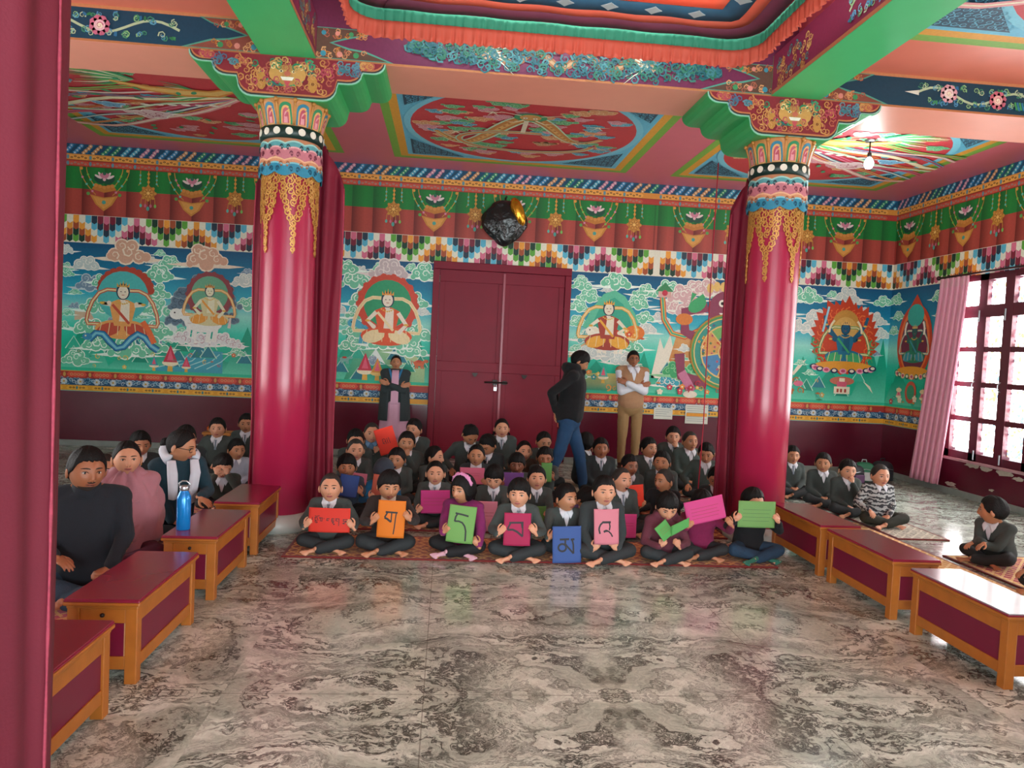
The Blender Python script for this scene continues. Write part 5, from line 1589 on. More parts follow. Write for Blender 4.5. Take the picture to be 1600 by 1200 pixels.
for y0, y1, lb in ((2.08, 2.86, 'nearest low table at the left edge, partly behind the drape'), (3.08, 3.80, 'second low table from the camera on the left, beside the man in black'), (4.10, 4.78, 'low table on the left carrying the blue bottle'), (5.00, 5.66, 'farthest low table on the left, against the red column')):
    low_table(-1.37, y0, y1, -1, lb)
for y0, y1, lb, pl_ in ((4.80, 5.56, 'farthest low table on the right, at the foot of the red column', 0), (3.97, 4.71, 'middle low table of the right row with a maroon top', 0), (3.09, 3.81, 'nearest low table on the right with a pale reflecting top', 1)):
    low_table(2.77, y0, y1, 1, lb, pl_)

# ================================================================== blue bottle
t = empty('water_bottle', (-1.455, 4.25, .36), 0, 'bright blue steel water bottle standing on the left low table', 'bottle')
blue = mat('blue_enamel', '#0b86d8', .25, .04, 10, metal=.3, coat=.4)
mb = MB(); mb.lathe([(.035, .0), (.038, .004), (.038, .175), (.036, .19), (.026, .212), (.022, .22), (.022, .226), (.0, .226)], n=32); mb.build('body', blue, t, smooth=True)
mb = MB(); mb.lathe([(.023, .222), (.025, .224), (.025, .246), (.022, .250), (.0, .250)], n=28); mb.build('steel_lid', steel, t, smooth=True)
mb = MB(); mb.tube([(-.024, 0, .240), (-.030, 0, .262), (-.012, 0, .276), (.012, 0, .276), (.030, 0, .262), (.024, 0, .240)], .0045, 8); mb.build('carry_loop', steel, t, smooth=True)

# ================================================================== rugs
def rug_mat(name, base, border, motif, sx, sy, accent, bw=.085):
    m = bpy.data.materials.new(name); m.use_nodes = True
    nt = m.node_tree; L = nt.links.new; b = nt.nodes['Principled BSDF']
    tc = N(nt, 'ShaderNodeTexCoord'); sp = N(nt, 'ShaderNodeSeparateXYZ'); L(tc.outputs['Object'], sp.inputs[0])
    def mth(op, a, b_=0.0):
        n = N(nt, 'ShaderNodeMath', operation=op)
        for i, v in enumerate((a, b_)):
            if isinstance(v, (int, float)): n.inputs[i].default_value = v
            else: L(v, n.inputs[i])
        return n.outputs[0]
    ax, ay = mth('ABSOLUTE', sp.outputs[0]), mth('ABSOLUTE', sp.outputs[1])
    ex, ey = mth('SUBTRACT', sx, ax), mth('SUBTRACT', sy, ay)
    e = mth('MINIMUM', ex, ey)
    # diamond lattice motif
    a = mth('PINGPONG', mth('ADD', sp.outputs[0], 20), .045); c = mth('PINGPONG', mth('ADD', sp.outputs[1], 20), .045)
    dm = mth('LESS_THAN', mth('ABSOLUTE', mth('SUBTRACT', mth('ADD', a, c), .045)), .012)
    vo = N(nt, 'ShaderNodeTexVoronoi', i_Scale=26.0); L(tc.outputs['Object'], vo.inputs['Vector'])
    fl = mth('LESS_THAN', vo.outputs['Distance'], .28)
    def mix(f, c1, c2):
        n = N(nt, 'ShaderNodeMix', data_type='RGBA')
        for k, v in ((0, f), (6, c1), (7, c2)):
            if isinstance(v, tuple): n.inputs[k].default_value = v + (1,)
            elif isinstance(v, (int, float)): n.inputs[k].default_value = v
            else: L(v, n.inputs[k])
        return n.outputs[2]
    field = mix(mth('MULTIPLY', fl, .9), mix(mth('MULTIPLY', dm, .8), lin(base), lin(motif)), lin(accent))
    bord = mix(dm, lin(border), lin(motif))
    c1 = mix(mth('LESS_THAN', e, bw), field, bord)
    c2 = mix(mth('LESS_THAN', mth('ABSOLUTE', mth('SUBTRACT', e, bw + .003)), .006), c1, lin(motif))
    c3 = mix(mth('LESS_THAN', e, .02), c2, lin('#6e1a18'))
    L(c3, b.inputs['Base Color']); b.inputs['Roughness'].default_value = .95; b.inputs['Sheen Weight'].default_value = .15
    n2 = N(nt, 'ShaderNodeTexNoise', i_Scale=400.0); bp = N(nt, 'ShaderNodeBump'); bp.inputs['Strength'].default_value = .4; bp.inputs['Distance'].default_value = .004
    L(tc.outputs['Object'], n2.inputs['Vector']); L(n2.outputs['Fac'], bp.inputs['Height']); L(bp.outputs[0], b.inputs['Normal'])
    return m
def rug(cx, cy, sx, sy, m, label, rz=0.0, th=.012, name='rug', cat='rug', grp=None):
    mb = MB()
    nu, nv = max(8, int(sx / .06)), max(4, int(sy / .06))
    rr = random.Random(int(cx * 100 + cy * 10))
    ph = rr.uniform(0, 6)
    top = lambda u, v: (-sx + 2 * sx * u, -sy + 2 * sy * v, th + .0015 * sin(u * 23 + ph) * sin(v * 9 + ph))
    mb.grid(top, nu, nv)
    mb.grid(lambda u, v: (-sx + 2 * sx * u, -sy + 2 * sy * v, 0.001), 1, 1)
    for a, b in (((-sx, -sy), (sx, -sy)), ((sx, -sy), (sx, sy)), ((sx, sy), (-sx, sy)), ((-sx, sy), (-sx, -sy))): mb.quad((a[0], a[1], .001), (b[0], b[1], .001), (b[0], b[1], th), (a[0], a[1], th))
    o = mb.build(name, m, smooth=False); o.location = (cx, cy, 0); o.rotation_euler.z = rz
    tag(o, label, cat, grp)
    return o
rug(.68, 5.27, 1.74, .30, rug_mat('rug_brown', '#a8602c', '#8f3a1c', '#d9a04c', 1.74, .30, '#6e2418'), 'long brown and orange runner rug under the front row of children', grp='long runner rugs in rows')
rug(.68, 6.10, 1.70, .33, rug_mat('rug_orange', '#b86a2c', '#8a2f1c', '#dca455', 1.70, .33, '#a83a20'), 'long orange runner rug under the second row of children', grp='long runner rugs in rows')
rug(.75, 6.95, 1.55, .33, rug_mat('rug_orange2', '#b2652c', '#8a2f1c', '#dca455', 1.55, .33, '#8f3020'), 'long orange runner rug under the third row of children', grp='long runner rugs in rows')
rug(.9, 7.95, 1.9, .42, rug_mat('rug_pale', '#a89a80', '#8a7a60', '#cfc4a8', 1.9, .42, '#6e5c48'), 'pale patterned runner rug under the back rows of children', grp='long runner rugs in rows')
rug(3.55, 4.35, .36, 2.15, rug_mat('rug_crimson', '#a8123a', '#c9923f', '#e8c98a', .36, 2.15, '#d9ab62', .24), 'long crimson runner with straw coloured border behind the right tables')
rug(4.45, 4.95, .47, .46, rug_mat('rug_crimson2', '#a8123a', '#d9ab62', '#e8c98a', .47, .46, '#d9a04c', .05), 'crimson and gold seat mat under the boy sitting alone at right')
rug(4.17, 6.98, .24, 1.07, rug_mat('rug_grey', '#a09c8c', '#8a8676', '#c9c4b0', .24, 1.07, '#4a4840'), 'pale grey patterned mat under the four boys by the right wall')
rug(-1.98, 3.9, .40, 2.6, rug_mat('rug_left', '#b01a46', '#8f2a2a', '#d9a04c', .40, 2.6, '#a0183c'), 'crimson runner mat behind the left tables under the seated adults')
rug(-2.2, 7.48, .55, .9, rug_mat('rug_left2', '#8f8a80', '#6e6658', '#bfb8a4', .55, .9, '#54483c'), 'grey mat under the boys at the back left')

# ================================================================== school bags by the corner
def bagpack(loc_, s, c1, c2, label, rz=0.0, lie=False):
    t = empty('school_bag', loc_, rz, label, 'bag', 'school bags piled in the far right corner')
    f = lambda k: (lambda a, th: (s * .17 * (abs(cos(a)) ** .6) * (1 if cos(a) > 0 else -1) * sin(th) ** .5 * k, s * .10 * (abs(sin(a)) ** .7) * (1 if sin(a) > 0 else -1) * sin(th) ** .5 * k, s * (.16 + .16 * cos(th) * k)))
    body = blob('bag_body', f(1), c1, t, 28, 16)
    mb = MB(); mb.box((-.11 * s, -.125 * s, .03 * s), (.11 * s, -.085 * s, .17 * s)); mb.build('front_pocket', c2, t, bevel=.015 * s)
    mb = MB(); mb.tube([(-.04 * s, 0, .31 * s), (-.03 * s, 0, .36 * s), (.03 * s, 0, .36 * s), (.04 * s, 0, .31 * s)], .008 * s); mb.build('grab_handle', c2, t, smooth=True)
    mb = MB(); mb.tube([(-.12 * s, -.088 * s, .20 * s), (0, -.112 * s, .22 * s), (.12 * s, -.088 * s, .20 * s)], .004 * s, 6); mb.build('zip', steel, t)
    return t
dg, pu, gr_, wh = mat('bag_dark', '#23262b', .6), mat('bag_purple', '#5a3a5a', .6), mat('bag_green', '#1f6a4a', .6), mat('bag_white', '#b8bcb8', .6)
bagpack((5.18, 8.75, .002), .75, dg, pu, 'dark school bag with a purple pocket at the left of the corner pile', .3)
bagpack((5.42, 8.95, .002), .8, gr_, wh, 'green and white school bag in the middle of the corner pile', -.2)
bagpack((5.70, 9.0, .002), .85, dg, dg, 'large black school bag nearest the right corner of the pile', .1)
# orange box and papers on a little desk at the back left
t = empty('wooden_stool', (-2.62, 8.75, 0), 0, 'small ochre stool behind the boys at the back left', 'stool')
mb = MB(); mb.box((-.16, -.12, .34), (.16, .12, .37)); mb.build('seat', mat('ochre_wood', '#c07a2c', .5), t, bevel=.005)
for sx in (-1, 1):
    for sy in (-1, 1): mb = MB(); mb.box((sx * .13 - .015, sy * .09 - .015, 0), (sx * .13 + .015, sy * .09 + .015, .34)); mb.build('leg', MATS['ochre_wood'], t)
mb = MB(); mb.loft([[(.09 * cos(a) * r, .07 * sin(a) * r, z) for a in [2 * pi * i / 20 for i in range(20)]] for r, z in ((.7, 0), (1, .02), (1, .05), (.6, .075), (.2, .08))])
o = mb.build('cloth_bundle', mat('orange_cloth', '#e0661c', .8, .2, 20, .2, 30), smooth=True); o.location = (-2.66, 8.72, .371); tag(o, 'orange cloth bundle lying on the ochre stool at the back left', 'cloth')

# ================================================================== people
def fuse_mesh(mb, voxel, smooth=2, fac=0.5, name='fused'):
    """union overlapping closed shapes into one continuous surface"""
    me = mb.mesh(name)
    o = bpy.data.objects.new(name, me)
    COL.objects.link(o)
    r = o.modifiers.new('r', 'REMESH'); r.mode = 'VOXEL'; r.voxel_size = voxel; r.use_smooth_shade = True
    if smooth:
        s = o.modifiers.new('s', 'SMOOTH'); s.iterations = smooth; s.factor = fac
    dg = bpy.context.evaluated_depsgraph_get()
    out = bpy.data.meshes.new_from_object(o.evaluated_get(dg))
    bpy.data.objects.remove(o)
    bpy.data.meshes.remove(me)
    return out

def mesh_arrays(me):
    vs = [v.co.copy() for v in me.vertices]
    fs = [tuple(p.vertices) for p in me.polygons]
    return vs, fs

def skin_mat(name, hexc):
    m = mat(name, hexc, .48, .07, 30, .05, 200)
    b = m.node_tree.nodes['Principled BSDF']
    b.inputs['Subsurface Weight'].default_value = .06
    b.inputs['Subsurface Radius'].default_value = (.02, .008, .004)
    return m
SK = [skin_mat('skin_tan', '#b37a58'), skin_mat('skin_light', '#c98f70'), skin_mat('skin_brown', '#9a6042'), skin_mat('skin_deep', '#7d4a33')]
EYE_W = mat('eye_white', '#b4a8a0', .25, .02)
EYE_D = mat('eye_dark', '#130c0a', .15, .02)
LIP = [mat('lips_%d' % i, c, .4, .05) for i, c in enumerate(('#9c5248', '#b0605a', '#80402f', '#643028'))]
HAIR = mat('black_hair', '#0b0909', .6, .35, 90, .5, 160, spec=.25)
HAIRB = mat('cropped_hair', '#26211e', .6, .3, 120, .4, 300)

def gauss(x, s): return math.exp(-x * x / (2 * s * s))

# ---- head template, unit: skull half-width .078, centre between ears, face towards -Y
def head_pt(th, ph, inflate=0.0):
    """th from top 0..pi, ph azimuth, ph=0 is the face"""
    sx, sy, sz = sin(th) * sin(ph), -sin(th) * cos(ph), cos(th)
    x = sx * .0765; y = sy * .092; z = sz * .104
    down = max(0.0, -sz)
    if sy > 0:      # back of the skull tucks in to the neck
        y *= 1 - .42 * down ** 1.2
        y *= 1.06
    x *= 1 - .30 * down ** 1.7
    if sy < 0:
        y *= 1 - .06 * down
        y += .004
    f = max(0.0, -sy)
    if inflate == 0.0 and f > .2:
        X, Z = x, z
        y -= .015 * gauss(X, .0085) * gauss(Z + .022, .014) * 1.25      # nose tip
        y -= .006 * gauss(X, .007) * gauss(Z - .004, .022)             # bridge
        y += .0065 * (gauss(X - .029, .012) + gauss(X + .029, .012)) * gauss(Z - .006, .010)   # sockets
        y -= .004 * gauss(abs(X) - .028, .018) * gauss(Z - .024, .007) # brow
        y -= .005 * (gauss(X - .036, .016) + gauss(X + .036, .016)) * gauss(Z + .026, .016)   # cheeks
        y -= .006 * gauss(X, .016) * gauss(Z + .052, .007)             # mouth
        y += .003 * gauss(X, .02) * gauss(Z + .066, .006)
        y -= .008 * gauss(X, .018) * gauss(Z + .084, .013)             # chin
        y -= .003 * gauss(X - .009, .004) * gauss(Z + .028, .005) + .003 * gauss(X + .009, .004) * gauss(Z + .028, .005)
    k = 1 + inflate
    return Vector((x * k, y * k, z * k))

def face_y(x, z):
    """front surface at a face position"""
    best = None
    th0 = math.acos(max(-.98, min(.98, z / .104)))
    s = max(.15, sin(th0))
    a = max(-1, min(1, x / (.0765 * s * (1 - .30 * max(0, -z / .104) ** 1.7))))
    return head_pt(th0, math.asin(a)).y

def make_head(mouth=0.0, adult=False, beard=False):
    """returns list of (verts, faces, slot): slots 0 skin 1 eye white 2 dark 3 lips"""
    parts = []
    mb = MB(); n, m_ = 40, 30
    rings = []
    for i in range(m_ + 1):
        th = .03 + (pi - .06) * i / m_
        ring = []
        for j in range(n):
            u = j / n * 2 - 1
            ph = pi * (u * .55 + .45 * u ** 3)     # finer in front
            ring.append(head_pt(th, ph))
        rings.append(ring)
    rings.reverse()
    mb.cur = 0; mb.loft(rings)
    # ears
    for sg in (-1, 1):
        mb.ball((sg * .079, .010, -.012), (.008, .017, .026), 10, 8, Euler((.15, 0, sg * .35)).to_matrix())
        mb.ball((sg * .083, .004, -.012), (.005, .009, .016), 8, 6, Euler((.15, 0, sg * .35)).to_matrix())
    # eyes
    for sg in (-1, 1):
        cx, cz = sg * .029, .004
        y = face_y(cx, cz)
        R_ = Euler((0, sg * -.10, sg * -.18)).to_matrix()
        mb.cur = 1; mb.ball((cx, y + .0035, cz), (.0122, .0060, .0050), 12, 8, R_)
        mb.cur = 2; mb.ball((cx, y - .0005, cz), (.0056, .0035, .0054), 10, 6, R_)
        # upper lid line and brow
        mb.tube([(cx + sg * d * .0138, face_y(cx + sg * d * .0138, cz) - .0005 , cz + .0062 * (1 - d * d) + .0008) for d in (-1, -.5, 0, .5, 1)], [.0009, .0018, .002, .0018, .0009], 6)
        mb.tube([(cx + sg * d * .018, face_y(cx + sg * d * .018, cz + .02) - .0008, cz + .0200 + .003 * (1 - d * d) - .0004 * d) for d in (-1, -.5, 0, .5, 1)], [.0016, .0031, .0031, .0024, .0010], 6)
        mb.cur = 0
        mb.tube([(cx + sg * d * .0138, face_y(cx + sg * d * .0138, cz) + .0005, cz - .0062 * (1 - d * d) - .0012) for d in (-1, -.5, 0, .5, 1)], [.001, .0018, .002, .0018, .001], 6)
        mb.ball((sg * .0095, face_y(0, -.028) + .009, -.029), (.0062, .008, .0052), 8, 6)
        mb.cur = 2; mb.ball((sg * .0058, face_y(.005, -.034) + .0005, -.0345), (.0028, .002, .0018), 8, 5)
    # mouth
    zc = -.0525
    w = .0225
    mb.cur = 3
    mb.tube([(d * w, face_y(d * w, zc + .004) - .0005, zc + .0035 + .0012 * (1 - abs(d)) + mouth * .4) for d in (-1, -.6, -.25, 0, .25, .6, 1)], [.0008, .0028, .0036, .003, .0036, .0028, .0008], 8)
    mb.tube([(d * w * .95, face_y(d * w, zc - .004) - .0005, zc - .0042 - .0012 * (1 - abs(d)) - mouth) for d in (-1, -.6, -.25, 0, .25, .6, 1)], [.0008, .003, .0042, .0044, .0042, .003, .0008], 8)
    mb.cur = 2
    if mouth: mb.ball((0, face_y(0, zc) + .002, zc - mouth * .3), (w * .62, .004, mouth * .9 + .002), 12, 8)
    else: mb.tube([(d * w * .92, face_y(d * w, zc) - .0014, zc - .0002) for d in (-1, -.5, 0, .5, 1)], [.0006, .001, .001, .001, .0006], 6)
    return mb

HEADS = {0: make_head(), 1: make_head(.010)}

def hair_mb(style, seed=0, extra=0):
    rd = random.Random(seed)
    mb = MB()
    n, m_ = 56, 16
    ph0 = rd.uniform(0, 6)
    def limit(ph):
        a = abs(ph)                        # 0 front .. pi back
        key = {'crop': ((0, .82), (.55, .80), (.85, 1.02), (1.15, 1.45), (1.45, 1.62), (1.75, 1.95), (2.3, 2.10), (pi, 2.14)),
               'short': ((0, .98), (.5, .98), (.85, 1.12), (1.15, 1.52), (1.40, 1.66), (1.75, 1.98), (2.3, 2.12), (pi, 2.16)),
               'fringe': ((0, 1.16), (.5, 1.17), (.85, 1.28), (1.15, 1.60), (1.40, 1.74), (1.75, 2.02), (2.3, 2.15), (pi, 2.2)),
               'tied': ((0, .80), (.5, .86), (.85, 1.08), (1.15, 1.45), (1.40, 1.58), (1.75, 1.95), (2.3, 2.2), (pi, 2.25)),
               'bob': ((0, 1.12), (.45, 1.16), (.75, 1.30), (.95, 2.05), (1.3, 2.32), (1.75, 2.35), (2.3, 2.4), (pi, 2.4))}[style]
        for (a0, t0), (a1, t1) in zip(key[:-1], key[1:]):
            if a <= a1: return t0 + (t1 - t0) * (a - a0) / (a1 - a0)
        return key[-1][1]
    th_ = {'crop': .055, 'short': .14, 'fringe': .18, 'tied': .075, 'bob': .18}[style]
    rings = []
    for i in range(m_ + 1):
        v = i / m_
        ring = []
        for j in range(n):
            ph = 2 * pi * j / n - pi
            jag = (.13 if style in ('fringe', 'short', 'bob') else .02) * (abs(sin(ph * 9 + ph0)) - .5) * (.6 + .4 * sin(ph * 4 + seed)) * (1 if abs(ph) < 1.2 else .4)
            L_ = limit(ph) + jag * v
            th = .04 + (L_ - .04) * v
            t = th_ * (1 - .55 * v ** 3) + .018 * sin(ph * 9 + ph0 + 3 * v) * (style != 'crop') * min(1, 3 * v) + .012 * sin(ph * 21 + 5 * v)
            if style in ('short', 'fringe') and abs(ph) < 1.0: t += .035 * sin(v * pi)
            if v == 1: t = max(.015, t * .5)
            p = head_pt(th, ph, .0001 + t)
            if style == 'bob' and th > 1.6: p.x *= 1.08; p.z = min(p.z, -.02 - .03 * (th - 1.6))
            ring.append(p)
        rings.append(ring)
    inner = []
    for j in range(n):
        ph = 2 * pi * j / n - pi
        inner.append(head_pt(limit(ph) - .02, ph, .0001) * .97)
    rings.append(inner)
    mb.loft(list(reversed(rings)))
    if style == 'tied':      # low bun or plaits
        if extra == 'bun': mb.ball((0, .110, -.015), (.036, .030, .034), 14, 10)
        if extra in ('plaits', 'plaits_front'):
            for sg in (-1, 1):
                pts = [Vector((sg * .070, .045, -.03)), Vector((sg * .088, .03, -.07)), Vector((sg * .092, .0, -.115)), Vector((sg * .080, -.035, -.16)), Vector((sg * .072, -.05, -.205))]
                for k in range(12):
                    f = k / 11 * 3.99; i = int(f); p = pts[i].lerp(pts[i + 1], f - i)
                    mb.ball(p + Vector((.004 * (-1) ** k, 0, 0)), (.014 - .0004 * k, .013, .013), 8, 6)
        if extra == 'long':
            mb.loft([[(.055 * c * cos(a), .085 + .02 * sin(a) - k * .012, -.02 - k * .035) for a in [2 * pi * i / 14 for i in range(14)]] for k, c in enumerate((.5, 1.1, 1.2, 1.1, 1.0, .8, .3))])
    return mb

# ---- hand template (right-hand form, fingers +X, back of hand +Z, thumb on +Y), length .17 adult
def hand_mesh(kind):
    mb = MB()
    mb.ball((.040, 0, 0), (.048, .036, .0135), 14, 10)
    mb.ball((.062, -.004, .001), (.028, .036, .012), 12, 8)
    mb.capsule((-.03, 0, 0), (.012, 0, 0), .021, .023, 12)
    curl = {'relax': .35, 'grip': 1.05, 'fist': 1.45, 'flat': .12}[kind]
    for k, (y, l, r) in enumerate(((.028, .066, .0088), (.009, .074, .0092), (-.010, .070, .0088), (-.028, .056, .0078))):
        a = 0.0
        p = Vector((.078 - .006 * abs(k - 1.3), y, .001))
        d_spread = (y) * 1.6
        for seg, f in enumerate((.45, .32, .25)):
            a += curl * (.55 if seg == 0 else .75) * (1 + .08 * k)
            q = p + Vector((cos(a), d_spread * .5, -sin(a))) * l * f
            mb.capsule(p, q, r * (1 - .08 * seg), r * (1 - .08 * (seg + 1)), 8)
            p = q
    p0 = Vector((.018, .030, -.004)); p1 = Vector((.044, .055, -.016 if kind != 'flat' else -.004)); p2 = Vector((.068, .060 if kind != 'fist' else .03, -.026 if kind != 'flat' else -.006)); p3 = Vector((.088, .054 if kind != 'fist' else .012, -.030 if kind != 'flat' else -.006))
    mb.capsule(p0, p1, .0145, .0118, 8); mb.capsule(p1, p2, .0115, .0102, 8); mb.capsule(p2, p3, .0102, .0086, 8)
    me = fuse_mesh(mb, .0048, 2, .5, 'hand')
    a = mesh_arrays(me); bpy.data.meshes.remove(me)
    return a
HANDS = {k: hand_mesh(k) for k in ('relax', 'grip', 'fist')}

# ---- foot template: heel at origin, toes +X, sole z=-.03 ; length ~.24 adult
def foot_mesh():
    mb = MB()
    mb.ball((-.01, 0, -.008), (.034, .030, .030), 12, 8)
    mb.capsule((0, 0, .03), (0, 0, .0), .030, .032, 12)
    mb.capsule((.01, 0, -.002), (.10, .004, -.016), .032, .025, 12)
    mb.ball((.125, .004, -.018), (.048, .040, .018), 12, 8)
    for k, (y, l, r) in enumerate(((.030, .040, .013), (.010, .040, .0095), (-.006, .035, .0088), (-.021, .029, .0082), (-.034, .022, .0078))):
        mb.capsule((.145 - .006 * k, y, -.018), (.155 - .008 * k + l * .8, y * 1.05, -.021), r, r * .9, 8)
    me = fuse_mesh(mb, .0062, 2, .5, 'foot')
    a = mesh_arrays(me); bpy.data.meshes.remove(me)
    return a
FOOT = foot_mesh()

def frame(p, xdir, zdir):
    x = Vector(xdir).normalized()
    z = Vector(zdir) - x * Vector(zdir).dot(x)
    z = z.normalized() if z.length > 1e-6 else x.orthogonal().normalized()
    y = z.cross(x)
    m = Matrix((x, y, z)).transposed().to_4x4()
    m.translation = Vector(p)
    return m

def ik(s, w, a, b, pole):
    s, w, pole = Vector(s), Vector(w), Vector(pole)
    d = w - s
    L = d.length
    mx = (a + b) * .985
    if L > mx: w = s + d * (mx / L); d = w - s; L = mx
    if L < abs(a - b) + .02: L = abs(a - b) + .02
    dn = d.normalized()
    pp = (pole - dn * pole.dot(dn))
    pp = pp.normalized() if pp.length > 1e-6 else dn.orthogonal()
    ca = (a * a + L * L - b * b) / (2 * a * L); ca = max(-1, min(1, ca))
    e = s + dn * a * ca + pp * a * sqrt(max(0, 1 - ca * ca))
    return e, w

def torso_rings(pel, nk, side, W, D, secs, infl=0.0, n=20):
    """rings along the spine from pelvis to neck base; secs (t, half width, half depth, forward shift)"""
    up = (nk - pel); L = up.length; up = up.normalized()
    side = (side - up * side.dot(up)).normalized()
    fw = side.cross(up)       # forward
    rings = []
    for t, rx, ry, fy in secs:
        c = pel + up * (L * t) - fw * 0
        ring = []
        for j in range(n):
            a = 2 * pi * j / n
            ca, sa = cos(a), sin(a)
            sq = (abs(ca) ** 2.6 + abs(sa) ** 2.6) ** (-1 / 2.6)
            ring.append(c + side * ((rx * W + infl) * ca * sq) + fw * ((ry * D + infl) * sa * sq + fy * D))
        rings.append(ring)
    return rings, up, side, fw
SECS = [(-.12, .078, .068, 0), (0, .105, .082, 0), (.18, .104, .082, 0), (.42, .098, .075, .004), (.62, .108, .076, .004), (.80, .114, .070, 0), (.92, .098, .058, -.002), (1.0, .060, .046, -.002), (1.03, .035, .036, -.002)]

def noisy(me, amp, freq, seed, amp2=0, freq2=0):
    nrm = [v.normal.copy() for v in me.vertices]
    off = Vector((seed * 3.1, seed * 1.7, seed * .9))
    for v, n in zip(me.vertices, nrm):
        d = amp * noise.noise(v.co * freq + off)
        if amp2:
            d += amp2 * (1 - abs(noise.noise(Vector((v.co.x * freq2 * .6, v.co.y * freq2 * .6, v.co.z * freq2)) + off)) * 2)
        v.co = v.co + n * d

def garment(name, mb, voxel, material, parent, seed=1, amp=.004, amp2=.003, freq=9, freq2=16, smooth=3, cut=None):
    me = fuse_mesh(mb, voxel, smooth, .5, name)
    noisy(me, amp, freq, seed, amp2, freq2)
    if cut:
        bm = bmesh.new(); bm.from_mesh(me)
        bmesh.ops.delete(bm, geom=[f for f in bm.faces if cut(f.calc_center_median())], context='FACES')
        bm.to_mesh(me); bm.free()
    me.name = name
    me.materials.append(material)
    o = bpy.data.objects.new(name, me)
    link(o, parent)
    return o

def patch(name, bvh, quad, fw, up, side, org, off, m, parent, n=8, thick=.0):
    """cloth piece laid on the chest; quad corners in (side,up) coordinates about org"""
    mb = MB()
    bad = [False]
    def fn(u, v):
        a = quad[0]; b = quad[1]; c = quad[2]; d = quad[3]
        x = (a[0] * (1 - u) + b[0] * u) * (1 - v) + (d[0] * (1 - u) + c[0] * u) * v
        z = (a[1] * (1 - u) + b[1] * u) * (1 - v) + (d[1] * (1 - u) + c[1] * u) * v
        o_ = org + side * x + up * z
        hit = bvh.ray_cast(o_ + fw * .5, -fw)
        if hit[0] is None:
            return o_ + fw * (.02 + off)
        return hit[0] + fw * off
    mb.grid(fn, n, n)
    o = mb.build(name, m, parent, smooth=True, fixn=False)
    md = o.modifiers.new('solid', 'SOLIDIFY'); md.thickness = .0025; md.offset = 0
    return o

WHITE = mat('white_school_shirt', '#d3d6de', .7, .05, 30, .1, 90)
TIE = mat('grey_blue_tie', '#74828f', .6, .15, 60)
KNIT = lambda n, c: mat(n, c, .92, .14, 60, .35, 260, sheen=.04)
GREY = KNIT('grey_school_knit', '#3e4745')
GREYD = KNIT('dark_grey_school_knit', '#30383a')
TROU = mat('dark_grey_trousers', '#23282b', .8, .15, 30, .2, 100)

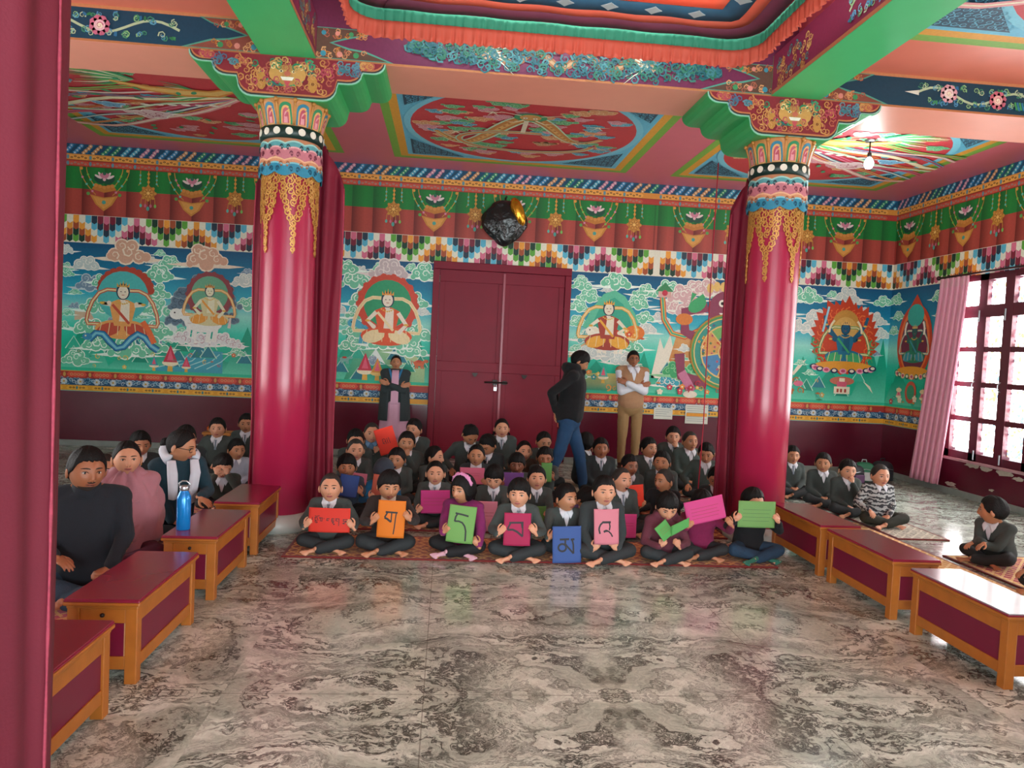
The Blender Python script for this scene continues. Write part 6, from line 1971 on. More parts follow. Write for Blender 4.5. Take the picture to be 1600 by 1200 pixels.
def figure(t, J, S, HS=1.0, hr=(0, 0, 0), skin=0, lips=None, mouth=0, hair='short', hseed=0, hextra=0, hairm=None,
           voxel=.010, top=GREY, vneck=True, tie=True, shirt=None, collar=True, pants=TROU, sleeves='long', skirt=None,
           lower=True, seed=1, hands=('relax', 'relax'), hood=False, vest=False, W=1.0, coat=None, limb=1.0, sock=None, bare_feet=True, tname='sweater', belly=0):
    """J: joints in local metres. S: size of the body (1 = small child)."""
    V = Vector
    pel, nk, hd = V(J['pelvis']), V(J['neck']), V(J['head'])
    sh = [V(p) for p in J['sh']]; el = [V(p) for p in J['el']]; wr = [V(p) for p in J['wr']]
    hip = [V(p) for p in J['hip']]; kn = [V(p) for p in J['kn']]; an = [V(p) for p in J['an']]
    toe = [V(p) for p in J['toe']]
    side = (sh[1] - sh[0]).normalized()
    k = S * limb
    HR = Euler((hr[1], hr[2], hr[0]), 'XYZ').to_matrix()
    SKm = SK[skin]
    secs = SECS
    if belly: secs = [(a, b, c + belly * gauss(a - .25, .25), d + belly * .5 * gauss(a - .25, .25)) for a, b, c, d in SECS]
    # ---------------- body
    mb = MB()
    rings, up, sd, fw = torso_rings(pel, nk, side, S * W * .9, S * .9, secs)
    mb.loft(rings)
    for i in (0, 1):
        mb.capsule(nk.lerp(sh[i], .35), sh[i], .034 * k, .034 * k)
        mb.capsule(sh[i], el[i], .030 * k, .024 * k); mb.capsule(el[i], wr[i], .024 * k, .017 * k)
        if lower:
            mb.capsule(hip[i], kn[i], .050 * k, .034 * k); mb.capsule(kn[i], an[i], .034 * k, .023 * k)
    mb.capsule(nk - up * .03 * S, hd - V((0, 0, .045)) * HS + V((0, .012, 0)) * HS, .034 * S ** .8, .033 * HS)
    me = fuse_mesh(mb, max(.012, voxel * 1.15), 2, .5, 'body')
    vs, fs = mesh_arrays(me); bpy.data.meshes.remove(me)
    out = MB(); out.cur = 0; out.add(vs, fs)
    # head
    H = HEADS[1 if mouth else 0]
    n0 = len(out.v)
    out.v.extend([tuple(HR @ (V(p) * HS) + hd) for p in H.v]); out.f.extend([tuple(i + n0 for i in f) for f in H.f]); out.m.extend(H.m)
    # hands
    for i in (0, 1):
        kind = hands[i]
        if kind is None: continue
        hv, hf = HANDS[kind]
        xd = V(J['hd'][i]); zd = V(J['hb'][i])
        sc = .60 * S ** .85 if 'hscale' not in J else J['hscale']
        Mx = frame(wr[i], xd, zd)
        # thumb side: J['ht'] sign
        sg = J['ht'][i]
        out.cur = 0
        vv = [Mx @ (V((p.x + .012, p.y * sg, p.z)) * sc) for p in hv]
        out.add(vv, hf if sg > 0 else [tuple(reversed(f)) for f in hf])
    # feet
    if lower and bare_feet:
        fv, ff = FOOT
        for i in (0, 1):
            Mx = frame(an[i], toe[i] - an[i], J.get('fz', ((0, 0, 1), (0, 0, 1)))[i])
            sc = .54 * S ** .85
            sg = 1 if i == 0 else -1
            out.add([Mx @ (V((p.x, p.y * sg, p.z)) * sc) for p in fv], ff if sg > 0 else [tuple(reversed(f)) for f in ff])
    body = out.build('body', [SKm, EYE_W, EYE_D, LIP[skin] if lips is None else lips], t, smooth=True, fixn=False)
    if sock and lower:
        fv, ff = FOOT
        for i in (0, 1):
            Mx = frame(an[i], toe[i] - an[i], J.get('fz', ((0, 0, 1), (0, 0, 1)))[i])
            m2 = MB(); sc = .58 * S ** .85; sg = 1 if i == 0 else -1
            m2.add([Mx @ (V((p.x - .003, p.y * sg, p.z)) * sc) for p in fv], ff if sg > 0 else [tuple(reversed(f)) for f in ff])
            m2.build('sock', sock, t, smooth=True, fixn=False)
    # hair
    if hair:
        hm = hair_mb(hair, hseed, hextra)
        hm.v = [tuple(HR @ (V(p) * HS) + hd) for p in hm.v]
        hm.build('hair', hairm or (HAIRB if hair == 'crop' else HAIR), t, smooth=True)
    # ---------------- upper garment
    gi = .010 * S
    mb = MB()
    rings, up, sd, fw = torso_rings(pel, nk, side, S * W, S, secs, gi)
    bt = MB(); bt.loft(rings)
    bvh = BVHTree.FromPolygons([V(p) for p in bt.v], bt.f)
    if top is not None:
        mb.loft(rings)
        for i in (0, 1):
            mb.capsule(nk.lerp(sh[i], .45) - up * .010 * S, sh[i], .038 * k + gi * .5, .039 * k + gi * .6)
            if sleeves != 'none':
                mb.capsule(sh[i], el[i], .034 * k + gi * .6, .028 * k + gi * .5)
                mb.capsule(el[i], wr[i] - (wr[i] - el[i]).normalized() * .012 * S, .028 * k + gi * .5, .021 * k + gi * .4)
        if hood:
            mb.tube([nk + fw * .055 * S + up * .0 * S + sd * q * .07 * S for q in (-.5, .5)], .02 * S, 8)
            for a in range(9):
                an_ = pi * a / 8
                p = nk + up * .018 * S + sd * cos(an_) * .062 * S - fw * (sin(an_) * .070 - .01) * S
                mb.ball(p, .034 * S, 10, 8)
        garment(tname, mb, voxel, top, t, seed)
    # shirt sleeves for a vest
    if vest:
        m2 = MB()
        for i in (0, 1):
            m2.capsule(sh[i], el[i], .037 * k + gi * .6, .033 * k + gi * .5); m2.capsule(el[i], wr[i], .033 * k + gi * .5, .025 * k + gi * .4)
        garment('shirt_sleeves', m2, voxel, WHITE, t, seed + 3)
    cs = S
    if vneck and not (hood and not collar):
        sm = shirt or WHITE
        patch('shirt_front', bvh, ((-.034 * cs, .006 * cs), (.034 * cs, .006 * cs), (.004 * cs, -.108 * cs), (-.004 * cs, -.108 * cs)), fw, up, sd, nk, .003 * cs + .001, sm, t)
        if tie:
            patch('tie', bvh, ((-.011 * cs, -.018 * cs), (.011 * cs, -.018 * cs), (.006 * cs, -.038 * cs), (-.006 * cs, -.038 * cs)), fw, up, sd, nk, .010 * cs, TIE, t, 4)
            patch('tie', bvh, ((-.008 * cs, -.036 * cs), (.008 * cs, -.036 * cs), (.010 * cs, -.110 * cs), (-.010 * cs, -.110 * cs)), fw, up, sd, nk, .0065 * cs, TIE, t, 5)
    if collar:
        sm = shirt or WHITE
        for sg in (-1, 1):
            patch('collar', bvh, ((sg * .003 * cs, .000 * cs), (sg * .050 * cs, .020 * cs), (sg * .052 * cs, -.012 * cs), (sg * .030 * cs, -.050 * cs)), fw, up, sd, nk, .0125 * cs, sm, t, 6)
        m2 = MB()
        rr = .036 * S ** .85
        rg = []
        for (r, z, o) in ((rr * 1.45, -.012, 0), (rr * 1.28, .016, .0), (rr * 1.16, .020, 0), (rr * 1.25, -.012, 0)):
            rg.append([nk + up * (z * cs) + sd * (r * cos(a)) + fw * (r * sin(a) * .95 - .0 ) for a in [pi / 2 + .35 + (2 * pi - .7) * q / 22 for q in range(23)]])
        n = 23
        for a in range(4):
            b_ = (a + 1) % 4
            m2.add(rg[a] + rg[b_], [(q, q + 1, q + 1 + n, q + n) for q in range(n - 1)])
        m2.build('collar_band', sm, t, smooth=True)
    # ---------------- trousers
    if lower and pants is not None:
        m3 = MB()
        cp = (hip[0] + hip[1]) / 2
        m3.ball(cp, ((hip[1] - hip[0]).length / 2 + .050 * S * W, .082 * S, .075 * S), 18, 12)
        m3.capsule(pel, pel + (nk - pel) * .12, .085 * S, .085 * S)
        for i in (0, 1):
            m3.capsule(hip[i], kn[i], .062 * k, .046 * k); m3.capsule(kn[i], an[i].lerp(kn[i], .10), .046 * k, .035 * k)
        garment('trousers', m3, voxel, pants, t, seed + 7, .006, .004, 8, 13)
    return dict(nk=nk, up=up, sd=sd, fw=fw, HR=HR, hd=hd, HS=HS, bvh=bvh, J=J)

def seated(label, x, y, ztop, yaw=0.0, head=(0, 0, 0), lean=.05, S=None, HS=None, arms=('lap', 'lap'), group='seated children in grey uniforms', cat='person',
           legs='cross', grp=None, zoff=.013, name='person', elev=None, knees=1.0, twist=0.0, **kw):
    """yaw>0 turns the person towards +X (right in the picture)"""
    t = empty(name, (x, y, zoff), yaw, label, 'person', group)
    s = S or (ztop / .575)
    hs = HS or (.98 * (s ** .45) if s < 1.3 else 1.09)
    # head top above head centre = .104*hs + hair .012; neck to head centre .085*hs
    up_len = ztop - zoff - .118 * hs * cos(head[1]) - .088 * hs * cos(lean * .5) - .075 * s
    T = up_len
    pel = Vector((0, 0, .072 * s))
    Rl = Euler((lean, 0, 0)).to_matrix()      # positive leans forward (-Y)
    cz = lambda v: pel + Euler((lean, 0, twist)).to_matrix() @ Vector(v)
    T = T / max(.6, cos(lean))
    nk = cz((0, 0, T))
    hd = nk + Vector((0, -.018 * s - .03 * sin(lean) - .035 * max(0, head[1]), .088 * hs))
    sh = [cz((sg * .108 * s * kw.get('W', 1.0), 0, T - .035 * s)) for sg in (-1, 1)]
    ua, fa = .165 * s, .150 * s
    el, wr, hdv, hbv, htv = [], [], [], [], []
    inv = Matrix.Rotation(-yaw, 3, 'Z')
    for i, sg in enumerate((-1, 1)):
        a = arms[i]
        pole = Vector((sg * .7, .25, -.8))
        ht = -sg      # thumb side sign chosen so that thumbs point inwards/up
        if a == 'lap': w = Vector((sg * .035 * s, -.150 * s, .105 * s)); hx = Vector((-sg * .7, -.5, -.25)); hb = Vector((0, -.35, 1))
        elif a == 'knee': w = Vector((sg * .155 * s, -.165 * s, .155 * s)); hx = Vector((sg * .15, -.9, -.45)); hb = Vector((0, -.3, 1))
        elif a == 'chin': w = hd + Vector((sg * .022, -.085 * hs, -.115 * hs)); hx = Vector((-sg * .15, -.05, 1)); hb = Vector((sg * .3, -1, 0)); pole = Vector((sg * .4, -.1, -1))
        elif a == 'brow': w = hd + Vector((sg * .045, -.10 * hs, -.06 * hs)); hx = Vector((-sg * .3, -.05, 1)); hb = Vector((sg * .3, -1, 0)); pole = Vector((sg * .6, -.4, -1))
        elif a == 'down': w = Vector((sg * .16 * s, -.02, .05 * s)); hx = Vector((0, -.3, -1)); hb = Vector((sg, 0, 0))
        else:
            # world-space grip point given as (x,y,z[,hx,hb])
            p = inv @ (Vector(a[:3]) - Vector((x, y, zoff)))
            hb = Vector((sg * .25, -1, .15)); hx = Vector((-sg * .55, -.15, .75))
            if len(a) > 3: hx = inv @ Vector(a[3])
            if len(a) > 4: hb = inv @ Vector(a[4])
            w = p - hx.normalized() * .052 * s
        e, w2 = ik(sh[i], w, ua, fa, pole)
        el.append(e); wr.append(w2); hdv.append(hx); hbv.append(hb)
        # thumb on the upper/inner side: y axis of frame = z cross x
        yv = hb.cross(hx)
        want = Vector((-sg * .6, .2, .8))
        htv.append(1 if yv.dot(want) > 0 else -1)
    hip = [Vector((sg * .060 * s, -.005, .070 * s)) for sg in (-1, 1)]
    kx = knees
    if legs == 'cross':
        kn = [Vector((sg * .160 * s * kx, -.150 * s, .085 * s)) for sg in (-1, 1)]
        an = [Vector((.060 * s, -.190 * s, .036 * s)), Vector((-.050 * s, -.232 * s, .038 * s))]
        toe = [an[0] + Vector((.10, -.055, -.02)), an[1] + Vector((-.10, -.05, -.02))]
        fz = ((.0, -.8, .6), (.0, -.8, .6))
    elif legs == 'up':
        kn = [Vector((sg * .10 * s, -.19 * s, .235 * s)) for sg in (-1, 1)]
        an = [Vector((sg * .07 * s, -.30 * s, .045 * s)) for sg in (-1, 1)]
        toe = [a_ + Vector((0, -.1, -.015)) for a_ in an]; fz = ((0, 0, 1), (0, 0, 1))
    elif legs == 'mixed':
        kn = [Vector((-.17 * s, -.16 * s, .09 * s)), Vector((.15 * s, -.20 * s, .19 * s))]
        an = [Vector((.06 * s, -.23 * s, .038 * s)), Vector((.10 * s, -.31 * s, .04 * s))]
        toe = [an[0] + Vector((.1, -.04, -.01)), an[1] + Vector((.03, -.1, -.01))]; fz = ((0, -.5, .8), (0, 0, 1))
    J = dict(pelvis=pel, neck=nk, head=hd, sh=sh, el=el, wr=wr, hd=hdv, hb=hbv, ht=htv, hip=hip, kn=kn, an=an, toe=toe, fz=fz)
    info = figure(t, J, s, hs, hr=head, seed=int(abs(x * 37 + y * 91)) % 50 + 1, **kw)
    info['t'] = t; info['s'] = s; info['M'] = Matrix.Translation((x, y, zoff)) @ Matrix.Rotation(yaw, 4, 'Z')
    return info

# ---- sheets of paper
PAPER = {}
def paper_mat(c):
    if c not in PAPER: PAPER[c] = mat('paper_' + c[1:], c, .75, .03, 12)
    return PAPER[c]
INK = mat('black_marker_ink', '#15131a', .6, .05)
INKR = mat('faint_print_ink', '#8f3a3a', .8, .1)

def strokes_for(letter):
    """marker letters as (points, width) in unit square (x right, y up)"""
    L = {
     'ga': [([(-.55, .50), (.55, .50)], .10), ([(.42, .50), (.42, -.85)], .10), ([(.0, .50), (.05, .0)], .09), ([(-.35, .48), (-.5, .25), (-.35, .12), (-.1, .2), (.05, .0), (-.12, -.12), (-.5, .05)], .09)],
     'da': [([(-.40, .62), (.50, .55)], .12), ([(-.35, .62), (-.42, .20), (.0, .22), (.25, .0), (.32, -.35), (.28, -.85)], .10)],
     'ba': [([(-.45, .30), (.55, .30)], .12), ([(.50, .30), (.50, -.75), (.1, -.45), (-.2, -.15), (-.35, -.12)], .10), ([(-.42, .30), (-.30, .05), (-.5, -.02), (-.2, -.15)], .10)],
     'ma': [([(-.55, .45), (-.3, .45)], .10), ([(-.1, .45), (.6, .50)], .10), ([(.50, .45), (.35, .0), (.52, -.75), (.0, -.30), (-.35, -.55), (-.55, -.30), (-.3, -.10), (.1, -.2)], .10), ([(-.42, .42), (-.25, .15), (-.5, .0), (-.1, .05), (.2, .2)], .09), ([(-.05, .42), (.05, .12)], .09)],
     'a': [([(-.10, .62), (.40, .66), (.25, .50)], .10), ([(.25, .60), (-.05, .42), (-.35, .12), (-.38, -.30), (-.1, -.55), (.2, -.62)], .10), ([(.18, .36), (.45, .15), (.40, -.08), (.12, -.12), (.08, .08), (.3, .12)], .10)],
     'curve': [([(-.1, .5), (.2, .3), (.3, -.1), (.1, -.6)], .10)],
    }
    L.update({
     'ga': [([(-.44, .38), (.44, .36)], .13), ([(-.29, .36), (-.49, .08)], .11), ([(-.49, .07), (-.3, .02), (.0, -.14)], .15), ([(.01, .36), (.0, -.15)], .09), ([(.34, .36), (.31, .1), (.27, -.4), (.22, -.79)], .085)],
     'da': [([(-.53, .57), (.0, .53), (.45, .47)], .13), ([(-.37, .55), (-.48, .38), (-.52, .13)], .12), ([(-.53, .14), (-.22, .16), (.05, .10), (.26, -.08), (.38, -.33), (.41, -.6), (.43, -.87)], .12)],
     'ba': [([(-.62, .40), (.44, .43)], .14), ([(-.52, .38), (-.66, .15), (-.73, -.03)], .12), ([(-.73, -.03), (-.34, -.01), (-.04, -.12), (.2, -.27), (.42, -.42)], .15), ([(.38, .42), (.41, -.40)], .10), ([(.28, .38), (.34, .1)], .08)],
     'ma': [([(-.5, .29), (.15, .30)], .14), ([(-.33 + .27 * cos(q * pi / 8), -.15 + .20 * sin(q * pi / 8)) for q in range(17)], .13), ([(-.12, .28), (-.12, .05), (-.03, -.05), (.2, -.26), (.45, -.49)], .12), ([(.26, .27), (.52, .29)], .14), ([(.36, .27), (.44, .0), (.45, -.49)], .12)],
     'a': [([(-.36, .27), (.32, .26)], .17), ([(-.33, .26), (-.5, .14), (-.60, -.02), (-.62, -.15), (-.55, -.38)], .13), ([(.2, .24), (.25, .02), (.19, -.19)], .11), ([(-.26, -.27), (-.10, -.21), (.05, -.22)], .17), ([(.0, -.21), (.14, -.25), (.32, -.38), (.45, -.56)], .11)],
     'line': [([((x - 770) / 660, 1 - 2 * (y - 190) / 760) for x, y in pp], .055) for pp in (
        [(225, 480), (232, 575)], [(310, 435), (345, 460), (460, 432)], [(300, 495), (400, 497)], [(320, 500), (325, 640)], [(325, 600), (365, 590), (395, 650), (330, 655)], [(400, 500), (385, 560), (430, 575)],
        [(440, 497), (560, 497)], [(540, 500), (545, 600), (470, 585)], [(470, 500), (500, 560)], [(600, 500), (605, 530)], [(690, 520), (780, 520)], [(700, 520), (690, 575), (755, 580)], [(840, 518), (930, 520)], [(855, 520), (850, 610)], [(850, 565), (930, 570)], [(850, 610), (930, 605), (870, 650), (950, 690), (905, 700)],
        [(960, 518), (1095, 522)], [(1000, 530), (970, 575), (1050, 592)], [(1082, 525), (1075, 740)], [(1200, 540), (1355, 545)], [(1225, 545), (1210, 600), (1330, 592)], [(1330, 600), (1190, 668), (1270, 672)], [(1340, 550), (1345, 600)])],
    })
    return L[letter]
def word_strokes(n, seed, w=.9, y=0.0, h=.25):
    """a line of hanging-letter script: head bar pieces with varied tails"""
    rd = random.Random(seed); out = []
    for k in range(n):
        x = -w + 2 * w * (k + .15) / n; d = 2 * w / n
        out.append(([(x, y + h * .5), (x + d * .62, y + h * .5)], .05))
        t = rd.randint(0, 4)
        if t == 0: out.append(([(x + d * .5, y + h * .5), (x + d * .5, y - h)], .045)); out.append(([(x + .1 * d, y + h * .5), (x + .25 * d, y), (x + .5 * d, y + .1 * h)], .045))
        elif t == 1: out.append(([(x + .1 * d, y + h * .5), (x, y), (x + d * .35, y + .1 * h), (x + .5 * d, y - h * .3), (x + .4 * d, y - h)], .045))
        elif t == 2: out.append(([(x + .5 * d, y + h * .5), (x + .5 * d, y - h * .3), (x + .1 * d, y - .1 * h), (x + .1 * d, y + .5 * h)], .045)); out.append(([(x, y + h), (x + d * .4, y + h * 1.2), (x + d * .7, y + h * .9)], .04))
        elif t == 3: out.append(([(x + .3 * d, y + h * .5), (x + .1 * d, y), (x + d * .4, y - .2 * h), (x + .1 * d, y - .7 * h)], .045)); out.append(([(x + .5 * d, y + h * .5), (x + .55 * d, y - h)], .045))
        else: out.append(([(x + .2 * d, y + h * .5), (x + .5 * d, y + .1 * h), (x + .2 * d, y - .2 * h), (x + .5 * d, y - .8 * h)], .045))
        if k % 3 == 2: out.append(([(x + d * .82, y + h * .5), (x + d * .86, y + h * .4)], .05))
    return out

def sheet(label, c, wdt, hgt, color, ydir=(0, -1, 0), up=(0, 0, 1), art=None, bend=.02, ink=None, artscale=1.0, artshift=(0, 0), name='paper_sheet', flat_bits=None):
    """paper rectangle centred at c, facing ydir"""
    t_n = Vector(ydir).normalized(); u_ = Vector(up); u_ = (u_ - t_n * u_.dot(t_n)).normalized(); x_ = u_.cross(t_n)
    x_ = -x_ if x_.x < 0 else x_
    c = Vector(c)
    def P3(a, b, off=0.0):       # a,b in -1..1
        curve = bend * (a * a - .4) * 1.0 + bend * .3 * sin(b * 2 + a)
        return x_ * (a * wdt / 2) + u_ * (b * hgt / 2) + t_n * (off - curve)
    mb = MB(); mb.grid(lambda u, v: P3(2 * u - 1, 2 * v - 1), 16, 14)
    o = mb.build(name, paper_mat(color), smooth=True, solid=.0008, fixn=False)
    o.location = c
    tag(o, label, 'paper', 'coloured paper sheets held by the children')
    if art:
        mb = MB()
        asp = wdt / hgt
        for pts, w in art:
            # subdivide
            q = []
            for (a, b) in zip(pts[:-1], pts[1:]):
                for s_ in range(3): q.append((a[0] + (b[0] - a[0]) * s_ / 3, a[1] + (b[1] - a[1]) * s_ / 3))
            q.append(pts[-1])
            m_ = min(wdt, hgt)
            sx = artscale * m_ / wdt; sy = artscale * m_ / hgt
            for off in (.0012,):
                L, R = [], []
                for i, p in enumerate(q):
                    a = q[max(0, i - 1)]; b = q[min(len(q) - 1, i + 1)]
                    if not artscale:      # points in sheet coordinates, width relative to the sheet width
                        dx, dy = (b[0] - a[0]) * wdt, (b[1] - a[1]) * hgt; l = hypot(dx, dy) or 1
                        ox, oy = -dy / l * w * m_ / wdt / 2, dx / l * w * m_ / hgt / 2
                        L.append(P3(p[0] + ox, p[1] + oy, off)); R.append(P3(p[0] - ox, p[1] - oy, off)); continue
                    dx, dy = b[0] - a[0], b[1] - a[1]; l = hypot(dx, dy) or 1
                    nx, ny = -dy / l * w / 2, dx / l * w / 2
                    L.append(P3(min(1, max(-1, (p[0] + nx) * sx + artshift[0])), min(1, max(-1, (p[1] + ny) * sy + artshift[1])), off)); R.append(P3(min(1, max(-1, (p[0] - nx) * sx + artshift[0])), min(1, max(-1, (p[1] - ny) * sy + artshift[1])), off))
                n = len(q)
                mb.add(L + R, [(i, i + 1, i + 1 + n, i + n) for i in range(n - 1)])
        mb.build('lettering', ink or INK, o, fixn=False)
    return o

# ================================================================== the front row
MAROON_K = KNIT('maroon_hoodie_fleece', '#5f2a38'); MAG = KNIT('magenta_sweater_knit', '#7a1f5c'); CRIM = KNIT('crimson_sweater_knit', '#7d1a48'); BLACKJ = KNIT('black_jacket_cloth', '#121216')
BROWN_K = KNIT('dark_brown_knit', '#2c2422'); BLUE_J = KNIT('teal_blue_jacket', '#12608a'); SLATE = KNIT('slate_blue_knit', '#3d4a5a'); CREAM = mat('cream_collar', '#c9b8a8', .8, .08)
JEANS = mat('blue_denim', '#1f3a52', .85, .25, 30, .3, 200); GSOCK = KNIT('green_sock_knit', '#2a6a58'); BLK = mat('black_leggings', '#101014', .8, .1)
PINKT = '#d84a92'; SALM = '#d98a9a'
lines = lambda n, w=.8, h=.9, y0=.3: [([(-w, y0 - .28 * i), (w * (1 - .12 * (i % 2)), y0 - .28 * i)], .028) for i in range(n)]

def edges(c, w, up=(0, 0, 1), dz=-.02, f=.98):
    """left and right grip points of a sheet"""
    c = Vector(c)
    return [tuple(c + Vector((sg * w / 2 * f, -.004, dz))) for sg in (-1, 1)]

# F1
sheet('orange red paper sheet with a line of script, held leftmost in the front row', (-.75, 4.97, .262), .275, .165, '#cc2f20', art=strokes_for('line'), artscale=0, up=(.0, -.2, 1), bend=.012)
seated('short haired boy with orange red script sheet, leftmost of the front row', -.78, 5.22, .556, yaw=-.05, head=(.12, -.08, 0), hair='crop', skin=1, hseed=1,
       arms=((-.885, 4.965, .25), (-.615, 4.965, .25)), hands=('grip', 'grip'), voxel=.0085, tie=True)
# F2
sheet('orange paper sheet with a large black letter like a cane, held in the front row', (-.335, 4.95, .285), .185, .255, '#cf6e10', art=strokes_for('ga'), artscale=0, bend=.010, up=(.03, 0, 1))
seated('boy in dark brown sweater looking down to the right behind the orange letter sheet', -.375, 5.22, .586, yaw=.0, head=(.28, .18, .05), hair='fringe', skin=0, hseed=2,
       arms=((-.435, 4.945, .30), (-.235, 4.945, .32)), hands=('grip', 'grip'), top=BROWN_K, shirt=CREAM, tie=False, voxel=.0085)
# F3 girl
sheet('light green paper sheet with a tall black hooked letter, held by the girl in magenta', (.14, 4.92, .27), .185, .255, '#67964e', art=strokes_for('da'), artscale=0, bend=.012, up=(.09, 0, 1))
g = seated('girl in magenta sweater with pink hair bow turned left, holding the green letter sheet', .16, 5.20, .578, yaw=-.28, head=(-.42, .05, .0), hair='bob', skin=0, hseed=3,
       arms=((.045, 4.915, .24), (.235, 4.93, .15)), hands=('grip', 'grip'), top=MAG, vneck=False, collar=False, tie=False, pants=BLK, voxel=.0085, tname='magenta_sweater', sock=mat('pink_sock', '#c99aa8', .9))
mb = MB()
rr = random.Random(3)
for k in range(22):
    a = k / 21 * pi
    c = g['hd'] + g['HR'] @ Vector((.075 * cos(a), -.012 - .01 * sin(a), .055 + .062 * sin(a)))
    mb.ball(c, (.016 + rr.uniform(0, .006), .012, .011), 8, 5, Euler((rr.uniform(0, 3), rr.uniform(0, 3), 0)).to_matrix())
mb.build('hair_bow', mat('pink_ribbon', '#c77fa8', .7, .2, 60), g['t'], smooth=True)
# F4
sheet('magenta paper sheet with a black angular letter, held in the front row', (.522, 4.90, .25), .185, .225, '#9c1848', art=strokes_for('ba'), artscale=0, bend=.010)
seated('boy with swept fringe glancing left, holding the magenta letter sheet', .545, 5.14, .572, yaw=-.05, head=(-.18, .02, 0), hair='fringe', skin=1, hseed=4,
       arms=((.425, 4.895, .255), (.62, 4.895, .265)), hands=('grip', 'grip'), voxel=.0085)
# F5
sheet('blue paper sheet with a black looped letter, standing on the rug edge', (.872, 4.915, .150), .20, .255, '#33508c', art=strokes_for('ma'), artscale=0, bend=.008, up=(-.05, 0, 1))
seated('boy in grey sweater looking right with the blue letter sheet before his knee', .90, 5.26, .525, S=.95, yaw=.06, head=(.50, -.02, 0), hair='short', skin=0, hseed=5, tie=False,
       arms=((.772, 4.925, .185), 'lap'), hands=('grip', 'relax'), voxel=.0085)
# F6
sheet('pale pink paper sheet with a black curled letter, held at chest height', (1.140, 4.90, .285), .175, .245, '#c47482', art=strokes_for('a'), artscale=0, bend=.016, up=(-.05, 0, 1))
seated('boy with thick dark hair looking straight ahead behind the pale pink letter sheet', 1.15, 5.13, .615, yaw=.03, head=(.05, -.02, 0), hair='short', skin=1, hseed=6,
       arms=((1.085, 4.915, .155), (1.195, 4.915, .16)), hands=('grip', 'grip'), top=GREYD, voxel=.0085)
# F7
o = sheet('light green sheet folded in half, held low by the child in the maroon hoodie', (1.56, 4.93, .265), .125, .11, '#4f9a4e', ydir=(.35, -1, .5), up=(-.75, .3, .9), art=lines(3), ink=INKR, bend=.006)
mb = MB(); mb.grid(lambda u, v: Vector((.045 + .11 * u, -.045 * u, -.045 + .085 * u + .075 * v - .01 * u * v)), 8, 8); mb.build('folded_half', paper_mat('#4f9a4e'), o, smooth=True, solid=.0008)
seated('child in maroon hoodie with thick fringe looking down at a folded green sheet', 1.61, 5.13, .510, yaw=-.03, head=(-.05, .48, 0), hair='fringe', skin=1, hseed=7, S=.95, lean=.14,
       arms=((1.565, 4.93, .185), (1.645, 4.93, .185)), hands=('fist', 'fist'), top=MAROON_K, hood=True, vneck=False, collar=False, tie=False, voxel=.0085, tname='maroon_hoodie')
# F8
sheet('bright pink tilted sheet of printed lines hiding a face in the front row', (1.862, 4.985, .402), .285, .170, '#c43f7e', up=(-.26, 0, 1), art=lines(4, 1.2), ink=INKR, bend=.006)
seated('child in crimson sweater whose face is hidden behind the bright pink sheet', 1.925, 5.26, .515, yaw=-.15, head=(-.1, .3, 0), hair='short', skin=0, hseed=8, S=.95,
       arms=((1.765, 4.98, .31), (2.035, 4.98, .335)), hands=('grip', 'grip'), top=CRIM, vneck=False, collar=False, tie=False, voxel=.009, tname='crimson_sweater')
# F9
sheet('light green landscape sheet hiding the face of the child in black at right', (2.245, 4.99, .382), .275, .190, '#6c9a56', art=lines(4, 1.1, y0=.35), ink=mat('green_print_ink', '#4f6f4a', .8), bend=.006)
seated('child in black jacket and jeans holding the light green printed sheet before the face', 2.30, 5.24, .545, yaw=.05, head=(.15, .15, 0), hair='short', skin=1, hseed=9, S=.97,
       arms=((2.115, 4.985, .37), (2.385, 4.985, .365)), hands=('grip', 'grip'), top=BLACKJ, vneck=False, collar=False, tie=False, pants=JEANS, sock=GSOCK, voxel=.009, knees=1.12, tname='black_jacket')

# ================================================================== second row
sheet('dark blue paper folded over the arm of the boy behind the leftmost front row boy', (-.74, 5.82, .337), .15, .175, '#26407c', up=(.12, 0, 1), bend=.02)
seated('boy in slate sweater behind the leftmost front boy, dark blue paper at his chest', -.80, 6.16, .553, yaw=.05, head=(.10, .05, 0), hair='fringe', skin=0, hseed=11, top=SLATE, vneck=False, collar=False, tie=False,
       arms=('lap', (-.66, 5.83, .30)), hands=('relax', 'grip'), tname='slate_sweater')
# F: beanie
sheet('terracotta brown paper held upright beside the child in the dark beanie', (-.505, 5.82, .345), .10, .18, '#a8503c', up=(.1, 0, 1), bend=.01)
g = seated('child in dark grey beanie and teal blue jacket looking down behind the orange sheet boy', -.49, 6.08, .53, yaw=.1, head=(.2, .5, 0), hair='crop', skin=1, hseed=12, top=BLUE_J, vneck=False, collar=False, tie=False, S=.93, lean=.15,
       arms=((-.545, 5.82, .28), 'lap'), hands=('grip', 'relax'), tname='teal_blue_jacket')
mb = MB()
for i in range(1): 
    rings = []
    for i in range(13):
        th = .05 + 1.55 * i / 12
        rings.append([g['HR'] @ (head_pt(th, 2 * pi * j / 36 - pi, .19 + .012 * sin(j * pi / 1.5)) * g['HS']) + g['hd'] + Vector((0, 0, .004)) for j in range(36)])
    rings.append([g['HR'] @ (head_pt(1.60, 2 * pi * j / 36 - pi, .24) * g['HS']) + g['hd'] for j in range(36)])
    rings.append([g['HR'] @ (head_pt(1.60, 2 * pi * j / 36 - pi, .05) * g['HS']) + g['hd'] for j in range(36)])
    mb.loft(list(reversed(rings)))
mb.build('beanie', KNIT('beanie_knit', '#2f3844'), g['t'], smooth=True)
sheet('magenta pink sheet of script lines held by the girl with plaits', (-.05, 5.76, .243), .23, .185, '#b82e76', art=lines(3, 1.0), ink=INKR, bend=.006, up=(-.03, 0, 1))
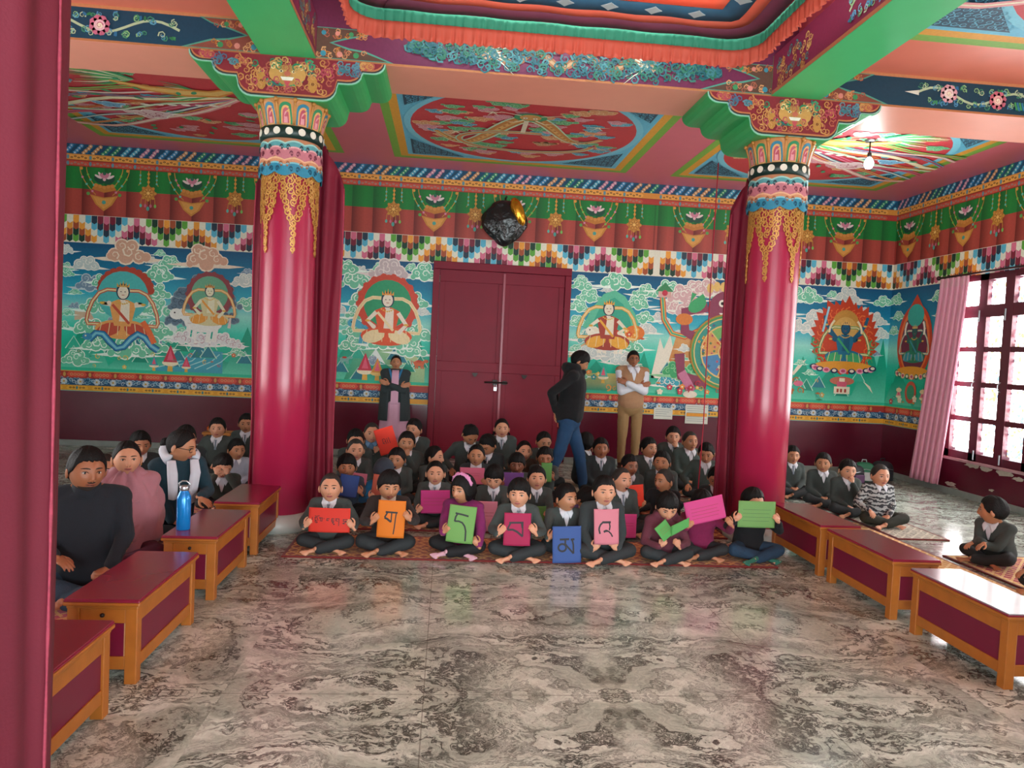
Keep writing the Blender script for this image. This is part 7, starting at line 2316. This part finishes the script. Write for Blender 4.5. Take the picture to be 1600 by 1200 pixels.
seated('girl with two plaits and white collar looking ahead in the second row', -.06, 6.02, .546, yaw=-.02, head=(.02, .0, 0), hair='tied', hextra='plaits_front', skin=1, hseed=13,
       arms=((-.165, 5.755, .19), (.06, 5.755, .19)), hands=('grip', 'grip'))
sheet('pale pink paper sheet held low between the green and magenta letter sheets', (.355, 5.72, .15), .175, .235, '#d98aa0', bend=.006, art=lines(2, .7), ink=INKR)
seated('boy in grey sweater with mop of hair looking down in the second row', .425, 6.02, .523, yaw=-.05, head=(-.12, .42, 0), hair='fringe', skin=1, hseed=14, S=.95, lean=.10,
       arms=('lap', (.445, 5.715, .19)), hands=('relax', 'grip'))
sheet('light green paper sheet with one black curve, beside the magenta letter sheet', (.785, 5.77, .128), .115, .205, '#5f964c', art=strokes_for('curve'), artscale=1.0, bend=.03)
seated('fair faced boy with tie and grey sweater looking up in the second row', .78, 6.02, .527, yaw=0, head=(-.05, -.10, 0), hair='short', skin=1, hseed=15,
       arms=((.735, 5.765, .16), (.84, 5.765, .16)), hands=('grip', 'grip'))
seated('child in purple sweater bent low behind the front row boy looking right', 1.08, 5.72, .42, yaw=.3, head=(.3, .7, 0), hair='short', skin=0, hseed=16, S=.9, lean=.55, top=KNIT('purple_knit', '#5a3a78'), vneck=False, tie=False, arms=('lap', 'lap'), tname='purple_sweater')
sheet('hot pink paper sheet held low at the right of the pale pink letter sheet', (1.475, 5.62, .125), .145, .19, '#d8458a', bend=.008, art=lines(2, .7), ink=INKR)
seated('boy with shaved sides and open mouth in the second row, tie showing', 1.46, 5.88, .565, yaw=.12, head=(.25, -.05, .06), hair='crop', skin=1, hseed=17, mouth=1,
       arms=((1.42, 5.62, .12), 'lap'), hands=('grip', 'relax'))
sheet('red orange paper sheet held upright by the boy in black looking left', (1.615, 5.92, .31), .125, .185, '#d83418', up=(-.1, 0, 1), art=lines(2, .7), ink=INKR, bend=.004)
seated('boy in black jacket in profile looking left behind the maroon hoodie child', 1.89, 6.05, .54, yaw=-.5, head=(-.55, .02, 0), hair='crop', skin=0, hseed=18, top=BLACKJ, vneck=False, collar=False, tie=False,
       arms=((1.675, 5.92, .25), 'lap'), hands=('grip', 'relax'), tname='black_jacket')

# ================================================================== third row
sheet('pale pink paper sheet held by the shaven boy in the third row', (-.76, 6.60, .245), .16, .125, '#d9829c', up=(.1, 0, 1), art=lines(3, .8), ink=INKR, bend=.01)
seated('boy with shaven head and grey tie in the third row at left', -.82, 6.86, .60, yaw=.12, head=(.15, .02, 0), hair='crop', skin=1, hseed=21, arms=('lap', (-.69, 6.60, .2)), hands=('relax', 'grip'))
seated('child peering from behind the raised red sheet in the third row', -.42, 6.72, .545, yaw=-.1, head=(-.1, .1, 0), hair='short', skin=0, hseed=22, mouth=1)
seated('girl with long dark hair in profile looking right in the third row', -.10, 6.88, .555, yaw=.5, head=(.55, .0, 0), hair='tied', hextra='long', skin=1, hseed=23, tie=False)
sheet('dusty pink paper sheet held by the girl in the middle of the third row', (.265, 6.60, .315), .225, .15, '#c9607c', bend=.01, art=lines(2, 1.0), ink=INKR)
seated('girl with parted hair and white collar behind the dusty pink sheet', .31, 6.88, .585, yaw=-.05, head=(-.05, .02, .03), hair='tied', hextra='plaits', skin=0, hseed=24,
       arms=((.165, 6.60, .28), (.365, 6.60, .28)), hands=('grip', 'grip'), top=GREYD)
sheet('purple paper sheet held by the small boy in the third row', (.63, 6.50, .30), .195, .15, '#6a3f86', bend=.012)
seated('small boy with dark face and thick hair behind the purple sheet', .68, 6.72, .535, yaw=-.05, head=(-.08, .12, 0), hair='fringe', skin=3, hseed=25, S=.93,
       arms=((.54, 6.50, .28), (.72, 6.50, .28)), hands=('grip', 'grip'))
seated('boy with head bowed between the centre girls of the third row', .46, 7.36, .62, yaw=-.3, head=(-.3, .55, 0), hair='short', skin=0, hseed=26, top=GREYD, lean=.12)
g = seated('girl in floral dark top behind the purple sheet boy', .80, 7.30, .585, yaw=.1, head=(.05, -.02, .05), hair='tied', hextra='long', skin=1, hseed=27, top=mat('floral_dark_cloth', '#3a2a1e', .9, .8, 26, .2, 60), vneck=False, collar=False, tie=False, tname='floral_top')
sheet('light green paper sheet showing behind the jeans of the walking man', (.955, 6.66, .36), .10, .18, '#5a924a', bend=.006)
seated('small dark child behind the light green sheet by the walking man', .98, 7.02, .565, yaw=-.1, head=(.05, .2, 0), hair='short', skin=2, hseed=28, S=.95, arms=('lap', (.995, 6.67, .33)), hands=('relax', 'grip'))
seated('boy in grey sweater with brown face behind the open mouthed boy', 1.74, 6.72, .56, yaw=.05, head=(.22, .05, 0), hair='short', skin=2, hseed=29, tie=False)
seated('boy in grey sweater looking left in the third row at right', 2.08, 6.80, .595, yaw=-.2, head=(-.25, -.02, 0), hair='short', skin=0, hseed=30, tie=False)
seated('child in dark grey sitting half hidden by the right drape', 2.52, 6.55, .50, yaw=-.2, head=(-.2, .4, 0), hair='short', skin=0, hseed=31, top=GREYD, lean=.2, S=.95)

# ================================================================== fourth and fifth rows
V2 = dict(voxel=.0115)
seated('boy at far left of the back row, face half hidden by the shaven boy', -.88, 7.35, .632, yaw=.1, head=(.1, .15, 0), hair='short', skin=1, hseed=33, **V2)
sheet('red paper sheet with black lettering held up high and tilted in front of a face', (-.585, 7.46, .498), .195, .27, '#f0402c', up=(-.34, 0, 1), art=[([(-.5, .35), (-.5, -.2), (-.3, -.35)], .07), ([(-.5, .35), (-.2, .35)], .06), ([(-.15, .3), (-.1, -.4)], .07), ([(.1, .35), (.15, -.4)], .07), ([(.35, .4), (.42, -.45)], .07), ([(-.6, -.3), (-.4, -.2)], .06), ([(-.1, .0), (-.35, -.1)], .05)], artscale=.75, bend=.006)
seated('boy in blue collar holding the raised red sheet, seated near the standing woman', -.77, 7.80, .66, yaw=.1, head=(.12, .05, 0), hair='crop', skin=1, hseed=34, top=GREY, shirt=mat('blue_collar', '#5a80a0', .8), tie=False, arms=((-.665, 7.46, .42), 'lap'), hands=('fist', 'relax'), **V2)
seated('boy touching his mouth with a raised hand, right of the red sheet', -.37, 7.28, .635, yaw=.0, head=(.05, .02, .08), hair='short', skin=0, hseed=35, arms=('lap', 'chin'), hands=('relax', 'fist'), **V2)
seated('smiling boy in the back row just right of the standing woman', -.33, 8.15, .68, yaw=-.2, head=(-.2, .05, 0), hair='short', skin=1, hseed=36, **V2)
seated('big girl bending her head low in the back row before the door', .25, 7.90, .655, yaw=.15, head=(.2, .75, 0), hair='tied', hextra='bun', skin=0, hseed=37, lean=.28, S=1.22, arms=('knee', 'knee'), **V2)
seated('girl with tie and parted hair sitting tallest in front of the door', .655, 8.42, .70, yaw=0, head=(.02, .0, 0), hair='tied', hextra='plaits', skin=1, hseed=38, **V2)
g = seated('child with maroon scarf and hands at face behind the walking man', 1.06, 7.80, .633, yaw=.1, head=(.1, .3, 0), hair='tied', hextra='bun', skin=0, hseed=39, arms=('chin', 'chin'), hands=('fist', 'fist'), **V2)
seated('girl turned away with loose black hair just right of the walking man', 1.54, 8.02, .61, yaw=.9, head=(.9, .1, 0), hair='bob', skin=0, hseed=40, top=GREYD, tie=False, **V2)
seated('boy with tie looking ahead at the feet of the man in tan', 1.61, 7.42, .628, yaw=.0, head=(-.03, -.05, 0), hair='short', skin=2, hseed=41, top=GREYD, **V2)
seated('boy with tie looking right below the man in tan', 2.14, 7.52, .64, yaw=.1, head=(.28, -.02, 0), hair='short', skin=0, hseed=42, **V2)
seated('boy resting chin on his hand at the top right of the group', 2.71, 8.48, .68, yaw=-.1, head=(-.1, .1, -.05), hair='short', skin=1, hseed=43, arms=('lap', 'chin'), hands=('relax', 'fist'), **V2)
seated('boy with open white collar sitting tallest at the right of the group', 2.72, 7.92, .688, yaw=.0, head=(.12, -.02, 0), hair='crop', skin=0, hseed=44, tie=False, top=KNIT('green_grey_knit', '#475652'), **V2)
seated('boy leaning forward with clasped hands at the right edge of the group', 2.74, 7.42, .62, yaw=-.3, head=(-.1, .3, 0), hair='short', skin=0, hseed=45, lean=.15, tie=False, arms=('knee', 'knee'), top=KNIT('green_grey_knit', '#475652'), **V2)

# ================================================================== left back group
seated('boy with tie sitting at the back left by the orange bundle', -2.39, 7.95, .625, yaw=.05, head=(.1, .0, 0), hair='short', skin=1, hseed=51, arms=('knee', 'lap'), group='children sitting at the back left', **V2)
seated('boy against the left column drape, highest of the back left group', -2.20, 8.35, .645, yaw=.05, head=(.1, .05, 0), hair='short', skin=0, hseed=52, group='children sitting at the back left', **V2)
seated('boy in white shirt beside the left column drape', -1.94, 7.02, .533, yaw=.25, head=(.4, .05, 0), hair='short', skin=0, hseed=53, top=mat('white_blue_shirt', '#aab2c4', .8, .1, 30), vneck=False, tie=False, tname='school_shirt', group='children sitting at the back left')
seated('boy bowed with both hands at his brow behind the farthest left table', -1.86, 6.34, .50, yaw=.25, head=(.3, .5, .1), hair='short', skin=1, hseed=54, S=1.0, lean=.35, tie=False, top=KNIT('olive_grey_knit', '#3f4640'), arms=('brow', 'brow'), hands=('fist', 'fist'), group='children sitting at the back left')
seated('child half hidden behind the woman in the pink shawl', -2.60, 6.50, .64, yaw=.3, head=(.3, .2, 0), hair='short', skin=0, hseed=55, top=GREYD, group='children sitting at the back left', **V2)
seated('child in grey behind the woman in the white scarf', -2.36, 6.90, .66, yaw=.3, head=(.3, .1, 0), hair='short', skin=1, hseed=56, top=GREYD, group='children sitting at the back left', **V2)
seated('child peeking between the man in black and the woman in the pink shawl', -2.38, 5.35, .62, yaw=.4, head=(.5, .1, 0), hair='crop', skin=1, hseed=57, top=mat('orange_print_top', '#8a4a2c', .9, .3, 20), vneck=False, collar=False, tie=False, group='children sitting at the back left', **V2)

# ================================================================== right group
RG = 'children sitting by the right wall'
seated('boy with tie right beside the right column, farthest of the right group', 3.86, 7.80, .58, yaw=-.1, head=(-.05, .05, 0), hair='short', skin=0, hseed=61, group=RG)
seated('boy looking left, second of the right group', 3.96, 7.30, .575, yaw=-.25, head=(-.3, .05, 0), hair='short', skin=0, hseed=62, tie=False, group=RG)
seated('boy with a hand at his chin, third of the right group', 3.98, 6.88, .57, yaw=-.1, head=(-.05, .12, 0), hair='short', skin=1, hseed=63, arms=('lap', 'chin'), hands=('relax', 'fist'), tie=False, group=RG)
pat = bpy.data.materials.new('patterned_knit'); pat.use_nodes = True
nt = pat.node_tree; b = nt.nodes['Principled BSDF']; b.inputs['Roughness'].default_value = .9
tc = N(nt, 'ShaderNodeTexCoord'); wv = N(nt, 'ShaderNodeTexWave', wave_type='RINGS', i_Scale=9.0, i_Distortion=6.0); wv.inputs['Detail Scale'].default_value = 3.0
nt.links.new(tc.outputs['Object'], wv.inputs['Vector'])
cr = N(nt, 'ShaderNodeValToRGB'); cr.color_ramp.interpolation = 'CONSTANT'; cr.color_ramp.elements[0].color = lin('#34373c') + (1,); cr.color_ramp.elements[1].position = .5; cr.color_ramp.elements[1].color = lin('#a8acac') + (1,)
nt.links.new(wv.outputs['Fac'], cr.inputs[0]); nt.links.new(cr.outputs[0], b.inputs['Base Color'])
seated('boy in black and white patterned sweater, nearest of the right group', 4.06, 6.47, .59, yaw=.0, head=(-.03, .03, 0), hair='crop', skin=1, hseed=64, top=pat, vneck=False, tie=False, arms=('knee', 'lap'), knees=1.15, tname='patterned_sweater', group=RG, pants=mat('olive_trousers', '#23261d', .85, .15))
seated('boy sitting alone at the right, turned left with arms resting on his shins', 4.27, 5.18, .548, yaw=-1.25, head=(-1.15, .08, 0), hair='short', skin=0, hseed=65, lean=.30, S=1.02, tie=False, group=RG,
       arms=((3.98, 5.02, .19, (-.9, -.25, -.35), (-.3, .1, 1)), (3.97, 5.12, .17, (-.9, -.3, -.3), (-.3, .1, 1))), top=GREY)
# edge figure: only a sleeve and knee enter the frame at the right
seated('child in maroon cut off by the right edge, beside the nearest right table', 4.12, 4.42, .55, yaw=-1.3, head=(-1.2, .1, 0), hair='short', skin=0, hseed=66, top=MAROON_K, vneck=False, collar=False, tie=False, arms=('knee', 'knee'), tname='maroon_sweater', group=RG)

# ================================================================== seated adults at left
AG = 'adults seated behind the left tables'
NAVY = KNIT('navy_black_pullover', '#11161f'); DEN = mat('slate_denim', '#25384a', .8, .25, 20, .3, 150)
g = seated('man with black hair and stubble in a black pullover, nearest of the seated adults', -1.93, 4.16, .848, yaw=.30, head=(.42, .06, .05), hair='short', skin=2, hseed=71, S=1.36, HS=1.14, lean=.12, top=NAVY, vneck=False, collar=False, tie=False, pants=DEN,
       arms=((-1.90, 3.86, .27, (.8, -.3, -.3), (.1, -.3, 1)), (-1.76, 3.88, .21, (-.6, -.6, -.2), (0, -.2, 1))), hands=('relax', 'fist'), W=1.08, tname='pullover', group=AG, voxel=.012, belly=.02, hood=False, bare_feet=True)
# stubble and roll collar
mb = MB()
rg = [[g['nk'] + g['up'] * z + g['sd'] * r * cos(a) + g['fw'] * (r * sin(a) + .012) for a in [2 * pi * q / 26 for q in range(26)]] for z, r in ((-.03, .085), (.0, .075), (.035, .066), (.045, .060), (.035, .054), (-.02, .05))]
mb.loft(rg); mb.build('high_collar', NAVY, g['t'], smooth=True)
def face_patch(g, z0, z1, xw, off, m, name):
    mb = MB()
    def fn(u, v):
        x = (2 * u - 1) * xw * (1 - .35 * (1 - v)); z = z0 + (z1 - z0) * v
        p = Vector((x, face_y(x, z) - off, z)) * g['HS']
        return g['HR'] @ p + g['hd']
    mb.grid(fn, 14, 8); return mb.build(name, m, g['t'], smooth=True)
face_patch(g, -.088, -.064, .045, .0012, mat('stubble', '#2a1d18', .8, .3, 200), 'beard'); face_patch(g, -.044, -.037, .02, .0016, MATS['stubble'], 'moustache')

PINKS = mat('dusty_pink_shawl', '#a8717c', .85, .12, 14, .2, 90, sheen=.2)
PLUM = mat('plum_print_cloth', '#4a1830', .85, .5, 30, .1, 90)
g = seated('woman in a dusty pink printed shawl, middle of the seated adults', -1.97, 4.74, .802, yaw=.25, head=(.25, .0, 0), hair='tied', hextra='bun', skin=1, hseed=72, S=1.26, HS=1.02, lean=.03, top=PINKS, vneck=False, collar=False, tie=False, pants=PLUM, tname='tunic', group=AG, voxel=.012)
def shawl(g, s, mat_, name, front_z=-.30, w=.165, d=.125, seed=0):
    mb = MB()
    n, k = 40, 12
    rings = []
    for i in range(k + 1):
        v = i / k
        ring = []
        for j in range(n):
            a = 2 * pi * j / n
            rx = (.050 + (w - .050) * (1 - (1 - min(1, v * 2.0)) ** 1.6)) * s
            ry = (.052 + (d - .052) * min(1, v * 1.7) ** .8) * s
            fold = .010 * s * sin(a * 7 + v * 6 + seed) + .008 * s * sin(a * 13 - v * 9)
            z = (.022 - .36 * v - .05 * v * sin(a) * 1.0 + .03 * sin(a * 3 + 1) * v) * s
            if v < .15: z += .01 * s * sin(a * 5)
            ring.append(g['nk'] + g['sd'] * ((rx + fold) * cos(a)) + g['fw'] * ((ry + fold) * sin(a) + .01) + g['up'] * z)
        rings.append(ring)
    mb.loft(rings, cap=False)
    o = mb.build(name, mat_, g['t'], smooth=True, solid=.006)
    # draped cowl rolls
    m2 = MB()
    for r, z, t_ in ((.066, -.012, .015), (.088, -.045, .017), (.110, -.085, .017)):
        m2.tube([g['nk'] + g['sd'] * (r * s * cos(a)) + g['fw'] * (r * s * .85 * sin(a) + .012) + g['up'] * ((z - .035 * max(0, sin(a)) - .02 * (r - .08) / .05) * s) for a in [2 * pi * q / 30 for q in range(31)]], [t_ * s * (.8 + .3 * sin(q * .9)) for q in range(31)], 10, cap=False)
    m2.build('shawl_roll', mat_, o, smooth=True)
    return o
shawl(g, 1.26, PINKS, 'shawl')
m2 = MB(); m2.ball(g['hd'] + g['HR'] @ Vector((.080, 0, -.04)), .005, 8, 6); m2.ball(g['hd'] + g['HR'] @ Vector((-.082, 0, -.04)), .005, 8, 6); m2.build('earring', gold, g['t'], smooth=True)

TEAL = KNIT('dark_teal_cardigan', '#14333f')
g = seated('woman with glasses and white scarf leaning forward, farthest of the seated adults', -1.94, 5.38, .815, yaw=.7, head=(.75, .28, .0), hair='tied', hextra='bun', skin=0, hseed=73, S=1.30, HS=1.06, lean=.28, top=TEAL, vneck=False, collar=False, tie=False, pants=mat('dark_teal_cloth', '#14262e', .85), tname='cardigan', group=AG, voxel=.012,
       arms=('lap', (-1.60, 5.12, .33, (.8, -.3, -.3), (0, -.3, 1))), hands=('relax', 'relax'))
def glasses(g, m):
    mb = MB()
    HS, HR, hd = g['HS'], g['HR'], g['hd']
    T = lambda p: HR @ (Vector(p) * HS) + hd
    for sg in (-1, 1):
        cx = sg * .030; y = face_y(cx, .0) - .010
        mb.tube([T((cx + .021 * cos(a) , y + .004 * (abs(cos(a)) if sg * cos(a) > 0 else 0), .002 + .0155 * sin(a))) for a in [2 * pi * q / 18 for q in range(19)]], .0022 * HS, 6, cap=False)
        mb.tube([T((cx + sg * .021, y + .004, .005)), T((sg * .074, -.045, .006)), T((sg * .082, .005, .0))], .002 * HS, 6)
    mb.tube([T((-.009, face_y(0, 0) - .008, .004)), T((0, face_y(0, 0) - .011, .006)), T((.009, face_y(0, 0) - .008, .004))], .002 * HS, 6)
    o = mb.build('glasses', m, g['t'], smooth=True)
    return o
glasses(g, iron)
SCW = mat('white_scarf', '#c9ccd6', .8, .06, 20, .2, 80)
mb = MB(); s = 1.30
def strip(pts, w, t_):
    rings = []
    for i, p in enumerate(pts):
        rings.append([p + g['sd'] * (w[i] * cos(a)) + g['fw'] * (t_ * sin(a) * (1 + .5 * sin(a * 3 + i))) for a in [2 * pi * q / 14 for q in range(14)]])
    return rings
nk, sd, fw, up = g['nk'], g['sd'], g['fw'], g['up']
mb.tube([nk + sd * (.078 * s * cos(a)) + fw * (.066 * s * sin(a)) + up * (.035 - .03 * sin(a)) for a in [pi * .2 - pi * 1.4 * q / 20 for q in range(21)]], [.034 + .005 * sin(q) for q in range(21)], 12)
mb.loft(strip([nk + sd * .06 * s + fw * .07 + up * .02, nk + sd * .06 * s + fw * .125 - up * .06, nk + sd * .055 * s + fw * .135 - up * .16, nk + sd * .05 * s + fw * .14 - up * .28], (.03, .036, .036, .034), .014))
mb.loft(strip([nk - sd * .06 * s + fw * .07 + up * .02, nk - sd * .06 * s + fw * .125 - up * .06, nk - sd * .052 * s + fw * .135 - up * .15, nk - sd * .045 * s + fw * .14 - up * .24], (.03, .036, .034, .030), .014))
mb.build('white_scarf', SCW, g['t'], smooth=True)

# ================================================================== standing adults
def standing(label, x, y, H, yaw=0.0, head=(0, 0, 0), arms='crossed', stride=0.0, HSK=1.0, lean=0.0, zoff=0.0, shoes=None, step=(0, 0), **kw):
    t = empty('person', (x, y, zoff), yaw, label, 'person')
    S = H / 1.06
    V = Vector
    R_ = Euler((lean, 0, 0)).to_matrix()
    pel = V((0, 0, .525 * H))
    cz = lambda v: pel + R_ @ V(v)
    nk = cz((0, 0, .288 * H))
    HS = H * .118 / .2 * 1.0 * HSK
    hd = nk + R_ @ V((0, -.012 * H, .104 * HS + .004 * H)) + V((0, -.03 * max(0, head[1]), -.01 * max(0, head[1])))
    s_ = S * .96
    sh = [cz((sg * .100 * H, 0, .258 * H)) for sg in (-1, 1)]
    hip = [V((sg * .052 * H, 0, .50 * H)) for sg in (-1, 1)]
    kn = [V((sg * .055 * H, -.012 * H - stride * sg * .14, .275 * H)) for sg in (-1, 1)]
    an = [V((sg * .055 * H, .012 * H - stride * sg * .27, .045 * H + (abs(stride) * .05 if sg * stride < 0 else 0))) for sg in (-1, 1)]
    toe = [a + V((sg * .015, -.1, -.0 if not (stride and i == 0) else -.03)) for i, (a, sg) in enumerate(zip(an, (-1, 1)))]
    ua, fa = .172 * H, .150 * H
    el, wr, hdv, hbv, htv = [], [], [], [], []
    for i, sg in enumerate((-1, 1)):
        if arms == 'crossed':
            w = cz((-sg * .050 * H, -(.088 + .018 * i) * H, (.145 + .018 * i) * H)); hx = V((-sg * .9, .05, .28)); hb = V((0, -1, .2)); pole = V((sg * .8, .0, -.7))
        elif arms == 'back':
            w = cz((sg * .035 * H, .085 * H, .02 * H)); hx = V((-sg * .6, .1, -.6)); hb = V((0, 1, 0)); pole = V((sg * .5, .9, -.2))
        e, w2 = ik(sh[i], w, ua, fa, pole)
        el.append(e); wr.append(w2); hdv.append(hx); hbv.append(hb); htv.append(1 if hb.cross(hx).z > 0 else -1)
    J = dict(pelvis=pel, neck=nk, head=hd, sh=sh, el=el, wr=wr, hd=hdv, hb=hbv, ht=htv, hip=hip, kn=kn, an=an, toe=toe, hscale=.60 * H)
    g = figure(t, J, S, HS, hr=head, seed=7, limb=.84, W=.92, voxel=.011, bare_feet=shoes is None, **kw)
    g['t'] = t; g['H'] = H
    if shoes:
        for i in (0, 1):
            Mx = frame(an[i] - V((0, 0, .0)), toe[i] - an[i], (0, 0, 1))
            m2 = MB(); sg = 1 if i == 0 else -1
            m2.add([Mx @ (V((p.x * 1.05, p.y * sg * 1.05, p.z * 1.1 - .008 if p.z > -.01 else p.z * 1.15)) * (.155 * H / .24 * 1.05)) for p in FOOT[0]], FOOT[1] if sg > 0 else [tuple(reversed(f)) for f in FOOT[1]])
            m2.build('shoe', shoes, t, smooth=True, fixn=False)
    return g
def skirt(g, z0, z1, rx0, ry0, rx1, ry1, m, name, fold=.006, open_front=0.0, n=48, k=14, yc=0.0):
    mb = MB(); rings = []
    a0 = -pi / 2 + open_front; a1 = 3 * pi / 2 - open_front
    for i in range(k + 1):
        v = i / k
        rx, ry = rx0 + (rx1 - rx0) * v ** .8, ry0 + (ry1 - ry0) * v ** .8
        ring = []
        for j in range(n + (1 if open_front else 0)):
            a = a0 + (a1 - a0) * j / n
            f = 1 + (fold / .1) * sin(a * 9 + 1.3 * v) * v * .35 + (fold / .1) * .2 * sin(a * 17 + 2) * v
            ring.append((rx * f * cos(a), yc + ry * f * sin(a), z0 + (z1 - z0) * v))
        rings.append(ring)
    if open_front:
        nn = n + 1
        mb.add([p for r in rings for p in r], [(i * nn + j, i * nn + j + 1, (i + 1) * nn + j + 1, (i + 1) * nn + j) for i in range(k) for j in range(n)])
        o = mb.build(name, m, g['t'], smooth=True, solid=.010)
    else:
        mb.loft(rings, cap=True); o = mb.build(name, m, g['t'], smooth=True)
    return o

# woman before the mural, cardigan over a pale pink kurta
H = 1.43
PALE = mat('pale_pink_kurta', '#c79ab0', .8, .06, 12, .15, 60); CARD = KNIT('charcoal_cardigan', '#2b3638')
g = standing('woman with crossed arms in charcoal cardigan and pale pink kurta standing left of the door', -.655, 9.38, H, yaw=.05, head=(.02, .0, -.02), hair='tied', hextra='bun', skin=0, hseed=81, top=CARD, vneck=False, collar=False, tie=False, pants=PALE, tname='cardigan', shoes=mat('dark_shoe', '#1c1716', .5))
skirt(g, .60 * H, .22 * H, .105 * H, .085 * H, .135 * H, .10 * H, PALE, 'kurta', .008)
skirt(g, .66 * H, .365 * H, .122 * H, .095 * H, .140 * H, .112 * H, CARD, 'cardigan_skirt', .005, .42)
patch('kurta_front', g['bvh'], ((-.030 * H, .0), (.030 * H, .0), (.034 * H, -.33 * H), (-.034 * H, -.33 * H)), g['fw'], g['up'], g['sd'], g['nk'], .012, PALE, g['t'], 12)
LAN = mat('blue_lanyard', '#1f6f9a', .6)
mb = MB()
for sg in (-1, 1):
    rings = []
    for q in range(8):
        v = q / 7
        p = g['nk'] + g['sd'] * (sg * (.055 - .042 * v) * H) + g['up'] * ((.012 - .13 * v) * H) + g['fw'] * ((.048 + .034 * min(1, v * 2)) * H)
        rings.append([p + g['sd'] * (.010 * H * cos(a)) + g['fw'] * (.003 * sin(a)) for a in [2 * pi * j / 8 for j in range(8)]])
    mb.loft(rings)
mb.build('lanyard', LAN, g['t'], smooth=True)

# man in tan vest
H = 1.645
TAN = KNIT('tan_knit_vest', '#a87f5e'); KHA = mat('khaki_trousers', '#94754c', .8, .08, 12, .2, 60)
g = standing('man with glasses in tan vest, white shirt and khaki trousers, arms crossed', 2.39, 9.30, H, yaw=-.05, head=(-.02, .02, .02), hair='short', skin=2, hseed=82, top=TAN, sleeves='none', vest=True, vneck=True, tie=False, pants=KHA, tname='vest', shoes=mat('brown_shoe', '#2e1c12', .4))
glasses(g, iron)
mb = MB(); rg = [[(.098 * H * cos(a), .078 * H * sin(a), z * H) for a in [2 * pi * q / 30 for q in range(30)]] for z in (.525, .545, .60)]
mb.loft(rg); garment('vest_hem', mb, .012, TAN, g['t'], 4, .003, .002)

# walking man in black hoodie and jeans, seen from the side going right
H = 1.60
BH = KNIT('black_hoodie_fleece', '#0c0c0f'); JN = mat('mid_blue_denim', '#173d60', .85, .3, 16, .3, 120)
g = standing('man in black hoodie and blue jeans walking right with bowed head through the seated children', 1.24, 7.25, H, yaw=1.35, head=(.05, .55, 0), lean=.08, arms='back', stride=.75, hair='fringe', skin=0, hseed=83, top=BH, hood=True, vneck=False, collar=False, tie=False, pants=JN, tname='hoodie', shoes=mat('dark_shoe', '#1c1716', .5))
mb = MB(); mb.box((-.115, .098, .46 * H), (-.045, .106, .485 * H)); mb.xf(lambda p: Vector((p.x + .0, p.y + .0, p.z))); mb.build('leather_patch', mat('orange_leather', '#b8502c', .6), g['t'], bevel=.002)

# tidy-up: orphan data
for me in list(bpy.data.meshes):
    if me.users == 0: bpy.data.meshes.remove(me)
